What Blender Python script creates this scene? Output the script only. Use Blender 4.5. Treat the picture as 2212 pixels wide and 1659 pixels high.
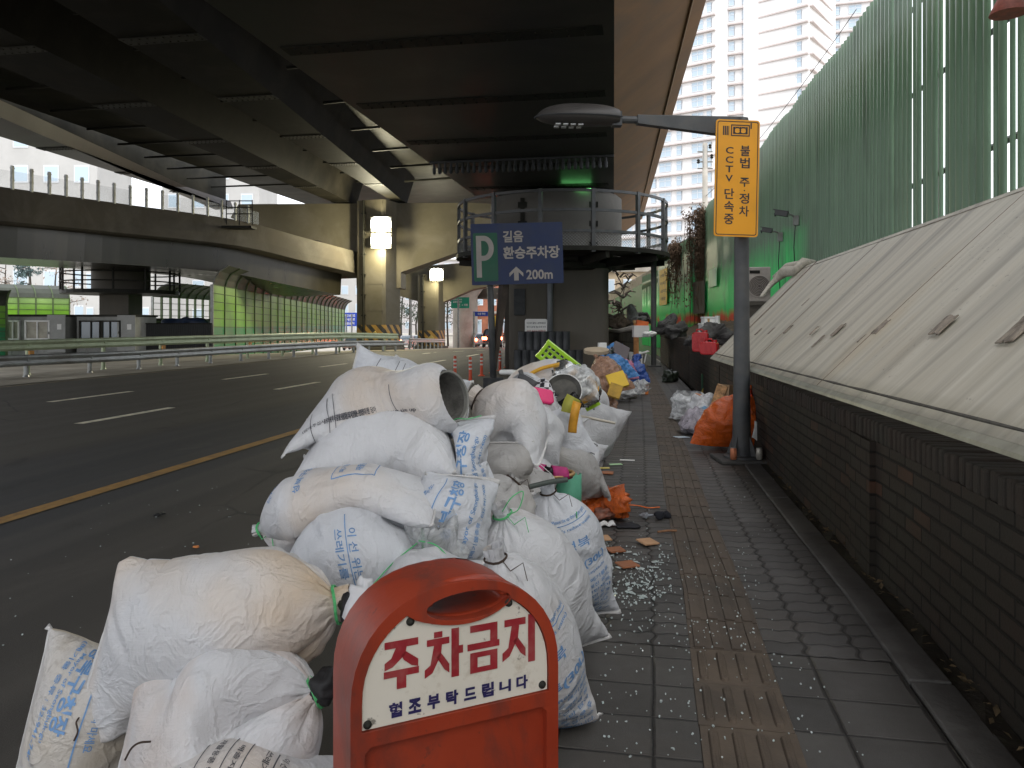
import bpy, math, random
import numpy as np
from mathutils import Vector, Matrix, Euler
R_ = math.radians
for o in list(bpy.data.objects):
    bpy.data.objects.remove(o)
scene = bpy.context.scene
col = scene.collection
rng = np.random.RandomState(7)
random.seed(7)

# ------------------------------------------------------------------ camera, world, sun, exposure
YAW = R_(10.37)
F = 1662.0            # focal length, in pixels of a 2212 px wide survey of the place
EYE = 1.30
cam = bpy.data.cameras.new('camera'); cam_o = bpy.data.objects.new('camera', cam); col.objects.link(cam_o)
cam.sensor_width = 36; cam.lens = F/2212*36; cam.shift_y = -129.5/2212
cam.clip_end = 2000; cam.clip_start = .05
cam_o.location = (0, 0, EYE); cam_o.rotation_euler = (R_(90), 0, YAW)
scene.camera = cam_o

SUN_EL, SUN_ROT = R_(48), R_(150)
w = bpy.data.worlds.new('World'); scene.world = w; w.use_nodes = True
wn, wl = w.node_tree.nodes, w.node_tree.links
wn.clear()
sky = wn.new('ShaderNodeTexSky'); sky.sky_type = 'NISHITA'; sky.sun_disc = False
sky.sun_elevation = SUN_EL; sky.sun_rotation = SUN_ROT
sky.air_density = 1.0; sky.dust_density = 1.2; sky.ozone_density = 1.0
hs = wn.new('ShaderNodeHueSaturation'); hs.inputs['Saturation'].default_value = .22
bg = wn.new('ShaderNodeBackground'); bg.inputs['Strength'].default_value = .15
wo = wn.new('ShaderNodeOutputWorld')
ov = wn.new('ShaderNodeMix'); ov.data_type = 'RGBA'; ov.inputs[0].default_value = .72; ov.inputs[7].default_value = (11, 11.3, 12, 1)   # a thick even cloud cover
wl.new(sky.outputs[0], hs.inputs['Color']); wl.new(hs.outputs[0], ov.inputs[6]); wl.new(ov.outputs[2], bg.inputs['Color']); wl.new(bg.outputs[0], wo.inputs[0])
sl = bpy.data.lights.new('sun', 'SUN'); sl.energy = 1.0; sl.angle = R_(40); sl.color = (1, .96, .9)
so = bpy.data.objects.new('sun', sl); col.objects.link(so)
# sky rotation is measured clockwise from +Y seen from above
sd = Vector((math.sin(SUN_ROT)*math.cos(SUN_EL), math.cos(SUN_ROT)*math.cos(SUN_EL), math.sin(SUN_EL)))
so.rotation_euler = sd.to_track_quat('Z', 'Y').to_euler()
scene.view_settings.view_transform = 'Standard'; scene.view_settings.look = 'None'
scene.view_settings.exposure = 0.5; scene.view_settings.gamma = 1
scene.render.engine = 'CYCLES'
scene.cycles.max_bounces = 8; scene.cycles.transparent_max_bounces = 24
scene.cycles.sample_clamp_indirect = 6; scene.cycles.use_denoising = True

# ------------------------------------------------------------------ surveying helpers (real points in metres)
_ax = Vector((-math.sin(YAW), math.cos(YAW), 0)); _rt = Vector((math.cos(YAW), math.sin(YAW), 0))
def at(u, v, d):
    """the point d metres ahead of the eye along the sight line of survey pixel u, v"""
    return Vector((0, 0, EYE)) + _ax*d + _rt*((u-1106)/F*d) + Vector((0, 0, (700-v)/F*d))
def gp(u, v, z=0.0):
    return at(u, v, (EYE-z)*F/(v-700))
_OT = ([-60, 3.8, 5.5, 9.3, 13.5, 19, 26, 34, 60], [.0, .0, -.05, -.11, -.19, -.37, -.70, -1.2, -4])
def off(y): return float(np.interp(y, *_OT))        # the pavement bends gently to the left
def wallx(y): return 1.13 + 1.15*off(y)
def gz(x, y):
    z = -.15
    if y > 38: z -= .024*(y-38) if y < 80 else 1.008
    if x < -17: z -= min(.5, .03*(-17-x))
    return z

# ------------------------------------------------------------------ materials
class NT:
    def __init__(s, name):
        s.m = bpy.data.materials.new(name); s.m.use_nodes = True
        s.n, s.l = s.m.node_tree.nodes, s.m.node_tree.links
        s.n.clear()
        s.out = s.n.new('ShaderNodeOutputMaterial')
    def new(s, t, **kw):
        n = s.n.new('ShaderNode'+t)
        for k, v in kw.items(): setattr(n, k, v)
        return n
    def set(s, n, i, v):
        if isinstance(v, bpy.types.NodeSocket): s.l.new(v, n.inputs[i])
        else: n.inputs[i].default_value = v
        return n
    def math(s, op, a, b=0.0, c=None):
        n = s.new('Math', operation=op); s.set(n, 0, a); s.set(n, 1, b)
        if c is not None: s.set(n, 2, c)
        return n.outputs[0]
    def mix(s, f, a, b, mode='MIX'):
        n = s.new('Mix', data_type='RGBA', blend_type=mode); s.set(n, 0, f); s.set(n, 6, a); s.set(n, 7, b)
        return n.outputs[2]
    def noise(s, vec, scale, detail=5, rough=.55, dist=0):
        n = s.new('TexNoise'); s.l.new(vec, n.inputs['Vector'])
        n.inputs['Scale'].default_value = scale; n.inputs['Detail'].default_value = detail
        n.inputs['Roughness'].default_value = rough; n.inputs['Distortion'].default_value = dist
        return n.outputs['Fac']
    def ramp(s, f, *stops, interp='LINEAR'):
        n = s.new('ValToRGB'); s.l.new(f, n.inputs[0]); r = n.color_ramp; r.interpolation = interp
        while len(r.elements) < len(stops): r.elements.new(.5)
        for e, (p, c) in zip(r.elements, stops):
            e.position = p; e.color = c if len(c) == 4 else (*c, 1)
        return n.outputs[0]
    def coord(s, which='Object', scale=None):
        t = s.new('TexCoord').outputs[which]
        if scale:
            mp = s.new('Mapping'); s.l.new(t, mp.inputs[0]); mp.inputs['Scale'].default_value = scale; t = mp.outputs[0]
        return t
    def world(s, scale=None):
        t = s.new('NewGeometry').outputs['Position']
        if scale:
            mp = s.new('Mapping'); s.l.new(t, mp.inputs[0]); mp.inputs['Scale'].default_value = scale; t = mp.outputs[0]
        return t
    def bump(s, h, strength=.3, dist=.01, prev=None):
        n = s.new('Bump'); s.l.new(h, n.inputs['Height']); n.inputs['Strength'].default_value = strength
        n.inputs['Distance'].default_value = dist
        if prev: s.l.new(prev, n.inputs['Normal'])
        return n.outputs[0]
    def bsdf(s, colr, rough=.6, metal=0, normal=None, spec=.5, **kw):
        b = s.new('BsdfPrincipled')
        s.set(b, 'Base Color', colr if isinstance(colr, bpy.types.NodeSocket) else (*colr[:3], 1))
        s.set(b, 'Roughness', rough); s.set(b, 'Metallic', metal); s.set(b, 'Specular IOR Level', spec)
        if normal: s.l.new(normal, b.inputs['Normal'])
        for k, v in kw.items(): s.set(b, k, v)
        return b
    def done(s, sh):
        s.l.new(sh.outputs[0] if hasattr(sh, 'outputs') else sh, s.out.inputs[0]); return s.m
def c4(c, k=1.0): return (c[0]*k, c[1]*k, c[2]*k, 1)

def M(name, c, rough=.6, metal=0, var=.25, vs=3.0, bump=.15, bs=60, spec=.4, dirt=None, dscale=1.5, damt=.5, coat=0, stretch=None):
    """a weathered everyday surface: tone variation, optional dirt patches, fine grain"""
    t = NT(name); v = t.world(stretch)
    a = t.noise(v, vs, 7, .6)
    colr = t.mix(t.ramp(a, (.3, (0, 0, 0)), (.7, (1, 1, 1))), c4(c, 1-var), c4(c, 1+var))
    if dirt:
        f = t.ramp(t.noise(v, dscale, 8, .65, .6), (.46, (0, 0, 0)), (.68, (damt,)*3))
        colr = t.mix(f, colr, c4(dirt))
    nrm = t.bump(t.noise(v, bs, 4, .6), bump, .01) if bump else None
    rr = t.math('MULTIPLY_ADD', a, .25, rough-.12)
    return t.done(t.bsdf(colr, rr, metal, nrm, spec, **({'Coat Weight': coat} if coat else {})))
def emit(name, c, s):
    t = NT(name); e = t.new('Emission'); e.inputs[0].default_value = c4(c); e.inputs[1].default_value = s
    return t.done(e)

# ------------------------------------------------------------------ mesh helpers
class MB:
    def __init__(s): s.v, s.f, s.m, s.uv = [], [], [], {}
    def add(s, v, f, mi=0):
        b = len(s.v); s.v += [tuple(p) for p in v]
        for q in f: s.f.append(tuple(b+i for i in q)); s.m.append(mi)
        return s
    def box(s, c, d, R=None, mi=0):
        hx, hy, hz = d[0]/2, d[1]/2, d[2]/2
        vs = [Vector((x, y, z)) for z in (-hz, hz) for x, y in ((-hx, -hy), (hx, -hy), (hx, hy), (-hx, hy))]
        if R is not None: vs = [R @ p for p in vs]
        c = Vector(c)
        return s.add([c+p for p in vs], [(3, 2, 1, 0), (4, 5, 6, 7), (0, 1, 5, 4), (1, 2, 6, 5), (2, 3, 7, 6), (3, 0, 4, 7)], mi)
    def prism(s, base, vec, mi=0):
        n = len(base); vec = Vector(vec); base = [Vector(p) for p in base]
        nn = Vector((0, 0, 0))
        for i in range(n): nn += (base[i]-base[0]).cross(base[(i+1) % n]-base[0])
        if nn.dot(vec) > 0: base = base[::-1]
        vs = base+[p+vec for p in base]
        fs = [tuple(range(n)), tuple(range(2*n-1, n-1, -1))]
        fs += [(i, n+i, n+(i+1) % n, (i+1) % n) for i in range(n)]
        return s.add(vs, fs, mi)
    def tube(s, pts, r, n=8, mi=0, caps=True):
        pts = [Vector(p) for p in pts]; k = len(pts)
        rs = r if isinstance(r, (list, tuple)) else [r]*k
        vs = []; up = None
        for i, p in enumerate(pts):
            t = (pts[min(i+1, k-1)]-pts[max(i-1, 0)]).normalized()
            if up is None:
                up = Vector((0, 0, 1)) if abs(t.z) < .9 else Vector((1, 0, 0))
            a = (up - t*up.dot(t)).normalized(); up = a; b = t.cross(a)
            for j in range(n):
                q = 2*math.pi*j/n; vs.append(p + (a*math.cos(q)+b*math.sin(q))*rs[i])
        fs = [(i*n+j, i*n+(j+1) % n, (i+1)*n+(j+1) % n, (i+1)*n+j) for i in range(k-1) for j in range(n)]
        if caps: fs += [tuple(range(n-1, -1, -1)), tuple((k-1)*n+j for j in range(n))]
        return s.add(vs, fs, mi)
    def lathe(s, prof, o, axis=(0, 0, 1), n=24, mi=0, a0=0, a1=2*math.pi):
        o = Vector(o); q = Vector(axis).normalized().to_track_quat('Z', 'Y')
        full = abs(a1-a0-2*math.pi) < 1e-6; nn = n if full else n+1
        vs = [o + q @ Vector((r*math.cos(a0+(a1-a0)*j/n), r*math.sin(a0+(a1-a0)*j/n), h)) for r, h in prof for j in range(nn)]
        fs = []
        for i in range(len(prof)-1):
            for j in range(n):
                j2 = (j+1) % nn
                fs.append((i*nn+j, i*nn+j2, (i+1)*nn+j2, (i+1)*nn+j))
        return s.add(vs, fs, mi)
    def grid(s, P, mi=0, wrap=False):
        m, n = P.shape[:2]; k = n if wrap else n-1
        fs = [(i*n+j, i*n+(j+1) % n, (i+1)*n+(j+1) % n, (i+1)*n+j) for i in range(m-1) for j in range(k)]
        return s.add(P.reshape(-1, 3).tolist(), fs, mi)
    def build(s, name, mats, parent=None, smooth=False, bevel=0, subs=0, uvs=None, auto=None):
        me = bpy.data.meshes.new(name); me.from_pydata(s.v, [], s.f)
        mats = mats if isinstance(mats, (list, tuple)) else [mats]
        for m in mats: me.materials.append(m)
        me.polygons.foreach_set('material_index', s.m)
        if smooth: me.polygons.foreach_set('use_smooth', [True]*len(s.f))
        if uvs is not None:
            ul = me.uv_layers.new(name='UVMap')
            li = np.zeros(len(me.loops), int); me.loops.foreach_get('vertex_index', li)
            ul.data.foreach_set('uv', np.asarray(uvs, float)[li].ravel())
        me.update()
        o = bpy.data.objects.new(name, me); col.objects.link(o)
        if parent is not None:
            o.parent = parent; o.matrix_parent_inverse = Matrix.Translation(-parent.location)
        if bevel:
            b = o.modifiers.new('edge', 'BEVEL'); b.width = bevel; b.segments = 2; b.limit_method = 'ANGLE'; b.angle_limit = R_(40)
        if subs:
            b = o.modifiers.new('sub', 'SUBSURF'); b.levels = subs; b.render_levels = subs
        if auto:
            b = o.modifiers.new('split', 'EDGE_SPLIT'); b.split_angle = R_(auto)
        return o
def tag(o, label=None, cat=None, group=None, kind=None):
    if label: o['label'] = label
    if cat: o['category'] = cat
    if group: o['group'] = group
    if kind: o['kind'] = kind
    return o
def thing(name, label, cat, loc, group=None):
    o = bpy.data.objects.new(name, None); col.objects.link(o); o.location = loc
    o.empty_display_size = .1
    return tag(o, label, cat, group)
def dup(root, loc, rz=0.0, label=None):
    """copy of a thing with its parts and their sub-parts"""
    r = root.copy(); col.objects.link(r); r.location = loc; r.rotation_euler = (0, 0, rz)
    if label: r['label'] = label
    def kids(src, dst):
        for ch in [o for o in list(bpy.data.objects) if o.parent == src]:
            c = ch.copy(); col.objects.link(c); c.parent = dst
            c.matrix_parent_inverse = ch.matrix_parent_inverse.copy(); kids(ch, c)
    kids(root, r)
    return r
_tc = {}
def glyphs(body, size=1.0, bold=0.0, res=3):
    """flat lettering: 2D points and faces, centred on the origin; returns pts, faces, width, height"""
    key = (body, bold, res)
    if key not in _tc:
        c = bpy.data.curves.new('lettering', 'FONT'); c.body = body; c.size = 1; c.offset = bold; c.resolution_u = res
        c.align_x = 'LEFT'
        o = bpy.data.objects.new('lettering', c)
        m = bpy.data.meshes.new_from_object(o)
        P = np.array([tuple(v.co)[:2] for v in m.vertices]); fs = [tuple(p.vertices) for p in m.polygons]
        bpy.data.objects.remove(o); bpy.data.curves.remove(c); bpy.data.meshes.remove(m)
        lo, hi = P.min(0), P.max(0); P = P-(lo+hi)/2
        _tc[key] = (P, fs, hi-lo)
    P, fs, wh = _tc[key]
    return P*size, fs, wh[0]*size, wh[1]*size
def write(mb, body, o, ux, uy, h=None, wid=None, bold=0.0, mi=0):
    """letters on a flat board: centre o, unit vectors ux, uy; scaled to height h and/or width wid"""
    P, fs, a, b = glyphs(body, 1, bold)
    sy = h/b if h else wid/a
    sx = wid/a if wid else sy
    o, ux, uy = Vector(o), Vector(ux), Vector(uy)
    mb.add([o+ux*(p[0]*sx)+uy*(p[1]*sy) for p in P], fs, mi)
    return a*sx

# ------------------------------------------------------------------ cloth: an inflated woven sack, solved as a tube of inextensible cloth
def spline(pts, n):
    P = np.array([tuple(p) for p in pts], float)
    if len(P) == 2:
        t = np.linspace(0, 1, n)[:, None]; return P[0]*(1-t)+P[1]*t
    Q = np.vstack([2*P[0]-P[1], P, 2*P[-1]-P[-2]]); out = []
    for i in range(len(P)-1):
        for t in np.linspace(0, 1, 24, endpoint=False):
            a, b, c, d = Q[i:i+4]
            out.append(.5*(2*b+(c-a)*t+(2*a-5*b+4*c-d)*t*t+(3*b-a-3*c+d)*t**3))
    out.append(P[-1]); out = np.array(out)
    s = np.r_[0, np.cumsum(np.linalg.norm(np.diff(out, axis=0), axis=1))]
    u = np.linspace(0, s[-1], n)
    return np.stack([np.interp(u, s, out[:, k]) for k in range(3)], 1)
BALLS = []     # what already lies in the pile: (centres, radii)
def sack_grid(spine, W, a='sewn', b='tied', side=None, side_b=None, m=62, n=72, iters=150, press=.0035, slack=1.05,
              neck=.03, flare=3, grav=.0006, seed=0, lump=.5, ground=None, collide=True, pin=.25, openr=None, low=0.0, crease=.7, flat=1.0, skew=.8):
    rs = np.random.RandomState(seed)
    C = spline(spine, m); L = np.linalg.norm(np.diff(C, axis=0), axis=1).sum()
    du, dv = L*slack/(m-1), 2*W/n
    T = np.gradient(C, axis=0); T /= np.linalg.norm(T, axis=1)[:, None]
    sA = np.array(tuple(side) if side is not None else (0, 0, 1.0)); sB = np.array(tuple(side_b)) if side_b is not None else sA
    R = W/math.pi; f = np.arange(n)/n*2*math.pi
    dist = np.arange(m)*du
    fa = np.exp(-(dist/(.22*W))**1.3) if a == 'sewn' else np.zeros(m)
    fb = np.exp(-((dist[-1]-dist)/(.22*W))**1.3) if b == 'sewn' else np.zeros(m)
    P = np.zeros((m, n, 3)); SS = np.zeros((m, 3)); NN = np.zeros((m, 3))
    for i in range(m):
        t = i/(m-1); s = sA*(1-t)+sB*t; fl = max(fa[i], fb[i]); s = s/(np.linalg.norm(s)+1e-9); s = s-T[i]*s.dot(T[i])*(1-fl*skew); s /= np.linalg.norm(s)+1e-9
        nn = np.cross(T[i], s); nn /= np.linalg.norm(nn)+1e-9; SS[i] = s; NN[i] = nn
        A, B = R*(1-fl)+W/2*fl, R*(1-fl)+.004*fl
        P[i] = C[i]+np.outer(np.cos(f)*A, s)+np.outer(np.sin(f)*B, nn)
    P += rs.randn(m, n, 3)*.0015
    kb, ka = m-1-flare, flare
    lo = rs.randn(7, 8); lo = np.kron(lo, np.ones((m//7+1, n//8+1)))[:m, :n]
    for _ in range(6): lo = (lo+np.roll(lo, 1, 1)+np.roll(lo, -1, 1)+np.vstack([lo[:1], lo[:-1]])+np.vstack([lo[1:], lo[-1:]]))/5
    pm = press*(1+lump*lo/(abs(lo).max()+1e-9)*1.5)
    for e_, sl_ in ((b, np.s_[m-1-flare:]), (a, np.s_[:flare+1])):
        if e_ == 'tied': pm[sl_] = press*.06
    ra = np.clip(dist/(.55*W), .0, 1)**1.2; rb = np.clip((dist[-1]-dist)/(.55*W), .0, 1)**1.2
    if a == 'sewn': pm = pm*(.12+.88*ra)[:, None]
    if b == 'sewn': pm = pm*(.12+.88*rb)[:, None]
    E0, E1 = P[0].copy(), P[-1].copy()
    V = np.zeros_like(P); pair = (-np.arange(n)) % n
    def proj(ia, ib, rest, ks, kc):
        d = P[ib]-P[ia]; l = np.sqrt((d*d).sum(-1, keepdims=True))+1e-9
        e = (l-rest)/l; e = np.where(e > 0, e*ks, e*kc)*.5
        P[ia] += d*e; P[ib] -= d*e
    ev, od = np.arange(0, n, 2), np.arange(1, n, 2)
    S = np.s_
    balls = []
    if collide and BALLS:
        cc, rr = P.reshape(-1, 3).mean(0), np.linalg.norm(P.reshape(-1, 3)-P.reshape(-1, 3).mean(0), axis=1).max()+.1
        for bc, br in BALLS:
            k = np.linalg.norm(bc-cc, axis=1) < rr+br
            if k.any(): balls.append((bc[k], br[k]))
    if balls: bc, br = np.vstack([x[0] for x in balls]), np.concatenate([x[1] for x in balls])
    for it in range(iters):
        gi = np.empty_like(P); gi[1:-1] = P[2:]-P[:-2]; gi[0] = P[1]-P[0]; gi[-1] = P[-1]-P[-2]
        gj = np.roll(P, -1, 1)-np.roll(P, 1, 1)
        nr = np.cross(gj, gi); nr /= np.linalg.norm(nr, axis=2, keepdims=True)+1e-9
        if it == 0:
            sgn = 1.0 if (nr[m//2]*(P[m//2]-C[m//2])).sum() > 0 else -1.0
        old = P.copy()
        P += V*.85 + sgn*nr*pm[..., None]; P[..., 2] -= grav
        for _ in range(5):
            for k in (0, 1):
                e = (m-k)//2*2
                proj(S[k:k+e:2], S[k+1:k+e:2], du, 1, .7) if e >= 2 else None
            proj(S[:, ev], S[:, od], dv, 1, .7); proj(S[:, od], S[:, np.roll(ev, -1)], dv, 1, .7)
            dg = math.hypot(du, dv)
            for k in (0, 1):
                ia = np.arange(k, m-1, 2)[:, None]
                for sft in (1, -1):
                    proj((ia, np.arange(n)[None]), (ia+1, (np.arange(n)+sft)[None] % n), dg, .35, .2)
            proj(S[0:m-2], S[2:m], 2*du, 0, .04) if False else None
            if a == 'sewn':
                q = (P[0]+P[0][pair])/2; P[0] = q
            if b == 'sewn':
                q = (P[-1]+P[-1][pair])/2; P[-1] = q
            for e_, kk in ((a, ka), (b, kb)):
                if e_ == 'tied':
                    for k2 in (kk-1, kk):
                        c = P[k2].mean(0); d = P[k2]-c; l = np.linalg.norm(d, axis=1, keepdims=True)
                        P[k2] = c+d*np.minimum(1, neck/(l+1e-9))
                if e_ == 'open' and openr:
                    k2 = m-1 if kk == kb else 0
                    c = P[k2].mean(0); d = P[k2]-c; l = np.linalg.norm(d, axis=1, keepdims=True)
                    P[k2] = c+d*(openr/(l+1e-9)*.6+.4)
        cen = P.mean(1); dlt = (C-cen)*pin
        dlt = (dlt+np.vstack([dlt[:1], dlt[:-1]])+np.vstack([dlt[1:], dlt[-1:]]))/3
        P += dlt[:, None]
        if a == 'sewn': P[0] += (E0-P[0])*.18
        if b == 'sewn': P[-1] += (E1-P[-1])*.18
        if balls and it % 3 == 2:
            X = P.reshape(-1, 3)
            d2 = ((X*X).sum(1)[:, None]+(bc*bc).sum(1)[None]-2*X@bc.T)
            q = br[None]-np.sqrt(np.maximum(d2, 1e-9)); k = q.argmax(1); qq = q[np.arange(len(X)), k]
            h = qq > 0
            if h.any():
                dd = X[h]-bc[k[h]]; dd /= np.linalg.norm(dd, axis=1)[:, None]+1e-9
                X[h] += dd*np.minimum(qq[h], .02)[:, None]
        gr = np.where(P[..., 0] > -.62, 0.006, -.144) if ground is None else ground
        P[..., 2] = np.maximum(P[..., 2], gr)
        V = P-old
        sp = np.linalg.norm(V, axis=2, keepdims=True); V *= np.minimum(1, .012/(sp+1e-9))
    Q = P.copy(); Q[1:-1] = .72*P[1:-1]+.07*(P[2:]+P[:-2]+np.roll(P, 1, 1)[1:-1]+np.roll(P, -1, 1)[1:-1])
    P = Q
    if flat != 1:       # not packed full: lies flatter than a drum
        q = P-P.mean(1, keepdims=True); qs = (q*SS[:, None]).sum(2, keepdims=True); qn = (q*NN[:, None]).sum(2, keepdims=True)
        P = P+qn*NN[:, None]*(flat-1)+qs*SS[:, None]*((1-flat)*.45)
    if crease:          # creases and pressed-in dents of a sack that has been thrown about
        gi = np.gradient(P, axis=0); gj = np.roll(P, -1, 1)-np.roll(P, 1, 1); nr = np.cross(gj, gi); nr /= np.linalg.norm(nr, axis=2, keepdims=True)+1e-9
        D = np.zeros((m, n)); cw_ = max(.011, 1.0*max(du, dv))
        for k in range(int(34*crease)):
            i_, j_ = rs.randint(4, m-4), rs.randint(n); c = P[i_, j_]; t_ = rs.randn(3); t_ -= nr[i_, j_]*t_.dot(nr[i_, j_]); t_ /= np.linalg.norm(t_)
            q = P-c; al = q@t_; pe = np.linalg.norm(q-al[..., None]*t_, axis=2); ln = rs.uniform(.03, .11); wd = cw_*rs.uniform(.9, 1.7)
            D += np.exp(-(al/ln)**2)*((np.exp(-(pe/wd)**2)-.55*np.exp(-((pe-2.1*wd)/wd)**2)))*rs.uniform(.003, .0075)*rs.choice((-1, 1))
        for k in range(int(7*crease)):
            i_, j_ = rs.randint(4, m-4), rs.randint(n); q = np.linalg.norm(P-P[i_, j_], axis=2); D += np.exp(-(q/rs.uniform(.04, .08))**2)*rs.uniform(.006, .016)*rs.choice((-1, 1, 1))
        wgt = np.ones(m); wgt[:3] = .2; wgt[-3:] = .2
        P = P+nr*(D*wgt[:, None])[..., None]*sgn
        gr = np.where(P[..., 0] > -.62, 0.006, -.144) if ground is None else ground
        P[..., 2] = np.maximum(P[..., 2], gr)
    cen = P.mean(1); rad = np.linalg.norm(P-cen[:, None], axis=2).mean(1)
    if collide: BALLS.append((cen[2:-2:3], rad[2:-2:3]*.76))
    return P, du, dv
def sack_mesh(P, du, dv, name, mats, parent=None, subs=1, extra=None):
    m, n = P.shape[:2]; mb = MB()
    Pw = np.concatenate([P, P[:, :1]], 1)                     # a seam column keeps the cloth coordinates unwrapped
    idx = lambda i, j: i*n+j % n
    me = bpy.data.meshes.new(name)
    fs = [(idx(i, j), idx(i, j+1), idx(i+1, j+1), idx(i+1, j)) for i in range(m-1) for j in range(n)]
    vs = P.reshape(-1, 3).tolist(); mi = [0]*len(fs); base = len(vs)
    uv = [c for i in range(m-1) for j in range(n) for c in ((j*dv, i*du), ((j+1)*dv, i*du), ((j+1)*dv, (i+1)*du), (j*dv, (i+1)*du))]
    if extra:
        for ev, ef, em in extra:
            b0 = len(vs); vs += ev; fs += [tuple(b0+k for k in q) for q in ef]; mi += [em]*len(ef)
            uv += [(0, 0)]*sum(len(q) for q in ef)
    me.from_pydata(vs, [], fs)
    for mt in (mats if isinstance(mats, (list, tuple)) else [mats]): me.materials.append(mt)
    me.polygons.foreach_set('material_index', mi); me.polygons.foreach_set('use_smooth', [True]*len(fs))
    me.uv_layers.new(name='UVMap').data.foreach_set('uv', np.array(uv, float).ravel())
    me.update()
    o = bpy.data.objects.new(name, me); col.objects.link(o)
    if parent is not None:
        o.parent = parent; o.matrix_parent_inverse = Matrix.Translation(-parent.location)
    if subs and not extra:
        b = o.modifiers.new('sub', 'SUBSURF'); b.levels = subs; b.render_levels = subs
    return o
def cloth_print(P, du, dv, items, j0, flip=False, lift=.0022, maxe=.012):
    """lay flat lettering onto the cloth: items are (pts in metres, faces) with x round the sack from column j0, y along it"""
    import bmesh
    m, n = P.shape[:2]
    gi = np.gradient(P, axis=0); gj = np.roll(P, -1, 1)-np.roll(P, 1, 1)
    nr = np.cross(gj, gi); nr /= np.linalg.norm(nr, axis=2, keepdims=True)+1e-9
    if (nr[m//2]*(P[m//2]-P[m//2].mean(0))).sum() < 0: nr = -nr
    vs, fs = [], []
    for pts, faces in items:
        bm = bmesh.new(); bv = [bm.verts.new((p[0], p[1], 0)) for p in pts]
        for q in faces:
            try: bm.faces.new([bv[k] for k in q])
            except ValueError: pass
        for _ in range(3):
            le = [e for e in bm.edges if e.calc_length() > maxe]
            if not le: break
            bmesh.ops.subdivide_edges(bm, edges=le, cuts=1)
        bmesh.ops.triangulate(bm, faces=bm.faces[:])
        b0 = len(vs); bm.verts.index_update()
        X = np.array([v.co[:2] for v in bm.verts])
        if len(X) == 0: bm.free(); continue
        jj = j0+X[:, 0]/dv; ii = np.clip(X[:, 1]/du, 0, m-1.001)
        i0 = ii.astype(int); fi = (ii-i0)[:, None]; jf = np.floor(jj).astype(int); fj = (jj-jf)[:, None]
        ja, jb = jf % n, (jf+1) % n
        def bl(A): return (A[i0, ja]*(1-fi)+A[i0+1, ja]*fi)*(1-fj)+(A[i0, jb]*(1-fi)+A[i0+1, jb]*fi)*fj
        vs += (bl(P)+bl(nr)*lift).tolist()
        fs += [tuple(b0+v.index for v in f.verts) for f in bm.faces]; bm.free()
    return vs, fs
def facing_column(P, frac=.5, to=None):
    m, n = P.shape[:2]; i = int(frac*(m-1)); c = P[i].mean(0); e = np.array((0, 0, EYE) if to is None else tuple(to))-c
    return int(((P[i]-c)@e).argmax())

# ------------------------------------------------------------------ shared materials
mConc = M('concrete_weathered', (.085, .076, .062), .85, var=.22, vs=1.2, bump=.2, bs=18, dirt=(.09, .085, .075), dscale=.5, damt=.6, stretch=(1, 1, .35))
mConcPale = M('concrete_pale', (.42, .39, .34), .85, var=.15, vs=1.0, bump=.15, bs=15, dirt=(.2, .18, .15), dscale=.7, damt=.5)
mConcWarm = M('concrete_warm_light_tint', (.21, .115, .055), .8, var=.2, vs=.8, bump=.15, bs=12, dirt=(.12, .09, .065), dscale=.6, damt=.6, stretch=(.4, 1, 1))  # warm light on the edge soffit put into the base colour
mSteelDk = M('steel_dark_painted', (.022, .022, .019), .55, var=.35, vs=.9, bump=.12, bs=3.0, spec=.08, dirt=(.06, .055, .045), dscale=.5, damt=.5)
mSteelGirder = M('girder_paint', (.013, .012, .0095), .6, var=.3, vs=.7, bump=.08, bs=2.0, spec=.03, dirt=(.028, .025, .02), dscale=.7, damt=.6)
mSteelGrey = M('galvanised_grey', (.26, .27, .26), .45, metal=.6, var=.2, vs=6, bump=.1, bs=30, dirt=(.13, .11, .085), dscale=4, damt=.6)
mPost = M('dark_grey_paint', (.062, .066, .07), .5, var=.25, vs=5, bump=.08, bs=80, dirt=(.10, .09, .075), dscale=5, damt=.45)
mBlack = M('black_rubber', (.022, .024, .027), .6, var=.3, vs=8, bump=.1, bs=40, dirt=(.05, .05, .05), dscale=5, damt=.6)
mWhiteP = M('white_paint', (.72, .72, .70), .55, var=.08, vs=3)
mGlass = None
def glassy(name, c, rough=.08, dark=.6):
    t = NT(name); return t.done(t.bsdf(c, rough, 0, None, .8))
mPane = glassy('window_pane', (.10, .14, .17))
mPaneSky = glassy('window_pane_pale', (.42, .52, .60), .15)

# ------------------------------------------------------------------ ground
def sheet(name, mats, xs, ys, zf, kind='structure', uvw=True, mi=None):
    P = np.array([[(x(y) if callable(x) else x, y, zf(x(y) if callable(x) else x, y)) for x in xs] for y in ys])
    mb = MB(); mb.grid(P)
    uv = [(p[0]-off(p[1]), p[1]) for p in P.reshape(-1, 3)]
    o = mb.build(name, mats, uvs=uv); o['kind'] = kind
    # face up
    if o.data.polygons[0].normal.z < 0: o.data.flip_normals()
    return o
mDirt = M('dusty_ground', (.42, .385, .32), .9, var=.25, vs=.6, bump=.3, bs=12, dirt=(.24, .21, .17), dscale=.25, damt=.7)
sheet('ground', mDirt, [-400, -200, -100, -60, -45, -34, -25, -19, -17, -15, -10, -4, 2, 6, 14, 30, 60, 200, 400],
      [-60, -20, 0, 20, 38, 50, 60, 70, 80, 100, 150, 300, 600], lambda x, y: gz(x, y)-.02)
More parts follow.
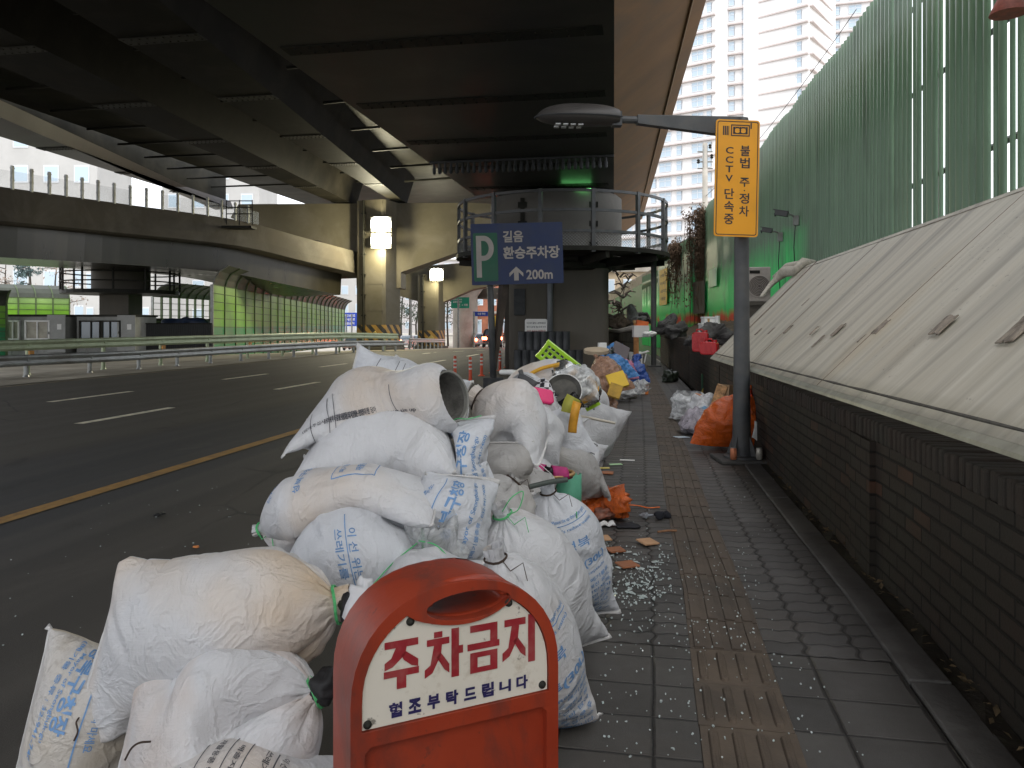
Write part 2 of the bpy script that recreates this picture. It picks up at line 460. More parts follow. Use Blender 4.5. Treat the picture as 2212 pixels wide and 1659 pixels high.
def road_mat():
    t = NT('asphalt'); p = t.world(); sx = t.new('SeparateXYZ'); t.l.new(p, sx.inputs[0])
    wob = t.noise(t.world((.6, .12, 1)), 1.0, 4)
    xx = t.math('ADD', sx.outputs[0], t.math('MULTIPLY_ADD', wob, .5, -.25))
    lane = t.ramp(t.math('MULTIPLY_ADD', xx, 2.2, 6.5*2.2+.5), (0, (.066, .057, .044)), (1, (.036, .036, .038)))
    gut = t.ramp(t.math('MULTIPLY_ADD', xx, 1.1, 4.35*1.1), (0, (0, 0, 0)), (1, (1, 1, 1)))
    c = t.mix(gut, lane, (.046, .041, .035, 1))
    st = t.noise(t.world((1.2, .05, 1)), 1.5, 6)
    c = t.mix(t.ramp(st, (.35, (.25,)*3), (.75, (0,)*3)), c, (.016, .015, .014, 1))
    spots = t.ramp(t.noise(p, .9, 8, .65, .4), (.60, (0,)*3), (.75, (.55,)*3))
    c = t.mix(t.math('MULTIPLY', spots, gut), c, (.11, .105, .10, 1))
    oil = t.ramp(t.noise(p, 1.6, 6, .6, .5), (.62, (0,)*3), (.72, (.85,)*3))
    c = t.mix(oil, c, (.012, .011, .011, 1))
    trk = t.noise(t.world((1.9, .015, 1)), 1.0, 3, .5); c = t.mix(t.ramp(trk, (.46, (0,)*3), (.62, (.45,)*3)), c, (.088, .080, .068, 1))
    vor = t.new('TexVoronoi', feature='DISTANCE_TO_EDGE'); wv_ = t.new('Mix', data_type='RGBA'); wv_.inputs[0].default_value = .12
    nz = t.new('TexNoise'); nz.inputs['Scale'].default_value = 2.2; nz.inputs['Detail'].default_value = 6; t.l.new(p, nz.inputs['Vector'])
    t.l.new(p, wv_.inputs[6]); t.l.new(nz.outputs['Color'], wv_.inputs[7]); t.l.new(wv_.outputs[2], vor.inputs['Vector']); vor.inputs['Scale'].default_value = .55
    ck = t.ramp(vor.outputs['Distance'], (.0, (.85,)*3), (.012, (0,)*3)); ck = t.math('MULTIPLY', ck, t.ramp(t.noise(p, .5, 4), (.5, (0,)*3), (.6, (1,)*3)))
    c = t.mix(ck, c, (.008, .008, .008, 1))
    dust = t.ramp(t.noise(t.world((.8, .35, 1)), 1.1, 9, .7, .8), (.60, (0,)*3), (.80, (.6,)*3)); c = t.mix(dust, c, (.125, .115, .10, 1))
    grain = t.noise(p, 160, 3, .7)
    c = t.mix(t.ramp(grain, (.4, (0,)*3), (.8, (.4,)*3)), c, (.10, .095, .09, 1))
    n = t.bump(grain, .5, .01)
    return t.done(t.bsdf(c, .72, 0, n, .35))
sheet('road', road_mat(), [-15.0, -12, -9, -6, -4, -2, lambda y: -.58+off(y)], list(np.arange(-12, 40, 2))+[42, 48, 54, 60, 66, 72, 80, 90, 110, 150],
      lambda x, y: gz(max(x, -16.9), y))
mLine = M('road_paint_white', (.78, .73, .56), .7, var=.25, vs=6, bump=.1, bs=90, dirt=(.2, .18, .15), dscale=7, damt=.5)
mLineY = M('road_paint_yellow', (.34, .19, .05), .7, var=.3, vs=5, bump=.1, bs=90, dirt=(.10, .07, .04), dscale=5, damt=.6)
def marks(name, m, segs):
    mb = MB()
    for x, w, y0, y1 in segs:
        n = max(1, int((y1-y0)/2)); ys = np.linspace(y0, y1, n+1)
        P = np.array([[(x-w/2, y, gz(x, y)+.005), (x+w/2, y, gz(x, y)+.005)] for y in ys]); mb.grid(P)
    o = mb.build(name, m); o['kind'] = 'structure'
    if o.data.polygons[0].normal.z < 0: o.data.flip_normals()
marks('lane_lines', mLine, [(-11.02, .16, y, y+2.3) for y in np.arange(6.6, 76, 5.9)]+[(-8.2, .16, y, y+2.2) for y in np.arange(3.9, 76, 5.95)]
      + [(-5.1, .11, y, y+2.0) for y in (26.5, 32.5, 38.5, 44.5)])
marks('yellow_edge_line', mLineY, [(-4.72, .16, -8, 18)])
marks('far_edge_line', M('dull_edge_paint', (.28, .23, .13), .8, var=.3, vs=3, dirt=(.1, .09, .07), dscale=2, damt=.8), [(-14.7, .12, -5, 62)])

# ------------------------------------------------------------------ pavement
def grid_mask(t, u, v, pu, pv, au=0.0, av=0.0, fu=1.0, fv=1.0, jw=.006, stag=0.0):
    if au: u2 = t.math('ADD', u, t.math('MULTIPLY', t.math('SINE', t.math('MULTIPLY', v, 2*math.pi*fu/pv)), au))
    else: u2 = u
    if av: v2 = t.math('ADD', v, t.math('MULTIPLY', t.math('SINE', t.math('MULTIPLY', u, 2*math.pi*fv/pu)), av))
    else: v2 = v
    vv = t.math('DIVIDE', v2, pv); row = t.math('FLOOR', vv)
    uu = t.math('DIVIDE', u2, pu)
    if stag: uu = t.math('ADD', uu, t.math('MULTIPLY', row, stag))
    colm = t.math('FLOOR', uu)
    def ed(x, p): return t.math('MULTIPLY', t.math('SUBTRACT', .5, t.math('ABSOLUTE', t.math('SUBTRACT', t.math('FRACT', x), .5))), p)
    d = t.math('MINIMUM', ed(uu, pu), ed(vv, pv))
    cb = t.new('CombineXYZ'); t.l.new(colm, cb.inputs[0]); t.l.new(row, cb.inputs[1])
    wn_ = t.new('TexWhiteNoise'); t.l.new(cb.outputs[0], wn_.inputs['Vector'])
    jm = t.new('MapRange'); jm.interpolation_type = 'SMOOTHSTEP'; t.l.new(d, jm.inputs[0]); jm.inputs[1].default_value = jw*.25; jm.inputs[2].default_value = jw
    return jm.outputs[0], wn_.outputs[0], d
def paver_mat(name, pu, pv, au, av, c, jw=.007):
    t = NT(name); uvn = t.new('TexCoord').outputs['UV']; sx = t.new('SeparateXYZ'); t.l.new(uvn, sx.inputs[0])
    wv = t.noise(uvn, 3.0, 3); wv2 = t.noise(uvn, 25.0, 3)
    u = t.math('ADD', sx.outputs[0], t.math('MULTIPLY_ADD', wv, .012, t.math('MULTIPLY_ADD', wv2, .006, -.009)))
    v = t.math('ADD', sx.outputs[1], t.math('MULTIPLY_ADD', wv, -.012, t.math('MULTIPLY_ADD', wv2, .006, .003)))
    j, rnd, d = grid_mask(t, u, v, pu, pv, au, av, 1.0, 2.0, jw)
    base = t.mix(rnd, c4(c, .72), c4(c, 1.25))
    base = t.mix(t.ramp(t.noise(uvn, 2.2, 8, .65), (.35, (.5,)*3), (.7, (0,)*3)), base, c4(c, .45))
    grain = t.noise(uvn, 220, 3, .7)
    base = t.mix(t.ramp(grain, (.5, (0,)*3), (.85, (.35,)*3)), base, c4(c, 2.2))
    warm = t.ramp(t.noise(uvn, .8, 4), (.52, (0,)*3), (.7, (.4,)*3)); base = t.mix(warm, base, (c[0]*1.25, c[1]*1.0, c[2]*.75, 1))
    base = t.mix(j, (.010, .009, .008, 1), base)
    hgt = t.new('MapRange'); hgt.interpolation_type = 'SMOOTHSTEP'; t.l.new(d, hgt.inputs[0]); hgt.inputs[2].default_value = jw*2.2
    n = t.bump(hgt.outputs[0], .9, .008); n = t.bump(grain, .25, .004, n); n = t.bump(t.noise(uvn, 7, 4), .35, .01, n)
    rough = t.math('MULTIPLY_ADD', t.noise(uvn, 4, 6, .6), .45, .40)
    return t.done(t.bsdf(base, rough, 0, n, .45))
mPav = paver_mat('interlocking_pavers', .20, .122, .009, .0065, (.070, .065, .060))
mPavSq = paver_mat('square_pavers', .30, .235, 0, 0, (.066, .061, .055), .005)
YS = list(np.arange(3.17, 34, .35))
sheet('pavement', mPav, [lambda y: -.372+off(y), lambda y: .1465+off(y)], YS, lambda x, y: 0)
sheet('pavement', mPav, [lambda y: .4455+off(y), lambda y: .905+off(y)], YS, lambda x, y: 0)
YN = list(np.arange(-6, 3.0, .4))+[3.164]
sheet('pavement', mPavSq, [-.372, .1465], YN, lambda x, y: 0)
sheet('pavement', mPavSq, [.4455, .905], YN, lambda x, y: 0)
mKerb = M('kerb_stone', (.16, .155, .15), .8, var=.2, vs=5, bump=.25, bs=60, dirt=(.06, .055, .05), dscale=3, damt=.7)
def strip_solid(name, m, x0, x1, z0, z1, y0, y1, step=1.0, gap=.006):
    """a run of stones laid end to end along the bend"""
    mb = MB(); y = y0
    while y < y1-.05:
        ye = min(y+step, y1)-gap; dz = random.uniform(-.003, .003)
        a, b = off(y), off(ye); dx = random.uniform(-.003, .003)
        ring = [(x0+a+dx, y), (x1+a+dx, y), (x1+b+dx, ye), (x0+b+dx, ye)]
        mb.prism([(p[0], p[1], z0) for p in ring], (0, 0, z1-z0+dz)); y = ye+gap
    o = mb.build(name, m, bevel=.008); o['kind'] = 'structure'; return o
strip_solid('kerb', mKerb, -.60, -.378, -.3, .002, -6, 34, 1.0)
strip_solid('edging_strip', M('edging_concrete', (.12, .115, .108), .85, var=.25, vs=4, bump=.3, bs=50, dirt=(.05, .045, .04), dscale=2.5, damt=.7), .912, 1.06, -.2, .012, -6, 11.2, 1.0)
strip_solid('edging_strip', mKerb, .912, 1.0, -.2, .004, 11.2, 34, 1.0)
mTac = M('tactile_tile', (.118, .090, .066), .8, var=.22, vs=4, bump=.25, bs=120, dirt=(.055, .047, .04), dscale=3, damt=.7)
mTacDk = M('tactile_tile_worn', (.098, .076, .058), .8, var=.25, vs=4, bump=.25, bs=120, dirt=(.045, .04, .035), dscale=3, damt=.7)
def tactile():
    mb = MB(); y = 3.165-.304*26
    while y < 33:
        near = y < 3.1; a = off(y); h = .004+random.uniform(-.002, .002); dx = random.uniform(-.002, .002); x0 = .147+a+dx
        th = random.uniform(-.006, .006); mi = 0 if near else 1
        def pt(x, yy, z): return (x0+x+(yy-y)*th+(off(y+.3)-a)*(yy-y)/.3, yy, z)
        mb.prism([pt(0, y, -.05), pt(.298, y, -.05), pt(.298, y+.298, -.05), pt(0, y+.298, -.05)], (0, 0, .05+h), mi)
        for k in range(4):
            c = .0395+.073*k; w0 = .0165; e = .022 if near else .006
            ys0, ys1 = y+e, y+.298-e
            base = [(c-w0, ys0+w0), (c-w0*.7, ys0+.005), (c, ys0), (c+w0*.7, ys0+.005), (c+w0, ys0+w0), (c+w0, ys1-w0), (c+w0*.7, ys1-.005), (c, ys1), (c-w0*.7, ys1-.005), (c-w0, ys1-w0)]
            if near:
                b0 = [pt(p[0], p[1], h) for p in base]; cc = (c, (ys0+ys1)/2)
                top = [pt(c+(p[0]-c)*.72, cc[1]+(p[1]-cc[1])*.96, h+.0085) for p in base]; nb = len(base)
                mb.add(b0+top, [(i, (i+1) % nb, nb+(i+1) % nb, nb+i) for i in range(nb)]+[tuple(range(nb, 2*nb))], mi)
                for g in range(-2, 3):
                    if g % 2: continue
                    mb.box(pt(c+g*.0042, cc[1], h+.009), (.0028, (ys1-ys0)*.86, .0024), None, mi)
            else:
                mb.prism([pt(c-w0*1.25, ys0, h-.001), pt(c+w0*1.25, ys0, h-.001), pt(c+w0*1.25, ys1, h-.001), pt(c-w0*1.25, ys1, h-.001)], (0, 0, .0075), mi)
        y += .304
    o = mb.build('tactile_paving', [mTac, mTacDk], bevel=.0018); o['kind'] = 'structure'
tactile()
sheet('soil_strip', M('damp_soil', (.035, .028, .02), .95, var=.4, vs=12, bump=.8, bs=30, dirt=(.06, .055, .03), dscale=6, damt=.7),
      [lambda y: 1.05+off(y), lambda y: 1.16+off(y), lambda y: 1.3+off(y)], list(np.arange(-6, 34, .3)), lambda x, y: .006+.012*math.sin(9*y)*math.sin(23*x))

# ------------------------------------------------------------------ the flyover over the pavement: wide box girder, slanted edge, other girders, deck
def loft(mb, secs, mi=0, close=True):
    """solid between cross-sections (lists of points, same count)"""
    n = len(secs[0]); vs = [p for s_ in secs for p in s_]; k = len(secs)
    fs = [(i*n+j, i*n+(j+1) % n, (i+1)*n+(j+1) % n, (i+1)*n+j) for i in range(k-1) for j in range(n)]
    fs += [tuple(range(n-1, -1, -1)), tuple((k-1)*n+j for j in range(n))]
    return mb.add(vs, fs, mi)
def seg(p, q):
    return lambda y: p[0]+(q[0]-p[0])*(y-p[1])/(q[1]-p[1])
R1 = seg((-.47, 9.57), (-1.16, 23.5)); OUT = seg((.81, 12.22), (-.56, 38.3))
fly = thing('flyover', 'dark steel and concrete flyover overhead with wide box girders and slanted brown edge', 'flyover', (-6, 10, 5.3))
YB, YE = -7, 37
mb = MB()
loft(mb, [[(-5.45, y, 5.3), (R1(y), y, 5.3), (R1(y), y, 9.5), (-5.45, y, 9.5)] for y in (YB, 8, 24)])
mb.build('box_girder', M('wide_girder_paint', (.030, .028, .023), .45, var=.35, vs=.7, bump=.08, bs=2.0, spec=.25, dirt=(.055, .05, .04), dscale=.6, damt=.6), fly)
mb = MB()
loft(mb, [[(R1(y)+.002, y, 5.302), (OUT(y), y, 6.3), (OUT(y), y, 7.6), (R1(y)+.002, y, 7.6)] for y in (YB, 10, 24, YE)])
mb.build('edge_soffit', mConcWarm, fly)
mb = MB()
for y in np.arange(YB+1, YE-2, .5):
    f = lambda yy: (R1(yy)+(OUT(yy)-R1(yy))*.82, yy, 5.304+.996*.82-.02)
    if y == YB+1: pts = []
    pts.append(f(y))
mb.tube(pts, .018, 6); mb.build('edge_conduit', M('conduit_brown', (.30, .19, .11), .6, var=.2), fly)
mb = MB()
for y in np.arange(-4, 24, 2.9):
    mb = MB(); mb.box(((R1(y)-5.45)/2, y, 5.296), (R1(y)+5.45-.3, .34, .012))
    for x in np.arange(-5.1, R1(y)-.2, .22):
        for dy in (-.10, .10): mb.lathe([(.016, 0), (.016, -.02), (0, -.022)], (x, y+dy, 5.29), n=6)
    mb.build('splice_plate', mSteelDk, fly)
mb = MB(); yb = 18.3
mb.box((-3.15, yb, 5.27), (4.5, .12, .05))
for k in range(30):
    x = -5.3+k*.145
    mb.lathe([(.03, 0), (.03, -.10), (.045, -.11), (.045, -.24), (.02, -.27), (0, -.27)], (x, yb+random.uniform(-.02, .02), 5.25), n=8)
mb.build('hanging_bolts', mBlack, fly)
zG = 9.27
def gl(*uv): return [gp(u, v, zG) for u, v in uv]
def fitline(a, b): return seg((a.x, a.y), (b.x, b.y))
e2, e3 = fitline(*gl((342, 0), (845, 413))), fitline(*gl((116, 0), (832, 425)))
e4, e6 = fitline(*gl((0, 59), (764, 441))), fitline(*gl((0, 144), (694, 427)))
e7, e5 = fitline(*gl((0, 253), (365, 410))), fitline(*gl((0, 295), (503, 451)))
def webgirder(r, l, h=1.7, y0=-5, y1=49.0, mat=mSteelGirder, tilt=.55):
    mb = MB()
    loft(mb, [[(l(y), y, zG), (r(y), y, zG), (r(y)+tilt, y, zG+h), (l(y)-tilt, y, zG+h)] for y in (y0, 15, 30, y1)])
    mb.build('box_girder', mat, fly)
    for y in np.arange(y0+2, y1-1, 5.6):
        mb = MB(); mb.box(((r(y)+l(y))/2, y, zG-.012), (abs(r(y)-l(y))+.02, .5, .03))
        for x in np.linspace(l(y)+.1, r(y)-.1, 10):
            for dy in (-.16, .16): mb.lathe([(.035, 0), (.035, -.03), (0, -.034)], (x, y+dy, zG-.02), n=6)
        mb.build('splice_plate', mSteelDk, fly)
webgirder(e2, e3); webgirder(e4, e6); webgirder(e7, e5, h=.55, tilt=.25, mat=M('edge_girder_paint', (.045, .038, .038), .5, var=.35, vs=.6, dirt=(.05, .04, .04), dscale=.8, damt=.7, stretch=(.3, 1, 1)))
mb = MB()
for y in np.arange(2, 48, 3.0):
    for r, l in ((e4, e3), (e7, e6)):
        mb = MB(); mb.tube([(r(y)+.6 if r is e4 else r(y), y, zG+1.2), (l(y)-.5, y, zG+1.2)], .06, 5); mb.build('cross_brace', mSteelDk, fly)
for y in np.arange(8, 48, 4.2):
    mb = MB(); mb.tube([(-6.2, y, zG+1.2), (e2(y)+.5, y, zG+.9)], .07, 5); mb.build('cross_brace', mSteelDk, fly)
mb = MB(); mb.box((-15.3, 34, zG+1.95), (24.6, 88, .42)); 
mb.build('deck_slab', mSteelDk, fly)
mb = MB()
loft(mb, [[(e5(y)-.9, y, zG+.5), (e5(y)-.6, y, zG+.5), (e5(y)-.6, y, zG+2.6), (e5(y)-.9, y, zG+2.6)] for y in (-5, 49)])
mb.build('parapet', mSteelDk, fly)

# ------------------------------------------------------------------ round pier with its inspection walkway
pc = at(1203, 700, 24.0); pc.z = 0
pier = thing('flyover_pier', 'concrete pier behind black barrels with round inspection walkway and notice on it', 'bridge pier', (pc.x, pc.y, 0))
Rz = Matrix.Rotation(YAW, 3, 'Z')
mb = MB()
def rrect(hx, hy, r, n=6):
    out = []
    for cx, cy, a in ((hx-r, hy-r, 0), (-hx+r, hy-r, 90), (-hx+r, -hy+r, 180), (hx-r, -hy+r, 270)):
        out += [(cx+r*math.cos(R_(a+90*k/n)), cy+r*math.sin(R_(a+90*k/n))) for k in range(n+1)]
    return out
ring = [pc+Rz@Vector((x, y, -.3)) for x, y in rrect(1.48, 1.3, .25)]
mb.prism(ring, (0, 0, 3.25)); mb.build('shaft', mConc, pier, auto=30)
pt = pc+Rz@Vector((0, 0, 0))
mb = MB(); mb.lathe([(0, 2.9), (1.62, 2.9), (1.7, 2.95), (1.7, 3.12), (1.45, 3.16)], pt, n=40)
mb.build('capital_ring', mSteelDk, pier, smooth=True, auto=30)
mb = MB(); mb.lathe([(1.35, 2.95), (1.35, 3.3), (2.0, 3.32), (2.0, 5.12), (1.9, 5.2), (0, 5.2)], pt, n=48)
mb.build('drum', M('drum_concrete', (.11, .104, .094), .8, var=.15, vs=1.5, bump=.1, bs=20, dirt=(.16, .15, .13), dscale=.9, damt=.5), pier, smooth=True, auto=30)
mb = MB(); mb.box((pt.x, pt.y, 5.25), (1.6, 1.6, .1)); mb.build('bearing', mSteelDk, pier)
cw = pt+Rz@Vector((.16, 0, 0))
mW = mPost
RW = 3.22
for zt, r in ((4.93, .035), (4.40, .03), (3.83, .03)):
    mb = MB(); n = 56
    P = [cw+Vector((RW*math.cos(2*math.pi*k/n), RW*math.sin(2*math.pi*k/n), zt)) for k in range(n)]
    loop = []
    for k in range(n):
        p = P[k]; q = P[(k+1) % n]; d = q-p
        mb.box((p+q)/2, (.055, d.length+.012, .075), Matrix.Rotation(math.atan2(d.y, d.x)-math.pi/2, 3, 'Z'))
    mb.build('guard_rail', mW, pier)
for k in range(14):
    a = 2*math.pi*(k+.35)/14; p = cw+Vector((RW*math.cos(a), RW*math.sin(a), 0))
    mb = MB(); mb.box((p.x, p.y, 4.12), (.10, .10, 1.72), Matrix.Rotation(a, 3, 'Z')); mb.build('rail_post', mW, pier)
mb = MB(); mb.lathe([(2.02, 3.30), (3.3, 3.30), (3.3, 3.42), (2.02, 3.36)], cw, n=56); mb.build('walkway_floor', mSteelDk, pier)
mb = MB()
for k in range(220):        # expanded-metal kick panel
    for sgn in (1, -1):
        a = 2*math.pi*k/220; b = a+sgn*2*math.pi/220*5
        mb.tube([cw+Vector(((RW-.03)*math.cos(a), (RW-.03)*math.sin(a), 3.42)), cw+Vector(((RW-.03)*math.cos((a+b)/2), (RW-.03)*math.sin((a+b)/2), 3.62)), cw+Vector(((RW-.03)*math.cos(b), (RW-.03)*math.sin(b), 3.82))], .006, 3, caps=False)
mb.build('mesh_panel', mSteelGrey, pier)
for k in range(10):
    a = 2*math.pi*k/10+.2; d = Vector((math.cos(a), math.sin(a), 0)); p = cw+d*1.35; q = cw+d*3.2
    s_ = Vector((-d.y, d.x, 0))*.05
    mb = MB(); mb.prism([p+s_+Vector((0, 0, 2.98)), q+s_+Vector((0, 0, 3.12)), q+s_+Vector((0, 0, 3.29)), p+s_+Vector((0, 0, 3.29))], -s_*2)
    mb.build('bracket', mSteelDk, pier)
for k, (x, zt) in enumerate(((.95, 5.0), (-1.1, 5.0))):
    p = pt+Rz@Vector((x, -1.78 if k == 0 else -1.72, 0)); mb = MB()
    mb.box((p.x, p.y, 4.1), (.12, .06, 1.7), Rz)
    for z_ in (3.6, 4.2, 4.75): mb.box((p.x, p.y, z_), (.26, .08, .16), Rz)
    mb.build('cable_duct', mSteelDk, pier)
pp = pc+Rz@Vector((-.28, -1.36, 0)); mb = MB(); mb.tube([(pp.x, pp.y, .9), (pp.x, pp.y, 3.0)], .085, 12); mb.build('drain_pipe', M('pipe_grey', (.14, .15, .16), .5, var=.2), pier, smooth=True)
p = pc+Rz@Vector((-1.18, -1.32, 1.95)); mb = MB(); mb.box(p, (.34, .05, .78), Rz); mb.build('junction_box', mBlack, pier, bevel=.01)
# small notice stuck on the pier above the barrels
p = pc+Rz@Vector((-.69, -1.33, 1.18)); ux = Rz@Vector((1, 0, 0)); uy = Vector((0, 0, 1)); nf = Rz@Vector((0, -1, 0))
nb_ = MB(); nb_.prism([p+ux*x+uy*y for x, y in rrect(.33, .27, .06, 4)], nf*.02); nob = nb_.build('notice_board', mWhiteP, pier)
nb2 = MB()
for k, s_ in enumerate(('이곳에서 불법 노점행위를 할', '경우 도로법 제61조에 의거', '과태료 부과 및 강제정비 할', '예정이오니 적극 협조바랍니다')):
    write(nb2, s_, p+nf*.024+uy*(.15-.115*k), ux, uy, wid=.56, h=.058, bold=.012, mi=0 if k < 2 else 1)
nb2.build('lettering', [M('ink_dark', (.03, .03, .05), .7, var=0, bump=0), M('ink_red', (.30, .04, .04), .7, var=0, bump=0)], nob)
gs = at(1245, 409, 22.05); mb = MB(); mb.box(gs, (.85, .06, .05), Rz)
gl_ = mb.build('led_strip', emit('led_green', (.25, 1, .3), 4.0), pier); tag(gl_, 'lit green strip lamp under the girder')
# the thin arched bracket left of the pier
mb = MB(); q = pc+Rz@Vector((-1.52, .3, 0))
mb.box((q.x, q.y, 1.2), (.2, .3, 3.0), Rz); ptsA = [q+Rz@Vector((-.0-.35*(1-math.cos(t)), 0, 2.5+.42*math.sin(t))) for t in np.linspace(0, math.pi/2, 7)]
mb.tube(ptsA, .12, 6); mb.build('edge_fin', mConc, pier)

# ------------------------------------------------------------------ portal frames (cap beam on hazard-striped columns) with floodlights
def hazard_mat():
    t = NT('hazard_stripes'); uvn = t.new('TexCoord').outputs['UV']; sx = t.new('SeparateXYZ'); t.l.new(uvn, sx.inputs[0])
    d = t.math('FRACT', t.math('MULTIPLY', t.math('ADD', sx.outputs[0], t.math('MULTIPLY', sx.outputs[1], 1.0)), 1.35))
    s_ = t.math('GREATER_THAN', d, .5)
    ds = t.ramp(t.noise(t.world(), 4, 6), (.4, (0,)*3), (.75, (.6,)*3))
    c = t.mix(s_, (.42, .24, .05, 1), (.02, .02, .02, 1)); c = t.mix(ds, c, (.12, .10, .08, 1))
    return t.done(t.bsdf(c, .6))
mHaz = hazard_mat(); upv0 = Vector((0, 0, 1))
mConcLit = M('portal_concrete', (.105, .093, .066), .85, var=.15, vs=.5, bump=.15, bs=8, dirt=(.17, .155, .13), dscale=.35, damt=.6)
def portal(name, label, dist, col_u, zb, zt, colw, cap_pts, rot, cap_depth, hz, lamp_v, lampn):
    base = at(col_u, 700, dist); base.z = 0
    t = thing(name, label, 'bridge portal', (base.x, base.y, zb))
    RR = Matrix.Rotation(YAW+rot, 3, 'Z')
    mb = MB(); ch = .18
    pr = [(-colw/2+ch, -colw/2), (colw/2-ch, -colw/2), (colw/2, -colw/2+ch), (colw/2, colw/2-ch), (colw/2-ch, colw/2), (-colw/2+ch, colw/2), (-colw/2, colw/2-ch), (-colw/2, -colw/2+ch)]
    mb.prism([base+RR@Vector((x, y, zb-1)) for x, y in pr], (0, 0, zt-zb+1)); 
    for z_ in np.arange(zb+2.6, zt, 1.7):
        mb.box(base+RR@Vector((0, 0, z_)), (colw-.25, colw+.012, .03), RR)
    c = mb.build('column', mConcLit, t)
    # stripe band
    mb = MB(); vs = []; uv = []; s_ = 0; e = 1.012
    prr = pr+[pr[0]]
    for i, (x, y) in enumerate(prr):
        if i: s_ += math.hypot(x-prr[i-1][0], y-prr[i-1][1])
        for z_ in (hz[0], hz[1]): vs.append(base+RR@Vector((x*e, y*e, z_))); uv.append((s_, z_))
    mb.add(vs, [(2*i, 2*i+2, 2*i+3, 2*i+1) for i in range(len(pr))])
    mb.build('hazard_band', mHaz, t, uvs=uv)
    mb = MB(); mb.box(base+Vector((0, 0, zb+.02)), (colw+.35, colw+.35, .5), RR); mb.build('plinth', mConc, t, bevel=.03)
    q = base+RR@Vector((-colw*.18, -colw/2-.10, 0)); mb = MB(); mb.tube([(q.x, q.y, zb), (q.x, q.y, zt)], .09, 8)
    for z_ in np.arange(zb+1, zt, 1.3): mb.box((q.x, q.y, z_), (.3, .14, .1), RR)
    mb.build('drain_pipe', mSteelDk, t)
    q = base+RR@Vector((colw*.2, -colw/2-.05, (hz[0]+hz[1])/2)); mb = MB()
    mb.box(q, (.42, .05, .42), RR @ Matrix.Rotation(R_(45), 3, 'Y')); mb.build('reflector_plate', M('reflector_yellow', (.45, .34, .12), .5, var=.2), t)
    Rc = Matrix.Rotation(YAW, 3, 'Z')
    mb = MB(); P = [at(u, v, dist) for u, v in cap_pts]; mb.prism(P, _ax*cap_depth)
    mb.build('cap_beam', mConcLit, t)
    for k, v in enumerate(lamp_v):
        lp = at(lampn[0], v, dist-colw/2-.55)
        mb = MB(); mb.box(lp+_ax*.12, (lampn[1], .22, lampn[2]), Rc); mb.tube([lp+_ax*.2, lp+_ax*1.2], .05, 6)
        hsg = mb.build('floodlight', mSteelGrey, t, bevel=.03)
        mb = MB(); mb.prism([lp+_rt*x+upv0*y for x, y in rrect(lampn[1]*.47, lampn[2]*.47, lampn[2]*.3, 5)], -_ax*.03); mb.build('floodlight_lens_and_glare', emit('floodlight_glow', (1, .97, .80), 30), hsg)  # lens made oversize, so the lamp's glare is part of its shape
        L = bpy.data.lights.new('floodlight_beam', 'POINT'); L.energy = lampn[3]; L.color = (1, .90, .58); L.shadow_soft_size = .35
        lo = bpy.data.objects.new('floodlight_beam', L); col.objects.link(lo); lo.parent = hsg
        lo.location = lp-_ax*.4-upv0*.35
    return t
portal('portal_pier', 'concrete portal frame on striped column with blazing floodlight, its glare built as a stacked pair', 50, 818, -.45, 9.2, 2.15,
       [(498, 470), (515, 441), (1012, 438), (1060, 440), (1060, 520), (866, 588), (866, 622), (770, 622), (770, 560), (690, 520), (560, 500)], R_(-22), 2.4, (-.1, 1.25),
       (484, 520), (823, 1.3, .95, 900))  # stacked pair fills out the glare of the lamp
portal('portal_pier', 'smaller far portal frame with one floodlight beyond the twin lamp column', 66, 932, -.85, 5.5, 1.9,
       [(780, 585), (1100, 560), (1100, 610), (1020, 625), (958, 652), (905, 652), (865, 640), (780, 612)], R_(-16), 2.6, (-.55, .75), (593,), (943, 1.15, 1.05, 600))

# ------------------------------------------------------------------ the curved ramp on the left
rampT = thing('ramp_bridge', 'low concrete ramp bridge on the left with clear screens on its parapet', 'ramp bridge', tuple(at(240, 700, 34))[:2]+(0,))
TP = [at(-420, 343, 27), at(0, 403, 31.9), at(255, 439, 37), at(510, 475, 42.1), at(655, 513, 46), at(797, 551, 51)]
TPs = [Vector(p) for p in spline(TP, 36)]
TPs = [TPs[0]+(TPs[0]-TPs[1])*k for k in (24, 12)]+TPs
def rsec(p, t, prof):
    s_ = Vector((t.y, -t.x, 0)).normalized()          # towards the street
    if s_.dot(-_ax) < 0: s_ = -s_
    return [p+s_*x+Vector((0, 0, z_)) for x, z_ in prof]
def along(prof, name, mat, i0=0, i1=None):
    mb = MB(); L = TPs[i0:i1]
    secs = []
    for i, p in enumerate(L):
        t = (L[min(i+1, len(L)-1)]-L[max(i-1, 0)]).normalized(); secs.append(rsec(p, t, prof))
    loft(mb, secs); return mb.build(name, mat, rampT)
along([(0, 0), (-.3, 0), (-.3, -1.0), (-7.4, -1.0), (-7.4, -1.5), (-.1, -1.5), (.12, -1.42), (.12, -.95)], 'parapet', M('parapet_concrete', (.07, .06, .045), .85, var=.2, vs=.7, bump=.15, bs=10, dirt=(.14, .13, .11), dscale=.4, damt=.6))
along([(-.9, -1.5), (-1.0, -2.85), (-6.0, -2.85), (-6.0, -1.5)], 'steel_girder', M('ramp_girder_paint', (.026, .023, .015), .3, var=.4, vs=1.2, bump=.1, bs=3, spec=.6, stretch=(1, 1, .15)), 0, 36)
for i in range(3, 26):
    p = TPs[i]; mb = MB(); mb.box(p+Vector((0, 0, .45)), (.09, .13, 1.0), Rz)
    for z_ in (.35, .85): mb.box(p+Vector((0, 0, z_)), (.12, .15, .05), Rz)
    mb.build('screen_post', mSteelGrey, rampT)
tg = NT('clear_screen'); mxs = tg.new('MixShader'); mxs.inputs[0].default_value = .12
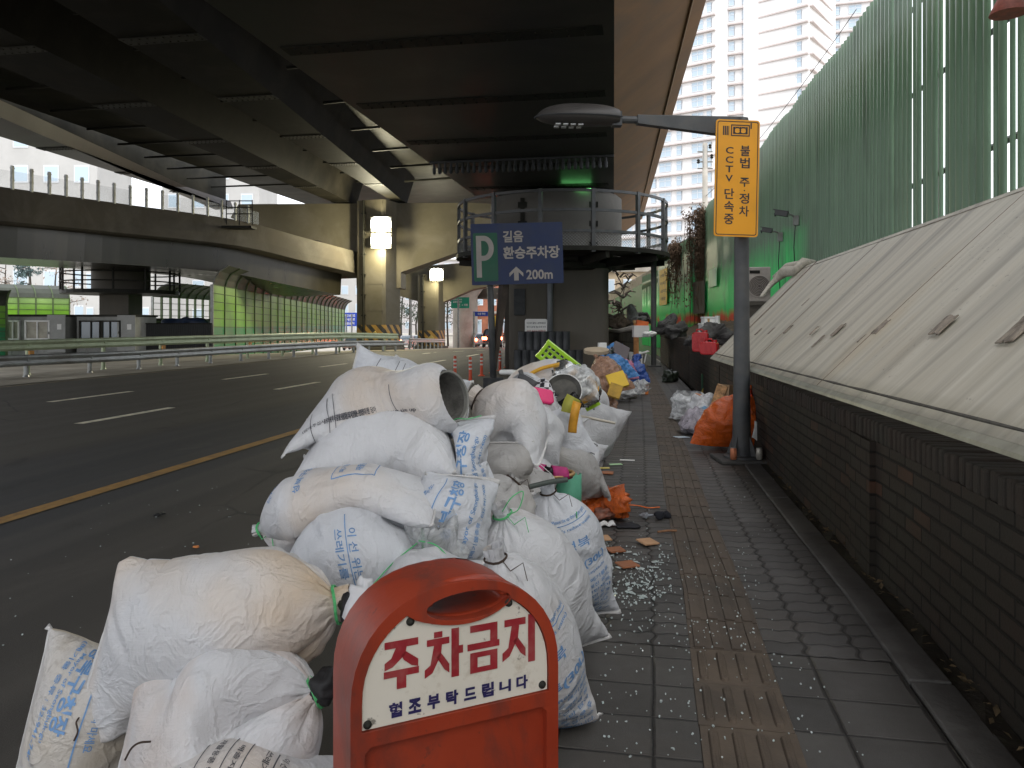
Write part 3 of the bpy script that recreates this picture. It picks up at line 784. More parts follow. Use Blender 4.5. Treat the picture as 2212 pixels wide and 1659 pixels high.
tr = tg.new('BsdfTransparent'); tg.l.new(tr.outputs[0], mxs.inputs[1]); tg.l.new(tg.bsdf((.6, .66, .68), .1).outputs[0], mxs.inputs[2]); mScreen = tg.done(mxs)
along([(-.14, .02), (-.16, .02), (-.16, .75), (-.14, .75)], 'clear_screen', mScreen, 2, 27)
p = at(525, 462, 41.6); mb = MB()
for z_ in (0, .35, .7): mb.tube([p+_rt*-.9+Vector((0, 0, z_)), p+_rt*.5+Vector((0, 0, z_))], .03, 5)
for x in (-.9, -.2, .5): mb.tube([p+_rt*x+Vector((0, 0, -.6)), p+_rt*x+Vector((0, 0, .75))], .03, 5)
mb.box(p+Vector((0, 0, -.75))-_rt*.2, (1.6, .9, .12), Rz); mb.build('inspection_cage', mSteelDk, rampT)

# ------------------------------------------------------------------ ring pier under the ramp
pb = at(262, 700, 43); pb.z = 0
p2 = thing('ramp_pier', 'shaded ramp pier with railed inspection platform behind the site cabins', 'bridge pier', (pb.x, pb.y, -.7))
mb = MB(); mb.box((pb.x, pb.y, 1.2), (1.6, 1.6, 5.0), Rz); mb.build('shaft', mConc, p2)
mb = MB(); mb.lathe([(0, 2.9), (3.0, 2.95), (3.0, 3.15), (0, 3.2)], pb, n=32); mb.build('walkway_floor', mSteelDk, p2)
mb = MB(); mb.lathe([(1.5, 3.0), (1.5, 4.9), (0, 4.9)], pb, n=24); mb.build('drum', mConc, p2, smooth=True, auto=30)
for z_ in (3.6, 4.1, 4.6):
    mb = MB(); mb.tube([pb+Vector((3*math.cos(a), 3*math.sin(a), z_)) for a in np.linspace(0, 2*math.pi, 33)], .04, 5); mb.build('guard_rail', mSteelDk, p2)
for k in range(12):
    a = 2*math.pi*k/12; mb = MB(); mb.box(pb+Vector((3*math.cos(a), 3*math.sin(a), 3.9)), (.08, .08, 1.6)); mb.build('rail_post', mSteelDk, p2)

# ------------------------------------------------------------------ noise barriers
def barrier_mat():
    t = NT('noise_barrier_panels'); p = t.world(); sx = t.new('SeparateXYZ'); t.l.new(p, sx.inputs[0])
    z01 = t.math('MULTIPLY_ADD', sx.outputs[2], 1/3.9, .15)
    c = t.ramp(z01, (0, (.015, .27, .10)), (.44, (.013, .24, .085)), (.445, (.12, .36, .018)), (.72, (.20, .44, .03)), (.90, (.30, .48, .15)), (1, (.32, .46, .2)))
    c = t.mix(t.ramp(t.noise(p, .35, 5, .6), (.35, (.55,)*3), (.65, (0,)*3)), c, (.02, .05, .025, 1))
    return t.done(t.bsdf(c, .35, 0, t.bump(t.noise(p, 3, 3), .1), .5))
mBar = barrier_mat(); mBarRail = M('barrier_rail_olive', (.075, .11, .045), .5, var=.2, vs=2)
def noise_barrier(label, A, B, n, h, flat=True, rows=9, lean=.8):
    A, B = Vector(A), Vector(B); d = (B-A); dn = Vector((d.x, d.y, 0)).normalized(); s_ = Vector((dn.y, -dn.x, 0))
    if s_.dot(-_ax-_rt*-.6) < 0: s_ = -s_
    t = thing('noise_barrier', label, 'noise barrier', tuple(A))
    def P(f, z_, o=0): return A+d*f+Vector((0, 0, z_))+s_*o
    mb = MB(); hv = h*.80
    mb.add([P(0, 0), P(1, 0), P(1, hv), P(0, hv)], [(0, 1, 2, 3)]); mb.add([P(0, 0, -.12), P(1, 0, -.12), P(1, hv, -.12), P(0, hv, -.12)], [(3, 2, 1, 0)])
    mb.build('panel', mBar, t)
    mb = MB(); L = [(hv, 0), (hv+.35*h*.2, .12*lean), (hv+.7*h*.2, .4*lean), (h, lean)]
    for (z0, o0), (z1, o1) in zip(L, L[1:]): mb.add([P(0, z0, o0), P(1, z0, o0), P(1, z1, o1), P(0, z1, o1)], [(0, 1, 2, 3)])
    mb.build('curved_top', M('barrier_top_green', (.045, .052, .038), .5, var=.3, vs=1), t)
    mb = MB()
    for k in range(rows+1):
        z_ = hv*k/rows; mb.prism([P(0, z_-.018, .03), P(1, z_-.018, .03), P(1, z_+.018, .03), P(0, z_+.018, .03)], s_*-.05)
    mb.build('rail', mBarRail, t)
    for k in range(n+1):
        f = k/n; mb = MB(); w_ = dn*.045
        mb.prism([P(f, 0, .05)-w_, P(f, 0, .05)+w_, P(f, hv, .05)+w_, P(f, hv, .05)-w_], s_*-.15)
        for (z0, o0), (z1, o1) in zip(L, L[1:]): mb.tube([P(f, z0, o0+.04), P(f, z1, o1+.04)], .045, 4)
        mb.build('post', mSteelGrey if k == 0 else mBarRail, t)
    return t
def fl(u, d, z_): q = at(u, 700, d); q.z = z_; return q
noise_barrier('long green gradient noise barrier with grid posts and curved dark top', fl(459, 40, -.6), fl(744, 84, -1.1), 22, 4.95)
noise_barrier('end piece of green noise barrier at the left edge beside the grey cabin', fl(-160, 33, -.5), fl(14, 35, -.5), 4, 3.3)
noise_barrier('green noise barrier seen behind the grey cabins', fl(-40, 52, -.6), fl(150, 56, -.6), 5, 4.7, lean=-1.0)
nb = noise_barrier('open framed noise barrier with green top left of the long barrier', fl(330, 50, -.6), fl(470, 58, -.6), 8, 4.6, lean=1.2)
for o in list(bpy.data.objects):
    if o.parent == nb and o.name.startswith('panel'): o.data.materials[0] = mSteelDk; o.scale = (1, 1, .62); o.matrix_parent_inverse = Matrix.Translation((-nb.location.x, -nb.location.y, -nb.location.z*.62-.0))  # opaque dark panel added in the open frame to hide the bright background

# ------------------------------------------------------------------ site cabins, hoarding, tarpaulin
mCab = M('cabin_paint', (.25, .255, .24), .6, var=.12, vs=1.2, bump=.1, bs=20, dirt=(.09, .085, .075), dscale=1, damt=.6)
def cabin(label, u0, u1, dist, wins, door):
    A, B = fl(u0, dist, -.6), fl(u1, dist, -.6); c = (A+B)/2; wd = (B-A).length
    t = thing('site_cabin', label, 'cabin', (c.x, c.y, -.6)); h = 2.25
    mb = MB(); mb.box(c+_ax*1.2+Vector((0, 0, h/2)), (wd, 2.4, h), Rz)
    for k in range(int(wd/.3)): mb.box(A+_rt*(.15+.3*k)+Vector((0, 0, h/2))-_ax*.006, (.03, .02, h-.2), Rz)
    mb.build('wall', mCab, t)
    mb = MB(); mb.box(c+_ax*1.2+Vector((0, 0, h+.05)), (wd+.12, 2.52, .1), Rz); mb.build('roof', mSteelDk, t)
    for u, w_, pale in wins:
        p = at(u, 713, dist-.05); mb = MB()
        for dx, dz, sx, sz in ((-w_/2, 0, .07, .86), (w_/2, 0, .07, .86), (0, .42, w_+.07, .07), (0, -.42, w_+.07, .07), (0, 0, .05, .8)):
            mb.box(p+_rt*dx+Vector((0, 0, dz)), (sx, .09, sz), Rz)
        f = mb.build('window_frame', mWhiteP if pale else mSteelDk, t)
        mb = MB(); mb.box(p+_ax*.03, (w_, .04, .8), Rz); mb.build('pane', M('blind_pale', (.35, .33, .27), .6) if pale else mPane, f)
    p = at(door, 722, dist-.04); mb = MB(); mb.box(p+Vector((0, 0, .03)), (.85, .06, 1.75), Rz); dr = mb.build('door', M('cabin_door', (.28, .285, .27), .5, var=.1), t, bevel=.01)
    mb = MB(); mb.tube([p-_rt*.33-_ax*.06, p-_rt*.33-_ax*.1+Vector((0, 0, .12))], .025, 6); mb.build('handle', mSteelGrey, dr)
    mb = MB(); mb.box(p+_rt*.15+Vector((0, 0, .35))-_ax*.035, (.2, .01, .26), Rz); mb.build('paper_notice', mWhiteP, dr)
cabin('grey site cabin with pale blinds in its window, far left by the barrier', -10, 139, 36, ((28, .55, True), (81, 1.1, True)), 122)
cabin('grey site cabin with two dark windows and a notice on its door', 166, 287, 36.5, ((197, 1.05, False), (238, .95, False)), 273)
hA, hB = fl(292, 37.5, -.6), fl(458, 39.6, -.6)
t = thing('site_hoarding', 'dark grey site hoarding between the cabins and the green barrier', 'hoarding', tuple(hA)); dv_ = hB-hA
mb = MB(); n = 40
P = np.array([[tuple(hA+dv_*(i/(n*4))+_ax*(.04 if i % 4 < 2 else 0)+Vector((0, 0, z_))) for i in range(n*4+1)] for z_ in (0, 1.9)]); mb.grid(P); mb.build('sheeting', M('hoarding_dark', (.03, .031, .033), .5, var=.2), t)
mb = MB(); mb.tube([hA+Vector((0, 0, 1.92)), hB+Vector((0, 0, 1.92))], .03, 5); mb.build('rail', mSteelDk, t)
def lump(name, label, cat, mat, pts, r, seed, squash=.6, amp=.3, n=(22, 34), group=None, smooth=True, fine=.15, floor=None, parent=None):
    """an irregular soft heap: one skin over several overlapping lobes"""
    rs = np.random.RandomState(seed); c = np.mean([tuple(p) for p in pts], 0)
    th = np.linspace(0, math.pi, n[0]); ph = np.linspace(0, 2*math.pi, n[1]+1)[:-1]
    D = np.stack([np.outer(np.sin(th), np.cos(ph)), np.outer(np.sin(th), np.sin(ph)), np.outer(np.cos(th), np.ones_like(ph))], -1)
    rad = np.full(D.shape[:2], .02)
    for p, rr in zip(pts, r if isinstance(r, (list, tuple)) else [r]*len(pts)):
        o = np.array(tuple(p))-c; b = (D*o).sum(-1); q = b*b-(o*o).sum()+rr*rr
        h = np.where(q > 0, b+np.sqrt(np.maximum(q, 0)), 0); rad = np.maximum(rad, h)
    for _ in range(2): rad = (rad*2+np.roll(rad, 1, 1)+np.roll(rad, -1, 1)+np.vstack([rad[:1], rad[:-1]])+np.vstack([rad[1:], rad[-1:]]))/6
    for k in range(14):
        d = rs.randn(3); d /= np.linalg.norm(d); f = rs.uniform(3, 9); ph0 = rs.uniform(0, 6.28)
        rad *= 1+amp*.12*np.sin(f*(D@d)+ph0)
    if fine: rad *= 1+rs.randn(*rad.shape)*fine*.2
    X = c+D*rad[..., None]
    X[..., 2] = c[2]+(X[..., 2]-c[2])*squash
    if floor is not None: X[..., 2] = np.maximum(X[..., 2], floor+rs.rand(*rad.shape)*.004)
    mb = MB(); mb.grid(X[::-1], wrap=True)
    o = mb.build(name, mat, parent, smooth=smooth)
    if label: tag(o, label, cat, group)
    return o
lump('tarpaulin', 'dark blue tarpaulin heap above the hoarding', 'tarpaulin', M('tarp_blue', (.015, .03, .07), .5, var=.3), [fl(u, 40.5, 1.35) for u in (355, 375, 400, 425, 440)], .5, 3, .6, floor=.9)

# ------------------------------------------------------------------ two guardrails beside the road
mRailG = M('guardrail_zinc', (.33, .34, .33), .38, metal=.55, var=.15, vs=3, bump=.1, bs=15, dirt=(.17, .155, .125), dscale=1.5, damt=.6)
mRailY = M('guardrail_zinc_green', (.40, .46, .30), .42, metal=.35, var=.15, vs=3, bump=.1, bs=15, dirt=(.2, .2, .14), dscale=1.5, damt=.5)
def guardrail(label, mat, pts, ztop, posts, refl=False):
    t = thing('guardrail', label, 'guardrail', (pts[0][0], pts[0][1], gz(*pts[0])))
    prof = [(.0, 0), (.045, -.04), (.045, -.10), (0, -.14), (0, -.17), (.045, -.21), (.045, -.27), (0, -.31)]
    L = [Vector(p) for p in spline([(x, y, gz(x, y)) for x, y in pts], 60)]
    secs = np.array([[tuple(p+Vector((o, 0, ztop+z_))) for o, z_ in prof] for p in L]); mb = MB(); mb.grid(secs)
    mb.grid(np.array([[tuple(p+Vector((o-.012, 0, ztop+z_))) for o, z_ in prof[::-1]] for p in L])); mb.build('beam', mat, t, smooth=True)
    for k in range(posts):
        f = (k+.4)/posts*59; i = int(f); p = L[i].lerp(L[min(i+1, 59)], f-i)
        mb = MB(); mb.lathe([(.09, 0), (.06, .06), (.057, ztop-.02), (0, ztop)], p-Vector((.09, 0, 0)), n=10); mb.box(p+Vector((-.03, 0, ztop-.155)), (.1, .12, .2)); po = mb.build('post', mat, t, smooth=False)
        if refl and k % 2 == 0: mb = MB(); mb.box(p+Vector((.03, 0, ztop-.40)), (.05, .16, .16)); mb.build('reflector', M('reflector_amber', (.5, .22, .03), .4, var=0) if k == 0 else bpy.data.materials['reflector_amber'], po)
guardrail('grey steel guardrail nearest the road on the left', mRailG, [(-17.6, 8), (-16.9, 17), (-16.1, 21), (-15.8, 27), (-15.0, 36), (-14.6, 44)], .62, 19)
guardrail('green tinted guardrail running behind the grey one with orange reflectors', mRailY, [(-18.6, 8), (-18.0, 17), (-17.2, 22), (-16.7, 28), (-15.8, 37), (-15.0, 44)], 1.02, 14, True)
guardrail('short guardrail between the two striped columns', mRailG, [(-16.4, 50.5), (-16.9, 55), (-17.3, 60), (-17.6, 64)], .8, 9)
sheet('road_shoulder', M('shoulder_concrete', (.36, .325, .26), .9, var=.25, vs=.8, bump=.2, bs=20, dirt=(.14, .12, .09), dscale=.5, damt=.6), [-18.4, -16.6, lambda y: -14.95 if y < 40 else -14.9+.05*(y-40)], list(np.arange(0, 78, 3)), lambda x, y: gz(x, y)+.012)

# ------------------------------------------------------------------ low brick wall along the pavement
def brick_mat(name, c, c2, pu=.215, pv=.072, jw=.009, k=1.0):
    t = NT(name); uvn = t.new('TexCoord').outputs['UV']; sx = t.new('SeparateXYZ'); t.l.new(uvn, sx.inputs[0])
    w1 = t.noise(uvn, 9, 3)
    u = t.math('ADD', sx.outputs[0], t.math('MULTIPLY_ADD', w1, .008, -.004)); v = t.math('ADD', sx.outputs[1], t.math('MULTIPLY_ADD', w1, .006, -.003))
    j, rnd, d = grid_mask(t, u, v, pu, pv, 0, 0, 1, 1, jw, .5)
    b = t.mix(rnd, c4(c), c4(c2)); b = t.mix(t.ramp(rnd, (.86, (0,)*3), (.9, (1,)*3)), b, (c[0]*1.9, c[1]*1.35, c[2]*1.1, 1))
    b = t.mix(t.ramp(t.noise(uvn, 2.5, 7, .65), (.4, (.75,)*3), (.72, (0,)*3)), b, (.028, .026, .020, 1))
    b = t.mix(t.ramp(t.noise(uvn, .9, 5, .6), (.5, (0,)*3), (.7, (.5,)*3)), b, (.05, .05, .035, 1))
    b = t.mix(j, (.014, .012, .010, 1), b)
    n = t.bump(j, .8, .01); n = t.bump(t.noise(uvn, 60, 5, .65), .5, .006, n)
    return t.done(t.bsdf(b, .85, 0, n, .3))
mBrick = brick_mat('old_brick', (.044, .029, .021), (.028, .022, .018))
mBrickCap = M('coping_brick', (.034, .025, .019), .85, var=.35, vs=14, bump=.4, bs=60, dirt=(.03, .028, .022), dscale=4, damt=.8)
def wall_piece(label, y0, y1, h, h2=None, cap=True, name='brick_wall'):
    t = thing(name, label, 'brick wall', (wallx(y0), y0, 0)); ys = np.arange(y0, y1+.01, .25)
    mb = MB(); uv = []; rows = []
    for z_ in (-.1, h): rows.append([(wallx(y), y, z_) for y in ys]); uv += [(y, z_) for y in ys]
    rows.append([(wallx(y)+.3, y, h) for y in ys]); uv += [(y, h+.3) for y in ys]
    rows.append([(wallx(y)+.3, y, -.1) for y in ys]); uv += [(y, h+.7) for y in ys]
    mb.grid(np.array(rows)); n = len(ys)
    for i in (0, n-1): mb.f.append((i, n+i, 2*n+i, 3*n+i)); mb.m.append(0)
    o = mb.build('masonry', mBrick, t, uvs=uv); o.data.update()
    if o.data.polygons[0].normal.x > 0: o.data.flip_normals()
    if cap:
        mb = MB(); y = y0
        while y < y1-.05:
            a = math.atan2(wallx(y+.06)-wallx(y), .06); x = wallx(y)
            mb.box((x+.10, y+.031, h+.055+random.uniform(-.004, .004)), (.235+random.uniform(-.008, .008), .056, .105), Matrix.Rotation(-a+random.uniform(-.03, .03), 3, 'Z')); y += .066
        mb.build('brick_coping', mBrickCap, t, bevel=.012)
    return t
def buttress(t, y, h):
    mb = MB(); w_ = .42; x = wallx(y); vs = []; uv = []
    ring = [(x+.02, y-w_/2), (x-.022, y-w_/2), (x-.022, y+w_/2), (x+.02, y+w_/2)]
    s_ = 0
    for i, p in enumerate(ring):
        if i: s_ += math.dist(p, ring[i-1])
        for z_ in (-.1, h): vs.append((*p, z_)); uv.append((s_+y-.21, z_))
    mb.add(vs, [(2*i, 2*i+2, 2*i+3, 2*i+1) for i in range(3)]); o = mb.build('pilaster', mBrick, t, uvs=uv)
w1_ = wall_piece('long low dark brick wall under the sloping metal roof', -5, 11.6, .70)
for y in (4.4,): buttress(w1_, y, .70)
wall_piece('brick planter wall carrying the red cans', 11.6, 17.2, .71)
wall_piece('taller far brick planter wall below the grey boulders', 17.2, 27, .86)
mSoil = M('debris_soil', (.085, .062, .043), .95, var=.5, vs=5, bump=1.0, bs=16, dirt=(.16, .11, .07), dscale=3, damt=.8)
P = np.array([[(wallx(y)+.25+k*.28, y, .74+.10*k*.5+(.14 if y > 17.2 else 0)+random.uniform(-.04, .05)+min(.5, k*.07)) for k in range(9)] for y in np.arange(11.4, 34, .3)])
mb = MB(); mb.grid(P); o = mb.build('planter_soil', mSoil, smooth=True); o['kind'] = 'structure'
if o.data.polygons[0].normal.z < 0: o.data.flip_normals()

# ------------------------------------------------------------------ sloping sheet metal roof above the wall
def zinc_mat():
    t = NT('painted_roof_sheet'); uvn = t.new('TexCoord').outputs['UV']
    def mp(sc):
        m_ = t.new('Mapping'); t.l.new(uvn, m_.inputs[0]); m_.inputs['Scale'].default_value = sc; return m_.outputs[0]
    st = t.noise(mp((6, .35, 1)), 2.2, 7, .6)
    c = t.mix(t.ramp(st, (.3, (0,)*3), (.7, (1,)*3)), (.41, .375, .30, 1), (.57, .54, .46, 1))
    rust = t.ramp(t.noise(mp((1.2, .35, 1)), 1.5, 6, .6), (.54, (0,)*3), (.75, (.55,)*3)); c = t.mix(rust, c, (.44, .35, .22, 1))
    spk = t.ramp(t.noise(mp((1, 1, 1)), 26, 4, .7), (.60, (0,)*3), (.68, (.85,)*3))
    msk = t.ramp(t.noise(mp((1, .5, 1)), 2.4, 4), (.48, (0,)*3), (.60, (1,)*3))
    c = t.mix(t.math('MULTIPLY', spk, msk), c, (.10, .09, .08, 1))
    grime = t.ramp(t.noise(mp((5, .25, 1)), 1.0, 5), (.48, (0,)*3), (.70, (.7,)*3)); c = t.mix(grime, c, (.20, .185, .16, 1))
    n = t.bump(t.noise(mp((8, .3, 1)), 3, 4), .12, .01)
    return t.done(t.bsdf(c, t.math('MULTIPLY_ADD', st, .3, .38), .0, n, .45))
mZinc = zinc_mat()
LE = [(1.32, -5, .975), (1.22, -1, .955), (1.10, 2.55, .93), (.97, 6.3, .90), (.82, 11.05, .85)]
UE = [(2.50, -5, 2.26), (2.42, -1, 2.22), (2.33, 2.55, 2.18), (2.28, 5.8, 2.15), (2.03, 11.2, 2.08)]
L1, U1 = spline(LE, 60), spline(UE, 60)
roof = thing('metal_roof', 'long sloping pale metal sheet roof with rust spots above the brick wall', 'roof', LE[2])
mb = MB(); K = 14; rr_ = np.random.RandomState(3); sag = rr_.randn(60)*.004
G = np.array([[L1[i]*(1-k/K)+U1[i]*(k/K)+np.array((-.7, 0, .7))*(.012*math.sin(math.pi*k/K)*math.sin(i*.55)+sag[i]*math.sin(math.pi*k/K)) for k in range(K+1)] for i in range(60)])
mb.grid(G); uv = [(i*.28, k*.13) for i in range(60) for k in range(K+1)]
o = mb.build('sheet', mZinc, roof, smooth=True, uvs=uv); md = o.modifiers.new('t', 'SOLIDIFY'); md.thickness = .015; md.offset = 0
for i in (7, 17, 27, 37, 47, 56):
    mb = MB(); a, b = G[i][0], G[i][K]; s_ = Vector((0, .018, 0)); up = Vector((-.7, 0, .7))
    mb.tube([Vector(G[i][k])+up*.004 for k in range(K+1)], .006, 4); mb.build('seam', M('seam_rust', (.16, .12, .085), .7, var=.3) if i == 7 else bpy.data.materials['seam_rust'], roof)
mb = MB(); secs = []
for i in range(60):
    p = Vector(L1[i]); secs.append([p+Vector((.02, 0, .027)), p+Vector((-.028, 0, -.018)), p+Vector((-.031, 0, -.034)), p+Vector((.02, 0, .012))])
loft(mb, secs); mb.build('drip_edge', M('drip_edge_sheet', (.34, .34, .28), .42, metal=.25, var=.2, vs=5, bump=.15, bs=9, dirt=(.12, .12, .09), dscale=4, damt=.6), roof)
mb = MB()
for i in range(0, 60):
    p = Vector(L1[i])
mb.tube([Vector(p)+Vector((.03, 0, .040)) for p in L1], [.004+.005*abs(math.sin(k*1.7)) for k in range(60)], 5); mb.build('dirt_line', M('gutter_dirt', (.07, .065, .055), .9, var=.4, vs=20), roof)
mb = MB(); secs = []
for i in range(60):
    p = Vector(U1[i]); secs.append([p+Vector((-.05, 0, -.03)), p+Vector((.05, 0, .03)), p+Vector((.05, 0, -.1)), p+Vector((-.03, 0, -.1))])
loft(mb, secs); mb.build('ridge_cap', M('ridge_sheet', (.36, .33, .27), .5, var=.2, vs=4, dirt=(.12, .11, .09), dscale=5, damt=.7), roof)
mRust = M('rust_patch', (.30, .255, .205), .85, var=.3, vs=22, bump=.3, bs=60, dirt=(.07, .055, .045), dscale=13, damt=1.0)
def on_roof(u, v, lift=.012):
    o = Vector((0, 0, EYE)); d = at(u, v, 1)-o
    for a in np.linspace(1.5, 14, 900):
        p = o+d*a; i = int(np.argmin(abs(L1[:, 1]-p.y))); x0, z0 = L1[i][0], L1[i][2]; x1, z1 = U1[i][0], U1[i][2]
        if p.x > x0 and p.z < z0+(p.x-x0)*(z1-z0)/(x1-x0): return p+Vector((-.7, 0, .7))*lift, (Vector(U1[i])-Vector(L1[i])).normalized()
    return None, None
for u, v, sy, su in ((1640, 718, .07, .10), (1668, 717, .08, .09), (1705, 713, .09, .11), (1762, 716, .06, .10), (1812, 716, .09, .12), (1905, 711, .11, .12), (2042, 706, .13, .13), (2206, 716, .12, .15), (1742, 655, .02, .10), (1776, 612, .02, .09), (1865, 735, .03, .07), (1770, 740, .03, .12)):
    p, d = on_roof(u, v)
    if p is None: continue
    n_ = Vector((-d.z, 0, d.x)); s_ = n_.cross(d); q = []
    per = [(x, -1) for x in np.linspace(-1, 1, 6)]+[(1, y) for y in np.linspace(-.6, 1, 5)]+[(x, 1) for x in np.linspace(.6, -1, 5)]+[(-1, y) for y in np.linspace(.6, -.6, 4)]
    for x, y in per: q.append(p+d*(y*su*.5+random.uniform(-.008, .008))+s_*(x*sy*.5+random.uniform(-.006, .006)))
    mb = MB(); mb.prism(q, n_*.006); mb.build('rust_patch', mRust, roof)
p, d = on_roof(1745, 700)
mb = MB(); i = 56; A_, B_ = Vector(G[i][3]), Vector(G[i][K]); mb.prism([A_+Vector((-.006, 0, .008)), A_+Vector((-.006, .07, .008)), B_+Vector((-.006, .07, .008)), B_+Vector((-.006, 0, .008))], (-.004, 0, .004)); mb.build('rust_strip', mRust, roof)
p, d = on_roof(1655, 742)
# hose bundle lying on the roof corner
hp = [on_roof(u, v, .05)[0] for u, v in ((1725, 590), (1700, 592), (1685, 606), (1672, 618), (1660, 632), (1650, 646))]
hp = [q for q in hp if q]
mb = MB(); mb.tube([hp[0]+Vector((.25, .05, .10)), hp[0]+Vector((.1, 0, .12))]+hp, [.045, .06, .07, .085, .05, .04, .03, .025][:len(hp)+2], 10)
mb.tube([q+Vector((.05, .05, .09)) for q in hp[:4]], .05, 8)
tag(mb.build('hose_bundle', M('pale_lagging', (.50, .47, .40), .8, var=.3, vs=25, bump=.6, bs=40), smooth=True), 'pale wrapped hose bundle lying over the top corner of the metal roof', 'hose')

# ------------------------------------------------------------------ tall green corrugated fence
FT = ([-8, 5, 9.8, 17.5, 26.6, 26.9, 33.4, 44], [2.95, 2.75, 2.6, 2.29, 1.69, 1.27, .26, -1.5])
def fx(y): return float(np.interp(y, *FT))
def fence_mat():
    t = NT('fence_paint_led_reflection'); p = t.world(); sx = t.new('SeparateXYZ'); t.l.new(p, sx.inputs[0])
    st = t.noise(t.world((1, 2.2, .12)), 3.0, 6, .6)
    c = t.mix(t.ramp(st, (.3, (0,)*3), (.7, (1,)*3)), (.11, .205, .125, 1), (.18, .30, .19, 1))
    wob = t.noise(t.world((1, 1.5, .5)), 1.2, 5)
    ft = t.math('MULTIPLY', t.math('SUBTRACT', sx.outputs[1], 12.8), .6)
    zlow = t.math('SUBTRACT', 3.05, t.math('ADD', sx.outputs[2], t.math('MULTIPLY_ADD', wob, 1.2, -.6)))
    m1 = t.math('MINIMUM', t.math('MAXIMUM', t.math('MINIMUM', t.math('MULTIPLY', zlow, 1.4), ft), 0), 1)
    c = t.mix(m1, c, (.05, .75, .18, 1))  # green LED reflection painted into the lower far panels
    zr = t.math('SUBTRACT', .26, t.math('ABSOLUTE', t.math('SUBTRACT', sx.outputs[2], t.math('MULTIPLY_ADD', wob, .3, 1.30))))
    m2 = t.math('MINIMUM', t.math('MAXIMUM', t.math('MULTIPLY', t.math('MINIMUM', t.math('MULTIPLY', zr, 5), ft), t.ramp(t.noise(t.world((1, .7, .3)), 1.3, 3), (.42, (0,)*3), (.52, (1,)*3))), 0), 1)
    c = t.mix(m2, c, (.75, .10, .05, 1))  # red LED reflection painted in as a broken band near the foot
    c = t.mix(t.ramp(t.noise(t.world((1, 1, .3)), 2.2, 6), (.55, (0,)*3), (.75, (.6,)*3)), c, (.06, .09, .06, 1))
    return t.done(t.bsdf(c, .36, 0, t.bump(t.noise(t.world((1, 3, .3)), 6, 3), .1, .01), .5))
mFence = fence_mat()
fence = thing('corrugated_fence', 'tall green corrugated metal fence with gaps behind the sloping roof', 'fence', (2.75, 5, 0))
frs = np.random.RandomState(11)
def fence_top(y):
    if y < 26.6: return 5.12+.03*math.sin(y*2.1)
    if y < 33.4: return 4.25-.02*(y-27)
    return 3.1-.03*(y-33)
y = -6.0; panels = []; cur = []
k = 0
while y < 44:
    w_ = .135; near = y < 13
    gap = (frs.choice([0, 0, 0, .035, .055, .07]) if y < 8.6 else (frs.choice([0, 0, 0, .008, .015]) if near else 0))
    if 8.2 < y < 9.2: gap += .008
    cur.append((y, w_-gap, fence_top(y)+frs.uniform(-.02, .02), frs.uniform(-.006, .006)))
    y += w_; k += 1
    if k % 8 == 0: panels.append(cur); cur = []
for pn in panels:
    mb = MB(); top = pn[0][2]
    for (y, w_, zt, tl) in pn:
        zt = min(zt, top+.03); prof = []
        for q in range(6):
            a = math.pi*q/5; prof.append((-(.026 if y < 9 else .036)*math.sin(a), w_*(q/5) if True else 0))
        g = [[(fx(y+py)+px, y+py+(z_-2)*tl*.5, z_) for px, py in prof] for z_ in (.3, 2.0, 3.6, zt)]
        mb.grid(np.array(g)[::-1])
        if y > 13 or frs.rand() < 2:   # flat web between ribs where the sheet is whole
            pass
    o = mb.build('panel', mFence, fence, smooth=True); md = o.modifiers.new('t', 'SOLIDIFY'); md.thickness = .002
for z_ in (1.7, 2.75, 3.7, 4.6):
    mb = MB(); ys = np.arange(-6, 27 if z_ > 3.2 else 40, .8)
    mb.tube([(fx(y)+.05, y, z_) for y in ys], .03, 4); mb.build('rail', mPost, fence)
for y in np.arange(-5.3, 40, 2.7):
    mb = MB(); mb.box((fx(y)+.1, y, (fence_top(y)-.15)/2), (.07, .07, fence_top(y)-.15)); mb.build('post', mPost, fence)

# dry creeper hanging over the fence
def creeper(label, y0, y1, zt, drop, n, seed):
    rs = np.random.RandomState(seed); t = thing('dry_creeper', label, 'creeper', (fx(y0)-.1, y0, zt)); mb = MB(); mb2 = MB()
    for k in range(n):
        y = rs.uniform(y0, y1); x = fx(y)-.06-abs(rs.randn())*.09; z_ = zt+rs.uniform(-.15, .2); ln = drop*rs.uniform(.15, 1)**1.4; pts = []
        for j in range(6): pts.append((x+rs.randn()*.03, y+rs.randn()*.05, z_-ln*j/5))
        mb.tube(pts, .006+.004*rs.rand(), 3, caps=False)
        for q in range(26):
            f = rs.rand()**1.2; p = Vector(pts[int(f*5)])+Vector((rs.randn()*.07-.03, rs.randn()*.10, rs.randn()*.10)); s_ = rs.uniform(.03, .07)
            R = Euler(rs.uniform(0, 6.28, 3)).to_matrix(); mb2.add([p+R@Vector(c) for c in ((-s_, 0, 0), (0, -s_*.4, 0), (s_, 0, 0), (0, s_*.4, .01))], [(0, 1, 2, 3)])
    mb.build('stems', M('dry_stem', (.10, .065, .04), .9, var=.4) if 'dry_stem' not in bpy.data.materials else bpy.data.materials['dry_stem'], t)
    mb2.build('leaves', M('dry_leaf', (.13, .085, .055), .9, var=.5, vs=9) if 'dry_leaf' not in bpy.data.materials else bpy.data.materials['dry_leaf'], t)
creeper('thick brown creeper spilling from the fence top down to the boulders', 25.9, 26.9, 4.9, 4.0, 90, 5)
creeper('shorter brown creeper on the stepped end of the green fence', 28.2, 29.8, 4.1, 2.4, 60, 6)

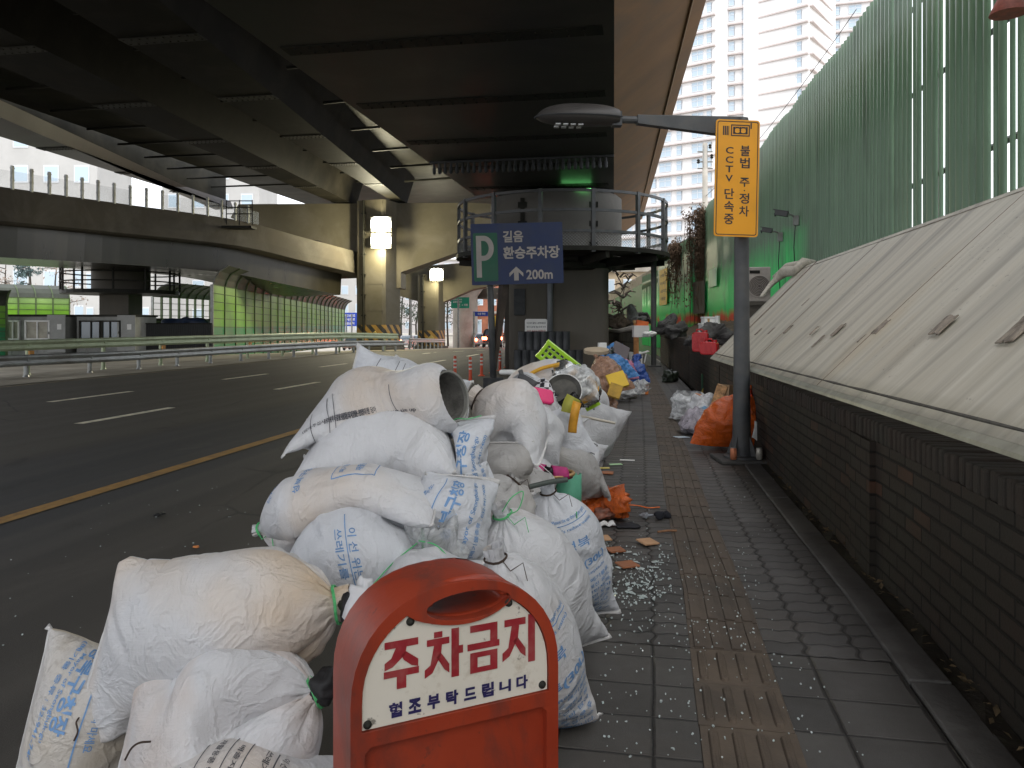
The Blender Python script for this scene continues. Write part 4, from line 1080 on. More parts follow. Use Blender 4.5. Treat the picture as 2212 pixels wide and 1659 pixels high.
# ------------------------------------------------------------------ things fixed to the fence
def on_fence(u, v, lift=.06):
    o = Vector((0, 0, EYE)); d = at(u, v, 1)-o
    for a in np.arange(3, 45, .02):
        p = o+d*a
        if p.x > fx(p.y)-lift: return p
    return None
def cctv(label, u, v, s_=1.0, wire=True):
    p = on_fence(u, v); t = thing('security_camera', label, 'camera', tuple(p)); mb = MB()
    mb.box(p+Vector((-.02, 0, -.05)), (.08, .10, .16)); mb.tube([p, p+Vector((-.12, -.04, .05)), p+Vector((-.2, -.05, .05))], .014, 6); mb.build('bracket', mSteelGrey, t)
    mb = MB(); R = Euler((0, R_(12), R_(-18))).to_matrix(); mb.box(p+Vector((-.26, -.06, .07)), (.19*s_, .085*s_, .08*s_), R); mb.box(p+Vector((-.27, -.06, .117)), (.23*s_, .10*s_, .01), R); mb.build('housing', mPost, t, bevel=.01)
    mb = MB(); mb.lathe([(.028, 0), (.032, .02), (0, .022)], p+Vector((-.35, -.03, .055)), (-1, .3, -.2), 10); mb.build('lens', mBlack, t)
    if wire:
        mb = MB(); mb.tube([p+Vector((-.03, 0, -.1)), p+Vector((-.05, .02, -.5)), p+Vector((-.02, -.02, -1.2))], .008, 4); mb.build('cable', mBlack, t)
cctv('upper security camera on the green fence beside the yellow sign', 1722, 470, 1.1)
cctv('lower security camera on the green fence just right of the lamp post', 1688, 506, .95)
pw = on_fence(2262, 2); t = thing('wall_light', 'rusty red wall light at the very top right of the fence', 'light', tuple(pw))
mb = MB(); mb.tube([pw+Vector((.1, 0, .1)), pw+Vector((-.1, 0, .06)), pw+Vector((-.22, -.02, -.02))], .016, 6); mb.build('arm', mSteelGrey, t)
mb = MB(); mb.lathe([(.03, .12), (.07, .08), (.11, 0), (.12, -.03), (.0, -.03)], pw+Vector((-.25, -.02, -.05)), n=16); mb.build('shade', M('red_oxide', (.22, .06, .04), .6, var=.4, vs=15), t, smooth=True, auto=40)
def fence_board(name, label, cat, u0, v0, u1, v1, m, rows=None, ink=None):
    a, b = on_fence(u0, v1), on_fence(u1, v1); c = on_fence(u0, v0); h = c.z-a.z; w_ = (b-a); b.z = a.z
    ux = (b-a); L = ux.length; ux.normalize(); n_ = Vector((-abs(ux.y), ux.x if ux.y < 0 else -ux.x*-1, 0)); n_ = Vector((-1, 0, 0)); uy = Vector((0, 0, 1))
    mb = MB(); mb.prism([a+n_*.05, b+n_*.05, b+uy*h+n_*.05, a+uy*h+n_*.05], n_*.02); o = mb.build(name, m); tag(o, label, cat)
    if rows:
        mb = MB()
        for k, s_ in enumerate(rows): write(mb, s_, (a+b)/2+uy*(h*(1-(k+.8)/(len(rows)+.6)))+n_*.074, ux, uy, wid=L*.7, h=h*.09, bold=.02)
        mb.build('lettering', ink, o)
mInk = M('ink_black', (.03, .03, .035), .7, var=0, bump=0)
fence_board('banner', 'yellow notice banner hanging low on the green fence', 'banner', 1428, 585, 1444, 660, M('banner_yellow', (.62, .42, .04), .6, var=.2, vs=4), ('쓰레기', '무단투기', '금지', '구청장'), mInk)
fence_board('grey_board', 'weathered grey board leaning on the fence beside the creeper', 'board', 1502, 610, 1526, 678, mConc)
fence_board('notice_sheet', 'pale green notice sheet on the fence next to the lamp post', 'notice', 1536, 585, 1552, 622, M('notice_green', (.42, .72, .45), .5, var=.1))

# ------------------------------------------------------------------ lamp post with its yellow parking camera sign
lb = gp(1602, 996); lampT = thing('street_lamp', 'dark grey street lamp with a long arm over the pavement, yellow sign on it', 'street lamp', (lb.x, lb.y, 0))
mb = MB(); mb.prism([lb+Rz@Vector((x, y, 0)) for x, y in ((-.24, -.2), (.24, -.2), (.24, .24), (-.24, .24))], (0, 0, .035)); mb.build('footing', M('footing_dark', (.07, .068, .065), .85, var=.3, vs=6, bump=.3), lampT, bevel=.01)
mb = MB(); mb.lathe([(0, .035), (.165, .035), (.165, .055), (.10, .06), (.09, .10), (.084, .30), (.078, .6), (.068, 2.0), (.066, 3.22), (.06, 3.25), (0, 3.26)], (lb.x, lb.y, 0), n=32); mb.build('pole', mPost, lampT, smooth=True, auto=35)
for k in range(4):
    a = R_(45+90*k)+YAW; d = Vector((math.cos(a), math.sin(a), 0)); s_ = Vector((-d.y, d.x, 0))*.006; mb = MB()
    mb.prism([lb+d*.07+s_+Vector((0, 0, .06)), lb+d*.155+s_+Vector((0, 0, .06)), lb+d*.08+s_+Vector((0, 0, .26))], -s_*2); mb.build('gusset', mPost, lampT)
za = 3.19; A0 = Vector((lb.x, lb.y, za)); A1 = at(1375, 268, 7.2); A1.z = za+.0
mb = MB(); d = (A1-A0); L = d.length; d.normalize(); up = Vector((0, 0, 1)); s_ = d.cross(up)
loft(mb, [[A0+s_*w_+up*(h_+c_) for w_, h_ in ((-.04, -hh), (.04, -hh), (.04, hh), (-.04, hh))] for A0, hh, c_ in ((A0+d*.0, .10, -.03), (A1, .042, .02))])
mb.build('arm', mPost, lampT, bevel=.006)
B0 = A1+up*.02; mb = MB(); mb.tube([B0-d*.02, B0+d*.18], .036, 12); mb.box(B0+d*.19, (.09, .10, .13), Matrix.Rotation(YAW, 3, 'Z')); mb.build('spigot', mPost, lampT)
hp = B0+d*.56+Vector((0, 0, 0)); mb = MB(); n1, n2 = 18, 28; top = []
def headpt(f, a, zs, shell):
    ln = .385; x = -ln+2*ln*f; wv = max(0, 1-abs((f-.44)/.565)**2.6)**.55
    return hp+d*x+s_*(.155*wv*math.cos(a))+up*((.135*wv*math.sin(a) if math.sin(a) > 0 else .075*wv*math.sin(a)*.9)+.0)
Gh = np.array([[tuple(headpt(i/n1, 2*math.pi*j/n2, 1, 1)) for j in range(n2)] for i in range(n1+1)])
mb.grid(Gh, wrap=True); head = mb.build('lamp_head', M('lamp_housing', (.05, .046, .043), .45, var=.15, vs=6, bump=.06, bs=40), lampT, smooth=True)
mb = MB(); mb.tube([hp+d*(-.40+.8*i/16)+s_*(.158*max(0, 1-abs((i/16-.44)/.565)**2.6)**.55)*sg+up*.0 for sg in (1,) for i in range(17)], .007, 5); mb.tube([hp+d*(-.40+.8*i/16)-s_*(.158*max(0, 1-abs((i/16-.44)/.565)**2.6)**.55) for i in range(17)], .007, 5); mb.build('rim', mBlack, head)
mb = MB()
for x in (-.02, .05, .12, .19):
    for yy in (-.05, .05): mb.box(hp+d*x+s_*yy+up*-.072, (.045, .05, .012), Rz)
mb.build('led_modules', M('led_lens', (.45, .46, .46), .3, var=.1), head)
# two drink cans on the footing
for k, (u, v, lab, c1) in enumerate(((1580, 1003, 'white and orange drink can left of the lamp post base', (.55, .2, .1)), (1634, 1003, 'dented pale drink can right of the lamp post base', (.4, .38, .33)))):
    p = gp(u, v, .055) if False else lb+Rz@Vector((-.115 if k == 0 else .125, -.13, .037)); t = thing('drink_can', lab, 'can', tuple(p), 'drink cans on the lamp footing')
    mb = MB(); mb.lathe([(0, 0), (.024, .002), (.03, .012), (.03, .095), (.025, .108)], p, n=18); mb.build('can_body', M('can_paint_%s' % 'ab'[k], c1, .35, metal=.3, var=.3, vs=30), t, smooth=True, auto=40)
    mb = MB(); mb.lathe([(.0255, .108), (.026, .112), (.022, .109), (0, .108)], p, n=18); mb.build('can_lid', mSteelGrey, t, smooth=True)
# the yellow sign
sc = at(1591, 385.5, 7.12); rot = Matrix.Rotation(YAW+R_(4), 3, 'Z') @ Matrix.Rotation(R_(1.2), 3, 'Y')
sx_, sz_, sn = rot@Vector((1, 0, 0)), rot@Vector((0, 0, 1)), rot@Vector((0, -1, 0))
sign = thing('parking_sign', 'yellow sign on the lamp post warning of camera enforced parking ban', 'sign', tuple(sc))
W2, H2 = .208, .54
mb = MB(); mb.prism([sc+sx_*x+sz_*y for x, y in rrect(W2, H2, .03, 5)], sn*.012); pl = mb.build('panel', M('sign_yellow', (.70, .31, .018), .38, var=.06, vs=2, bump=.0, dirt=(.45, .22, .03), dscale=2.5, damt=.3), sign)
so_ = sc+sn*.0135
mb = MB(); o1, o2 = rrect(W2-.014, H2-.014, .022, 5), rrect(W2-.022, H2-.022, .016, 5); nn = len(o1)
mb.add([so_+sx_*x+sz_*y for x, y in o1+o2], [(i, (i+1) % nn, nn+(i+1) % nn, nn+i) for i in range(nn)]); mb.build('border_line', mInk, pl)
mb = MB()
def T(s_, x, y, h=.078, w_=None): write(mb, s_, so_+sx_*x+sz_*y, sx_, sz_, h=h, wid=w_, bold=.018)
for k, s_ in enumerate('CCTV'): T(s_, -.075, .255-.086*k, .062, .072)
for k, s_ in enumerate('단속중'): T(s_, -.07, -.145-.117*k, .098, .092)
for k, s_ in enumerate('불법'): T(s_, .072, .255-.112*k, .098, .092)
T('주', .072, -.035, .085, .094); T('·', .072, -.112, .014); 
for k, s_ in enumerate('정차'): T(s_, .072, -.185-.118*k, .098, .094)
mb.build('lettering', mInk, pl)
mb = MB(); cy = .44
def bar(x0, y0, x1, y1): mb.add([so_+sx_*x+sz_*y for x, y in ((x0, y0), (x1, y0), (x1, y1), (x0, y1))], [(0, 1, 2, 3)])
for k in range(4): bar(-.142+.017*k, cy-.045, -.142+.017*k+(.012 if k < 3 else .007), cy+.04)
bar(-.066, cy-.052, .112, cy-.042); bar(-.066, cy+.045, .112, cy+.055); bar(-.066, cy-.042, -.056, cy+.045); bar(.102, cy-.042, .112, cy+.045)
bar(-.046, cy-.032, .092, cy-.026); bar(-.046, cy+.029, .092, cy+.035); bar(-.046, cy-.026, -.034, cy+.029); bar(.080, cy-.026, .092, cy+.029); bar(.117, cy+.02, .13, cy+.075)
for cx in (-.006, .05):
    r0, r1 = .027, .036; n = 20; b0 = [so_+sx_*(cx+r*math.cos(2*math.pi*k/n))+sz_*(cy+r*math.sin(2*math.pi*k/n)*.85) for r in (r0, r1) for k in range(n)]
    mb.add(b0, [(i, (i+1) % n, n+(i+1) % n, n+i) for i in range(n)])
bar(-.034, cy-.026, -.028, cy+.029); bar(.016, cy+.008, .028, cy+.029); bar(.016, cy-.026, .028, cy-.008); bar(.074, cy-.026, .08, cy+.029)
mb.build('camera_symbol', mInk, pl)
for z_ in (.3, -.3):
    mb = MB(); q = Vector((lb.x, lb.y, sc.z+z_)); mb.lathe([(.07, -.015), (.076, -.015), (.076, .015), (.07, .015)], q, n=20); mb.box(q+sn*.075, (.05, .03, .03), rot); mb.build('clamp', mSteelGrey, sign)

# ------------------------------------------------------------------ second plain post further along, utility pole
q = gp(1412, 792); t = thing('steel_post', 'plain dark steel post on the pavement beyond the blue bags', 'post', (q.x, q.y, 0))
mb = MB(); mb.tube([(q.x, q.y, 0), (q.x, q.y, 3.4)], .085, 14); mb.build('shaft', mPost, t, smooth=True, auto=40)
mb = MB(); mb.box((q.x, q.y, .02), (.4, .4, .05), Rz); mb.build('base_plate', mPost, t)
up_ = at(1523, 700, 46); t = thing('utility_pole', 'pale concrete utility pole with insulators before the apartment tower', 'utility pole', (up_.x, up_.y, 0))
mb = MB(); mb.tube([(up_.x, up_.y, -1), (up_.x, up_.y, 12.1)], [.2, .15], 12); mb.build('shaft', mConcPale, t, smooth=True)
mb = MB(); mb.box((up_.x, up_.y, 11.3), (.25, .25, 1.3), Rz)
for z_ in (10.6, 11.0, 11.6): mb.tube([Vector((up_.x, up_.y, z_))-_rt*.45, Vector((up_.x, up_.y, z_))+_rt*.45], .05, 5)
mb.build('crossarm', mSteelGrey, t)
for k, (du_, z_) in enumerate(((-.4, 10.9), (.4, 11.2), (.3, 11.8))): mb = MB(); mb.lathe([(.06, 0), (.10, .06), (.06, .12), (.10, .18), (.04, .26)], Vector((up_.x, up_.y, z_))+_rt*du_, n=8); mb.build('insulator', mSteelDk, t)
ua = Vector((up_.x, up_.y, 11.6))
mb = MB(); A_ = Vector((up_.x, up_.y, 8.9)); B_ = at(1850, 20, 30); mb.tube([A_.lerp(B_, f)-Vector((0, 0, 1.6*f*(1-f)*4*.3)) for f in np.linspace(0, 1, 12)], .018, 4); tag(mb.build('overhead_wire', mBlack), 'thin overhead wire crossing in front of the apartment tower', 'wire')

# ------------------------------------------------------------------ woven refuse sacks
def sack_mat(name, base=(.72, .725, .745), tan=.0, tanc=(.62, .44, .27), shade=.0, seed=0.0, dirt=0.0):
    t = NT(name); uv = t.new('TexCoord').outputs['UV']
    mp = t.new('Mapping'); t.l.new(uv, mp.inputs[0]); mp.inputs['Location'].default_value = (seed*3.1, seed*1.7, seed); uv2 = mp.outputs[0]
    p = t.world()
    n1 = t.noise(uv2, 3.2, 6, .6)
    c = t.mix(t.ramp(n1, (.35, (0,)*3), (.68, (1,)*3)), c4(base, .86), c4(base, 1.04))
    # soft patches: contents show through the weave; tan also carries warm light as colour
    n2 = t.noise(uv2, 2.1, 3, .5, .3)
    if tan: c = t.mix(t.ramp(n2, (.62-.35*tan, (0,)*3), (.78-.2*tan, (min(.85, .3+tan),)*3)), c, c4(tanc))
    if shade: c = t.mix(t.ramp(t.noise(uv2, 4.5, 3, .5), (.55, (0,)*3), (.7, (shade,)*3)), c, (.30, .30, .33, 1))
    if dirt: c = t.mix(t.ramp(t.noise(uv2, 6, 7, .65), (.58, (0,)*3), (.72, (dirt,)*3)), c, (.12, .09, .055, 1))
    c = t.mix(t.ramp(t.noise(uv2, 9, 7, .65), (.66, (0,)*3), (.8, (.35,)*3)), c, (.30, .27, .23, 1))
    # weave: fine bands both ways, with stretched streaks
    def stretched(sc, s_): 
        m_ = t.new('Mapping'); t.l.new(uv2, m_.inputs[0]); m_.inputs['Scale'].default_value = sc; return t.noise(m_.outputs[0], s_, 4, .6)
    wv = t.math('ADD', stretched((1, 14, 1), 16), stretched((14, 1, 1), 16))
    c = t.mix(t.ramp(t.math('MULTIPLY', wv, .5), (.3, (.16,)*3), (.7, (0,)*3)), c, c4(base, .62))
    cr = t.noise(uv2, 16, 5, .7, 1.4); ridge = t.math('ABSOLUTE', t.math('SUBTRACT', t.noise(uv2, 11, 3, .5, .9), .5))
    nrm = t.bump(wv, .40, .004); nrm = t.bump(cr, .45, .011, nrm); nrm = t.bump(t.ramp(ridge, (0, (1,)*3), (.075, (0,)*3)), .36, .008, nrm)
    b = t.bsdf(c, .46, 0, nrm, .42)
    mx = t.new('MixShader'); mx.inputs[0].default_value = .14; tl = t.new('BsdfTranslucent'); t.l.new(c, tl.inputs[0])
    t.l.new(b.outputs[0], mx.inputs[1]); t.l.new(tl.outputs[0], mx.inputs[2])
    return t.done(mx)
mBlue = M('print_blue', (.15, .29, .52), .6, var=.25, vs=40, bump=0)
mBlk = M('print_black', (.09, .09, .10), .6, var=.3, vs=40, bump=0)
mTwine = M('green_twine', (.10, .48, .18), .6, var=.2, vs=20, bump=0)
mTie = M('tie_string_dark', (.06, .04, .03), .8, var=.4, vs=30)
mSeam = M('hem_tape', (.62, .61, .60), .6, var=.15, vs=20, bump=.3, bs=200)
mDark = M('dark_contents', (.015, .015, .016), .6, var=.4, vs=15)
SACKS = 'white woven refuse sacks in the pile'
def pline(x0, y0, x1, y1, w_=.003):
    dx, dy = x1-x0, y1-y0; L = math.hypot(dx, dy); nx, ny = -dy/L*w_/2, dx/L*w_/2
    n = max(1, int(L/.03)); pts = []; fs = []
    for k in range(n+1):
        f = k/n; pts += [(x0+dx*f+nx, y0+dy*f+ny), (x0+dx*f-nx, y0+dy*f-ny)]
    return np.array(pts), [(2*k, 2*k+1, 2*k+3, 2*k+2) for k in range(n)]
def ptext(s_, x, y, h, rot=0, wid=None, bold=.012):
    P, fs, a, b = glyphs(s_, 1, bold); sy = h/b; sx = wid/a if wid else sy
    X = P*np.array((sx, sy)); c_, s2 = math.cos(R_(rot)), math.sin(R_(rot))
    return X@np.array(((c_, s2), (-s2, c_)))+np.array((x, y)), fs
PARA = ('종량제봉투에 담을 수 없는 폐기물을', '담아 배출하는 봉투입니다. 깨진 유리,', '건설폐기물, 도자기류, 연탄재 등', '불에 타지 않는 쓰레기만 담아', '주시기 바랍니다. 봉투를 묶은 후', '지정된 장소에 내놓아 주십시오.', '무단 투기시 과태료가 부과됩니다.')
def sheet_print(W, L, sgn=1, main=True, top=.72):
    """the municipal sack's print: a tie line, crest, title, rules, table, issuer; y runs from the sewn foot to the mouth"""
    it = []; w_ = W*.84
    def tx(s_, x, y, h, wid=None, bold=.014): it.append(ptext(s_, x*sgn, y, h, 0 if sgn > 0 else 0, wid, bold))
    yt = L*top
    tx('이 선 위는 묶는 부분입니다. (Please tie up the upper part)', 0, yt, .017, w_)
    it.append(pline(-w_/2, yt-.016, w_/2, yt-.016, .003))
    tx("쓰레기를 줄입시다! (Let's reduce waste)", 0, yt-.034, .017, w_*.96)
    if main:
        yy = yt-.100
        it.append((np.array([(-.142, yy), (-.105, yy+.036), (-.112, yy), (-.105, yy-.036)]), [(0, 1, 2), (0, 2, 3)]))
        it.append(ptext('sb', -.045, yy, .052, 0, .085, .012)); it.append(ptext('성북', .065, yy+.004, .040, 0, .09, .012))
        tx('특수규격봉투(30L)', 0, yy-.085, .042, w_, .03)
        tx('Non-flammable Waste Receptacle', 0, yy-.128, .015, w_*.92, .01)
        y0 = yy-.158
        for k, s_ in enumerate(PARA): tx(s_, 0, y0-.0255*k, .0165, w_*.97, .012)
        y0 -= .0255*len(PARA)+.002
    else: y0 = yt-.07
    for y_ in (y0, y0-.035, y0-.085): it.append(pline(-w_/2, y_, w_/2, y_, .0025))
    it.append(pline(0, y0, 0, y0-.085, .0025))
    tx('배출자 (Name)', -w_*.25, y0-.017, .014, w_*.36); tx('폐기물 종류', w_*.25, y0-.017, .014, w_*.3)
    tx('Kind of waste', w_*.22, y0-.058, .013, w_*.34); tx('재활용품 넣지 마세요', -w_*.25, y0-.058, .013, w_*.38)
    tx('성북구청장', 0, max(.035, y0-.118), .034, w_*.55, .03)
    return it
NS = [0]
def sack(label, spine, W, a='sewn', b='tied', side=None, side_b=None, mat=None, prints=None, pmat=None, group=SACKS, tie='dark', hem=None, cat='sack', name='refuse_sack', face=None, subs=1, twine_at=None, **kw):
    NS[0] += 1
    P, du, dv = sack_grid(spine, W, a, b, side, side_b, seed=NS[0]*13+5, **kw)
    m, n = P.shape[:2]; root = thing(name, label, cat, tuple(P.reshape(-1, 3).min(0)*0+P.reshape(-1, 3).mean(0)*np.array((1, 1, 0))+np.array((0, 0, P[..., 2].min()))), group)
    ms = [mat]; body = sack_mesh(P, du, dv, 'sack_body', ms, root, subs)
    if prints:
        j0 = face if face is not None else facing_column(P, .5)
        i = m//2; gj = P[i, (j0+1) % n]-P[i, (j0-1) % n]; gi = P[i+1, j0]-P[i-1, j0]
        e = np.array((0, 0, EYE))-P[i, j0]
        sgn = 1 if np.cross(gj, gi).dot(e) > 0 else -1
        if kw.get('mirror'): sgn *= 1
        items = prints(W, (m-1)*du)
        items = [(np.array(p)*np.array((sgn, 1)), f) for p, f in items]
        vs, fs = cloth_print(P, du, dv, items, j0)
        mb = MB(); mb.add(vs, fs); mb.build('printing', pmat or mBlue, root)
    for e_, k in ((a, 4), (b, m-6)):
        if e_ == 'tied' and tie:
            k = 5 if e_ is a and k == 4 else m-1-kw.get('flare', 3)
            ring = P[k]; c = ring.mean(0); rr = np.linalg.norm(ring-c, axis=1).max(); t_ = Vector(P[min(k+2, m-1)].mean(0)-P[max(k-2, 0)].mean(0)).normalized()
            mb = MB(); q = t_.to_track_quat('Z', 'Y')
            for w_ in range(2): mb.tube([Vector(c)+q@Vector(((rr+.004)*math.cos(x), (rr+.004)*math.sin(x), .004*w_+.002*math.sin(3*x))) for x in np.linspace(0, 2*math.pi, 15)], .0022, 5)
            s0 = Vector(c)+q@Vector((rr, 0, 0)); mb.tube([s0, s0+Vector((.03, -.03, -.02)), s0+Vector((.07, -.04, .01)), s0+Vector((.085, -.05, -.04))], .0018, 4)
            mb.build('tie', mTwine if tie == 'green' else mTie, root)
    if hem is not False:
        for e_, k, k2 in ((a, 0, 1), (b, m-1, m-2)):
            if e_ == 'sewn':
                half = [Vector(P[k, j]) for j in range(n//2+1)]; inn = [Vector(P[k2, j]) for j in range(n//2+1)]
                mb = MB(); out = [p+(p-q_).normalized()*.014 if (p-q_).length > 1e-5 else p for p, q_ in zip(half, inn)]
                g = np.array([[tuple(p+(q_-p).normalized()*.006) for p, q_ in zip(half, inn)], [tuple(o_) for o_ in out]]); mb.grid(g)
                o = mb.build('sewn_hem', mSeam, root, smooth=True); md = o.modifiers.new('t', 'SOLIDIFY'); md.thickness = .004; md.offset = 0
    return root, P, du, dv
axd = Vector(_ax); rtd = Vector(_rt); upv = Vector((0, 0, 1))
def imv(u0, v0, u1, v1, dz=0.0): return (_rt*(u1-u0)+upv*(v0-v1)).normalized()+_ax*dz
S_plain = sack_mat('sack_white', tan=.10, seed=1); S_tan = sack_mat('sack_contents_warm_light', tan=.62, tanc=(.66, .49, .31), seed=2)
S_mix = sack_mat('sack_mixed_contents', tan=.55, tanc=(.58, .38, .24), shade=.6, seed=3); S_dirty = sack_mat('sack_dirty', tan=.5, tanc=(.50, .41, .28), dirt=.85, seed=4)
S_cool = sack_mat('sack_cool_white', (.70, .72, .76), tan=0, seed=5); S_grey = sack_mat('sack_grey', (.46, .45, .44), tan=.2, tanc=(.42, .37, .31), seed=6)
S_tan2 = sack_mat('sack_half_tan', tan=.36, tanc=(.67, .51, .35), seed=8); S_thin = sack_mat('sack_thin_white', (.70, .71, .73), tan=.0, shade=.35, seed=9)

# lowest layer first, so that the upper ones settle onto it
sack('white sack low at the photo\'s bottom edge, mostly cut off, under the grey boxes sack', [at(230, 1815, 1.80), at(480, 1800, 1.76), at(705, 1790, 1.74)], .40, 'sewn', 'sewn', side=axd+upv*.3, mat=S_tan2,
     prints=lambda W, L: sheet_print(W, L, top=.8, main=False), pmat=mBlk, collide=False)
sack('dirty stained sack at the far left with a ragged stitched end', [at(62, 1540, 2.12), at(170, 1545, 2.12), at(330, 1590, 2.15)], .47, 'sewn', 'sewn', side=imv(35, 1640, 95, 1372, .1), mat=S_dirty,
     prints=lambda W, L: [ptext('성북구청장', -.03, .15, .034, 0, .21, .03), ptext('(폐기물 종류 : 32-941-7400)', .02, .105, .016, 0, .30), ptext('Mayor of Seongbuk-gu', .0, .125, .013, 0, .2), pline(-.2, .19, .2, .19), ptext('재활용품을 넣지 마세요', 0, .215, .018, 0, .2)], slack=1.02, lump=.3)
sack('translucent sack bulging with square boxes, second from the bottom left', [at(258, 1640, 1.94), at(470, 1605, 1.90), at(706, 1478, 1.95)], .48, 'sewn', 'tied', side=imv(245, 1650, 305, 1520, .1), mat=S_mix, tie='green', neck=.035, lump=.8, crease=.5, collide=True, flat=.9)
sack('white sack under the middle of the pile showing a stripe of lettering', [at(610, 1255, 2.62), at(770, 1205, 2.60), at(925, 1178, 2.62)], .44, 'sewn', 'tied', side=axd, mat=S_cool, tie='green', neck=.075, flare=2,
     prints=lambda W, L: [ptext('이 선 위는 묶는', -.02, .34, .030, -90, .17), pline(-.12, .365, .09, .365, .003) , ptext('쓰레기를 줄입시다', -.02, .30, .026, -90, .17)] if False else [ptext('이 선 위는 묶는 부분', .04, .33, .026, 0, .24), pline(-.12, .312, .16, .312, .003), ptext('쓰레기를 줄입시다!', .04, .29, .026, 0, .24)])
sack('small white sack wedged behind the red sign, its foot by the cream sack', [at(800, 1335, 2.38), at(930, 1305, 2.40), at(1050, 1275, 2.42)], .40, 'sewn', 'sewn', side=axd+upv*.2, mat=S_plain)
sack('cream sack lying on top at the front left, biggest of the pile', [at(208, 1404, 2.03), at(470, 1358, 2.05), at(756, 1298, 2.10)], .49, 'sewn', 'tied', side=imv(165, 1545, 305, 1225, .05), mat=S_tan, tie='green', neck=.045, slack=1.05, lump=.3, flat=.88, skew=1.0, press=.0026, crease=.5)
sack('upright sack with blue printed rules, standing on the pavement farthest right', [at(1240, 1332, 3.36), at(1215, 1200, 3.3), at(1180, 1045, 3.24)], .39, 'sewn', 'tied', side=imv(1180, 1345, 1320, 1330), mat=S_cool, prints=lambda W, L: sheet_print(W, L, top=.80), neck=.03)
sack('plain unprinted upright sack leaning between the two printed upright sacks', [at(1212, 1408, 2.96), at(1145, 1268, 2.86), at(1078, 1090, 2.78)], .41, 'sewn', 'tied', side=imv(1160, 1432, 1290, 1388), mat=S_plain, tie='green')
sack('front upright sack with blue print half hidden by the red sign', [at(1165, 1575, 2.50), at(1110, 1390, 2.42), at(1066, 1180, 2.36)], .41, 'sewn', 'tied', side=imv(1110, 1610, 1268, 1535), mat=S_tan2, prints=lambda W, L: sheet_print(W, L, top=.66), face=None)
sack('crumpled white sack with a knotted neck behind the plain upright sack', [at(1050, 1165, 3.05), at(1075, 1095, 3.1), at(1115, 1030, 3.12)], .34, 'sewn', 'tied', side=axd+rtd, mat=S_grey)
sack('blue printed flat sack tilted under the long white sacks', [at(968, 1225, 2.72), at(962, 1130, 2.68), at(1000, 1028, 2.78)], .30, 'sewn', 'sewn', side=imv(910, 1200, 1025, 1210), side_b=imv(960, 1030, 1010, 1030, .6), mat=S_cool,
     prints=lambda W, L: [ptext('성북구청장', -.015, L*.62, .036, 90, .20, .03), ptext('Mayor of Seongbuk-gu', .04, L*.62, .016, 90, .22), ptext('(폐기물종류 : 032-941-7400)', .07, L*.6, .014, 90, .24), pline(-.055, .06, -.055, L*.9), ptext('배출자 성명 및 주소', -.085, L*.5, .016, 90, .2)])
sack('long white sack with a sewn point, lying below the tilted one in the pile', [at(948, 1075, 2.70), at(745, 1106, 2.72), at(548, 1146, 2.76)], .455, 'sewn', 'tied', side=axd+upv*.15, mat=S_tan2, tie='green', neck=.022, flare=2, slack=1.08,
     prints=lambda W, L: [ptext('성북구청장', .12, L*.62, .026, 0, .14), pline(.07, L*.28, .07, L*.46), pline(.07, L*.28, .15, L*.28), pline(.07, L*.46, .15, L*.46), ptext('재활용', .115, L*.35, .022, 0, .06), ptext('폐기물', .115, L*.42, .022, 0, .06), ptext('수거용', .12, L*.8, .026, 0, .09)])
sack('long slack white sack third from the top with a flat left tail', [at(640, 1018, 3.02), at(700, 1005, 3.04), at(810, 985, 3.05), at(920, 985, 3.03), at(1000, 1042, 2.98)], .40, 'sewn', 'sewn', side=axd+upv*.2, side_b=axd-upv*.4, mat=S_plain, slack=1.04)
sack('upright flat sack with blue district lettering, right of the grey bucket', [at(1012, 1112, 3.02), at(1012, 1005, 3.02), at(1012, 905, 3.05)], .235, 'sewn', 'sewn', side=imv(965, 1110, 1058, 1100, -.3), side_b=imv(965, 926, 1058, 898, -.3), mat=S_cool, press=.002,
     prints=lambda W, L: [ptext('성북구청장', .0, L*.55, .040, 90, .23, .03), ptext('Mayor of Seongbuk-gu', .043, L*.53, .019, 90, .22), ptext('(폐기물 종류 032-941-7400)', .07, L*.52, .015, 90, .26), pline(-.06, .03, -.06, L*.97), pline(-.06, L*.55, -.11, L*.55), ptext('배출자', -.085, L*.7, .018, 90, .1), ptext('Kind of waste', -.085, L*.3, .016, 90, .14)])
sack('shaded grey sack tucked under the big tan sack', [at(1085, 1068, 3.3), at(1085, 1010, 3.32), at(1085, 955, 3.35)], .27, 'sewn', 'sewn', side=rtd, mat=S_grey)
sack('tan bulging sack with a gathered neck, highest right of the bucket', [at(1176, 970, 3.48), at(1110, 910, 3.54), at(1020, 852, 3.60)], .42, 'sewn', 'tied', side=axd+upv*.35, mat=S_tan2, neck=.05, flare=5, slack=1.06)
sack('black printed sack lying across the back of the pile top', [at(745, 842, 3.50), at(850, 866, 3.52), at(985, 915, 3.55)], .42, 'sewn', 'sewn', side=imv(728, 890, 760, 800, .05), mat=S_cool, pmat=mBlk,
     prints=lambda W, L: [ptext('성북구청장', 0, .07, .034, 90, .27, .04), pline(-.18, .115, .18, .115), pline(-.02, .115, -.02, .235), pline(-.18, .235, .18, .235), pline(-.18, .205, .18, .205)]+[ptext(PARA[k % 7], .03, .265+.028*k, .018, 90, .30, .02) for k in range(6)]+[ptext('품목 Item', .08, .155, .016, 90, .12), ptext('성명 Name', -.1, .16, .016, 90, .1), ptext('주소 Address', .07, .185, .016, 90, .14)])
sack('white sack whose corner pokes up at the very top of the pile', [at(838, 822, 3.78), at(905, 865, 3.8), at(985, 910, 3.8)], .26, 'sewn', 'sewn', side=imv(826, 850, 834, 784), mat=S_plain)
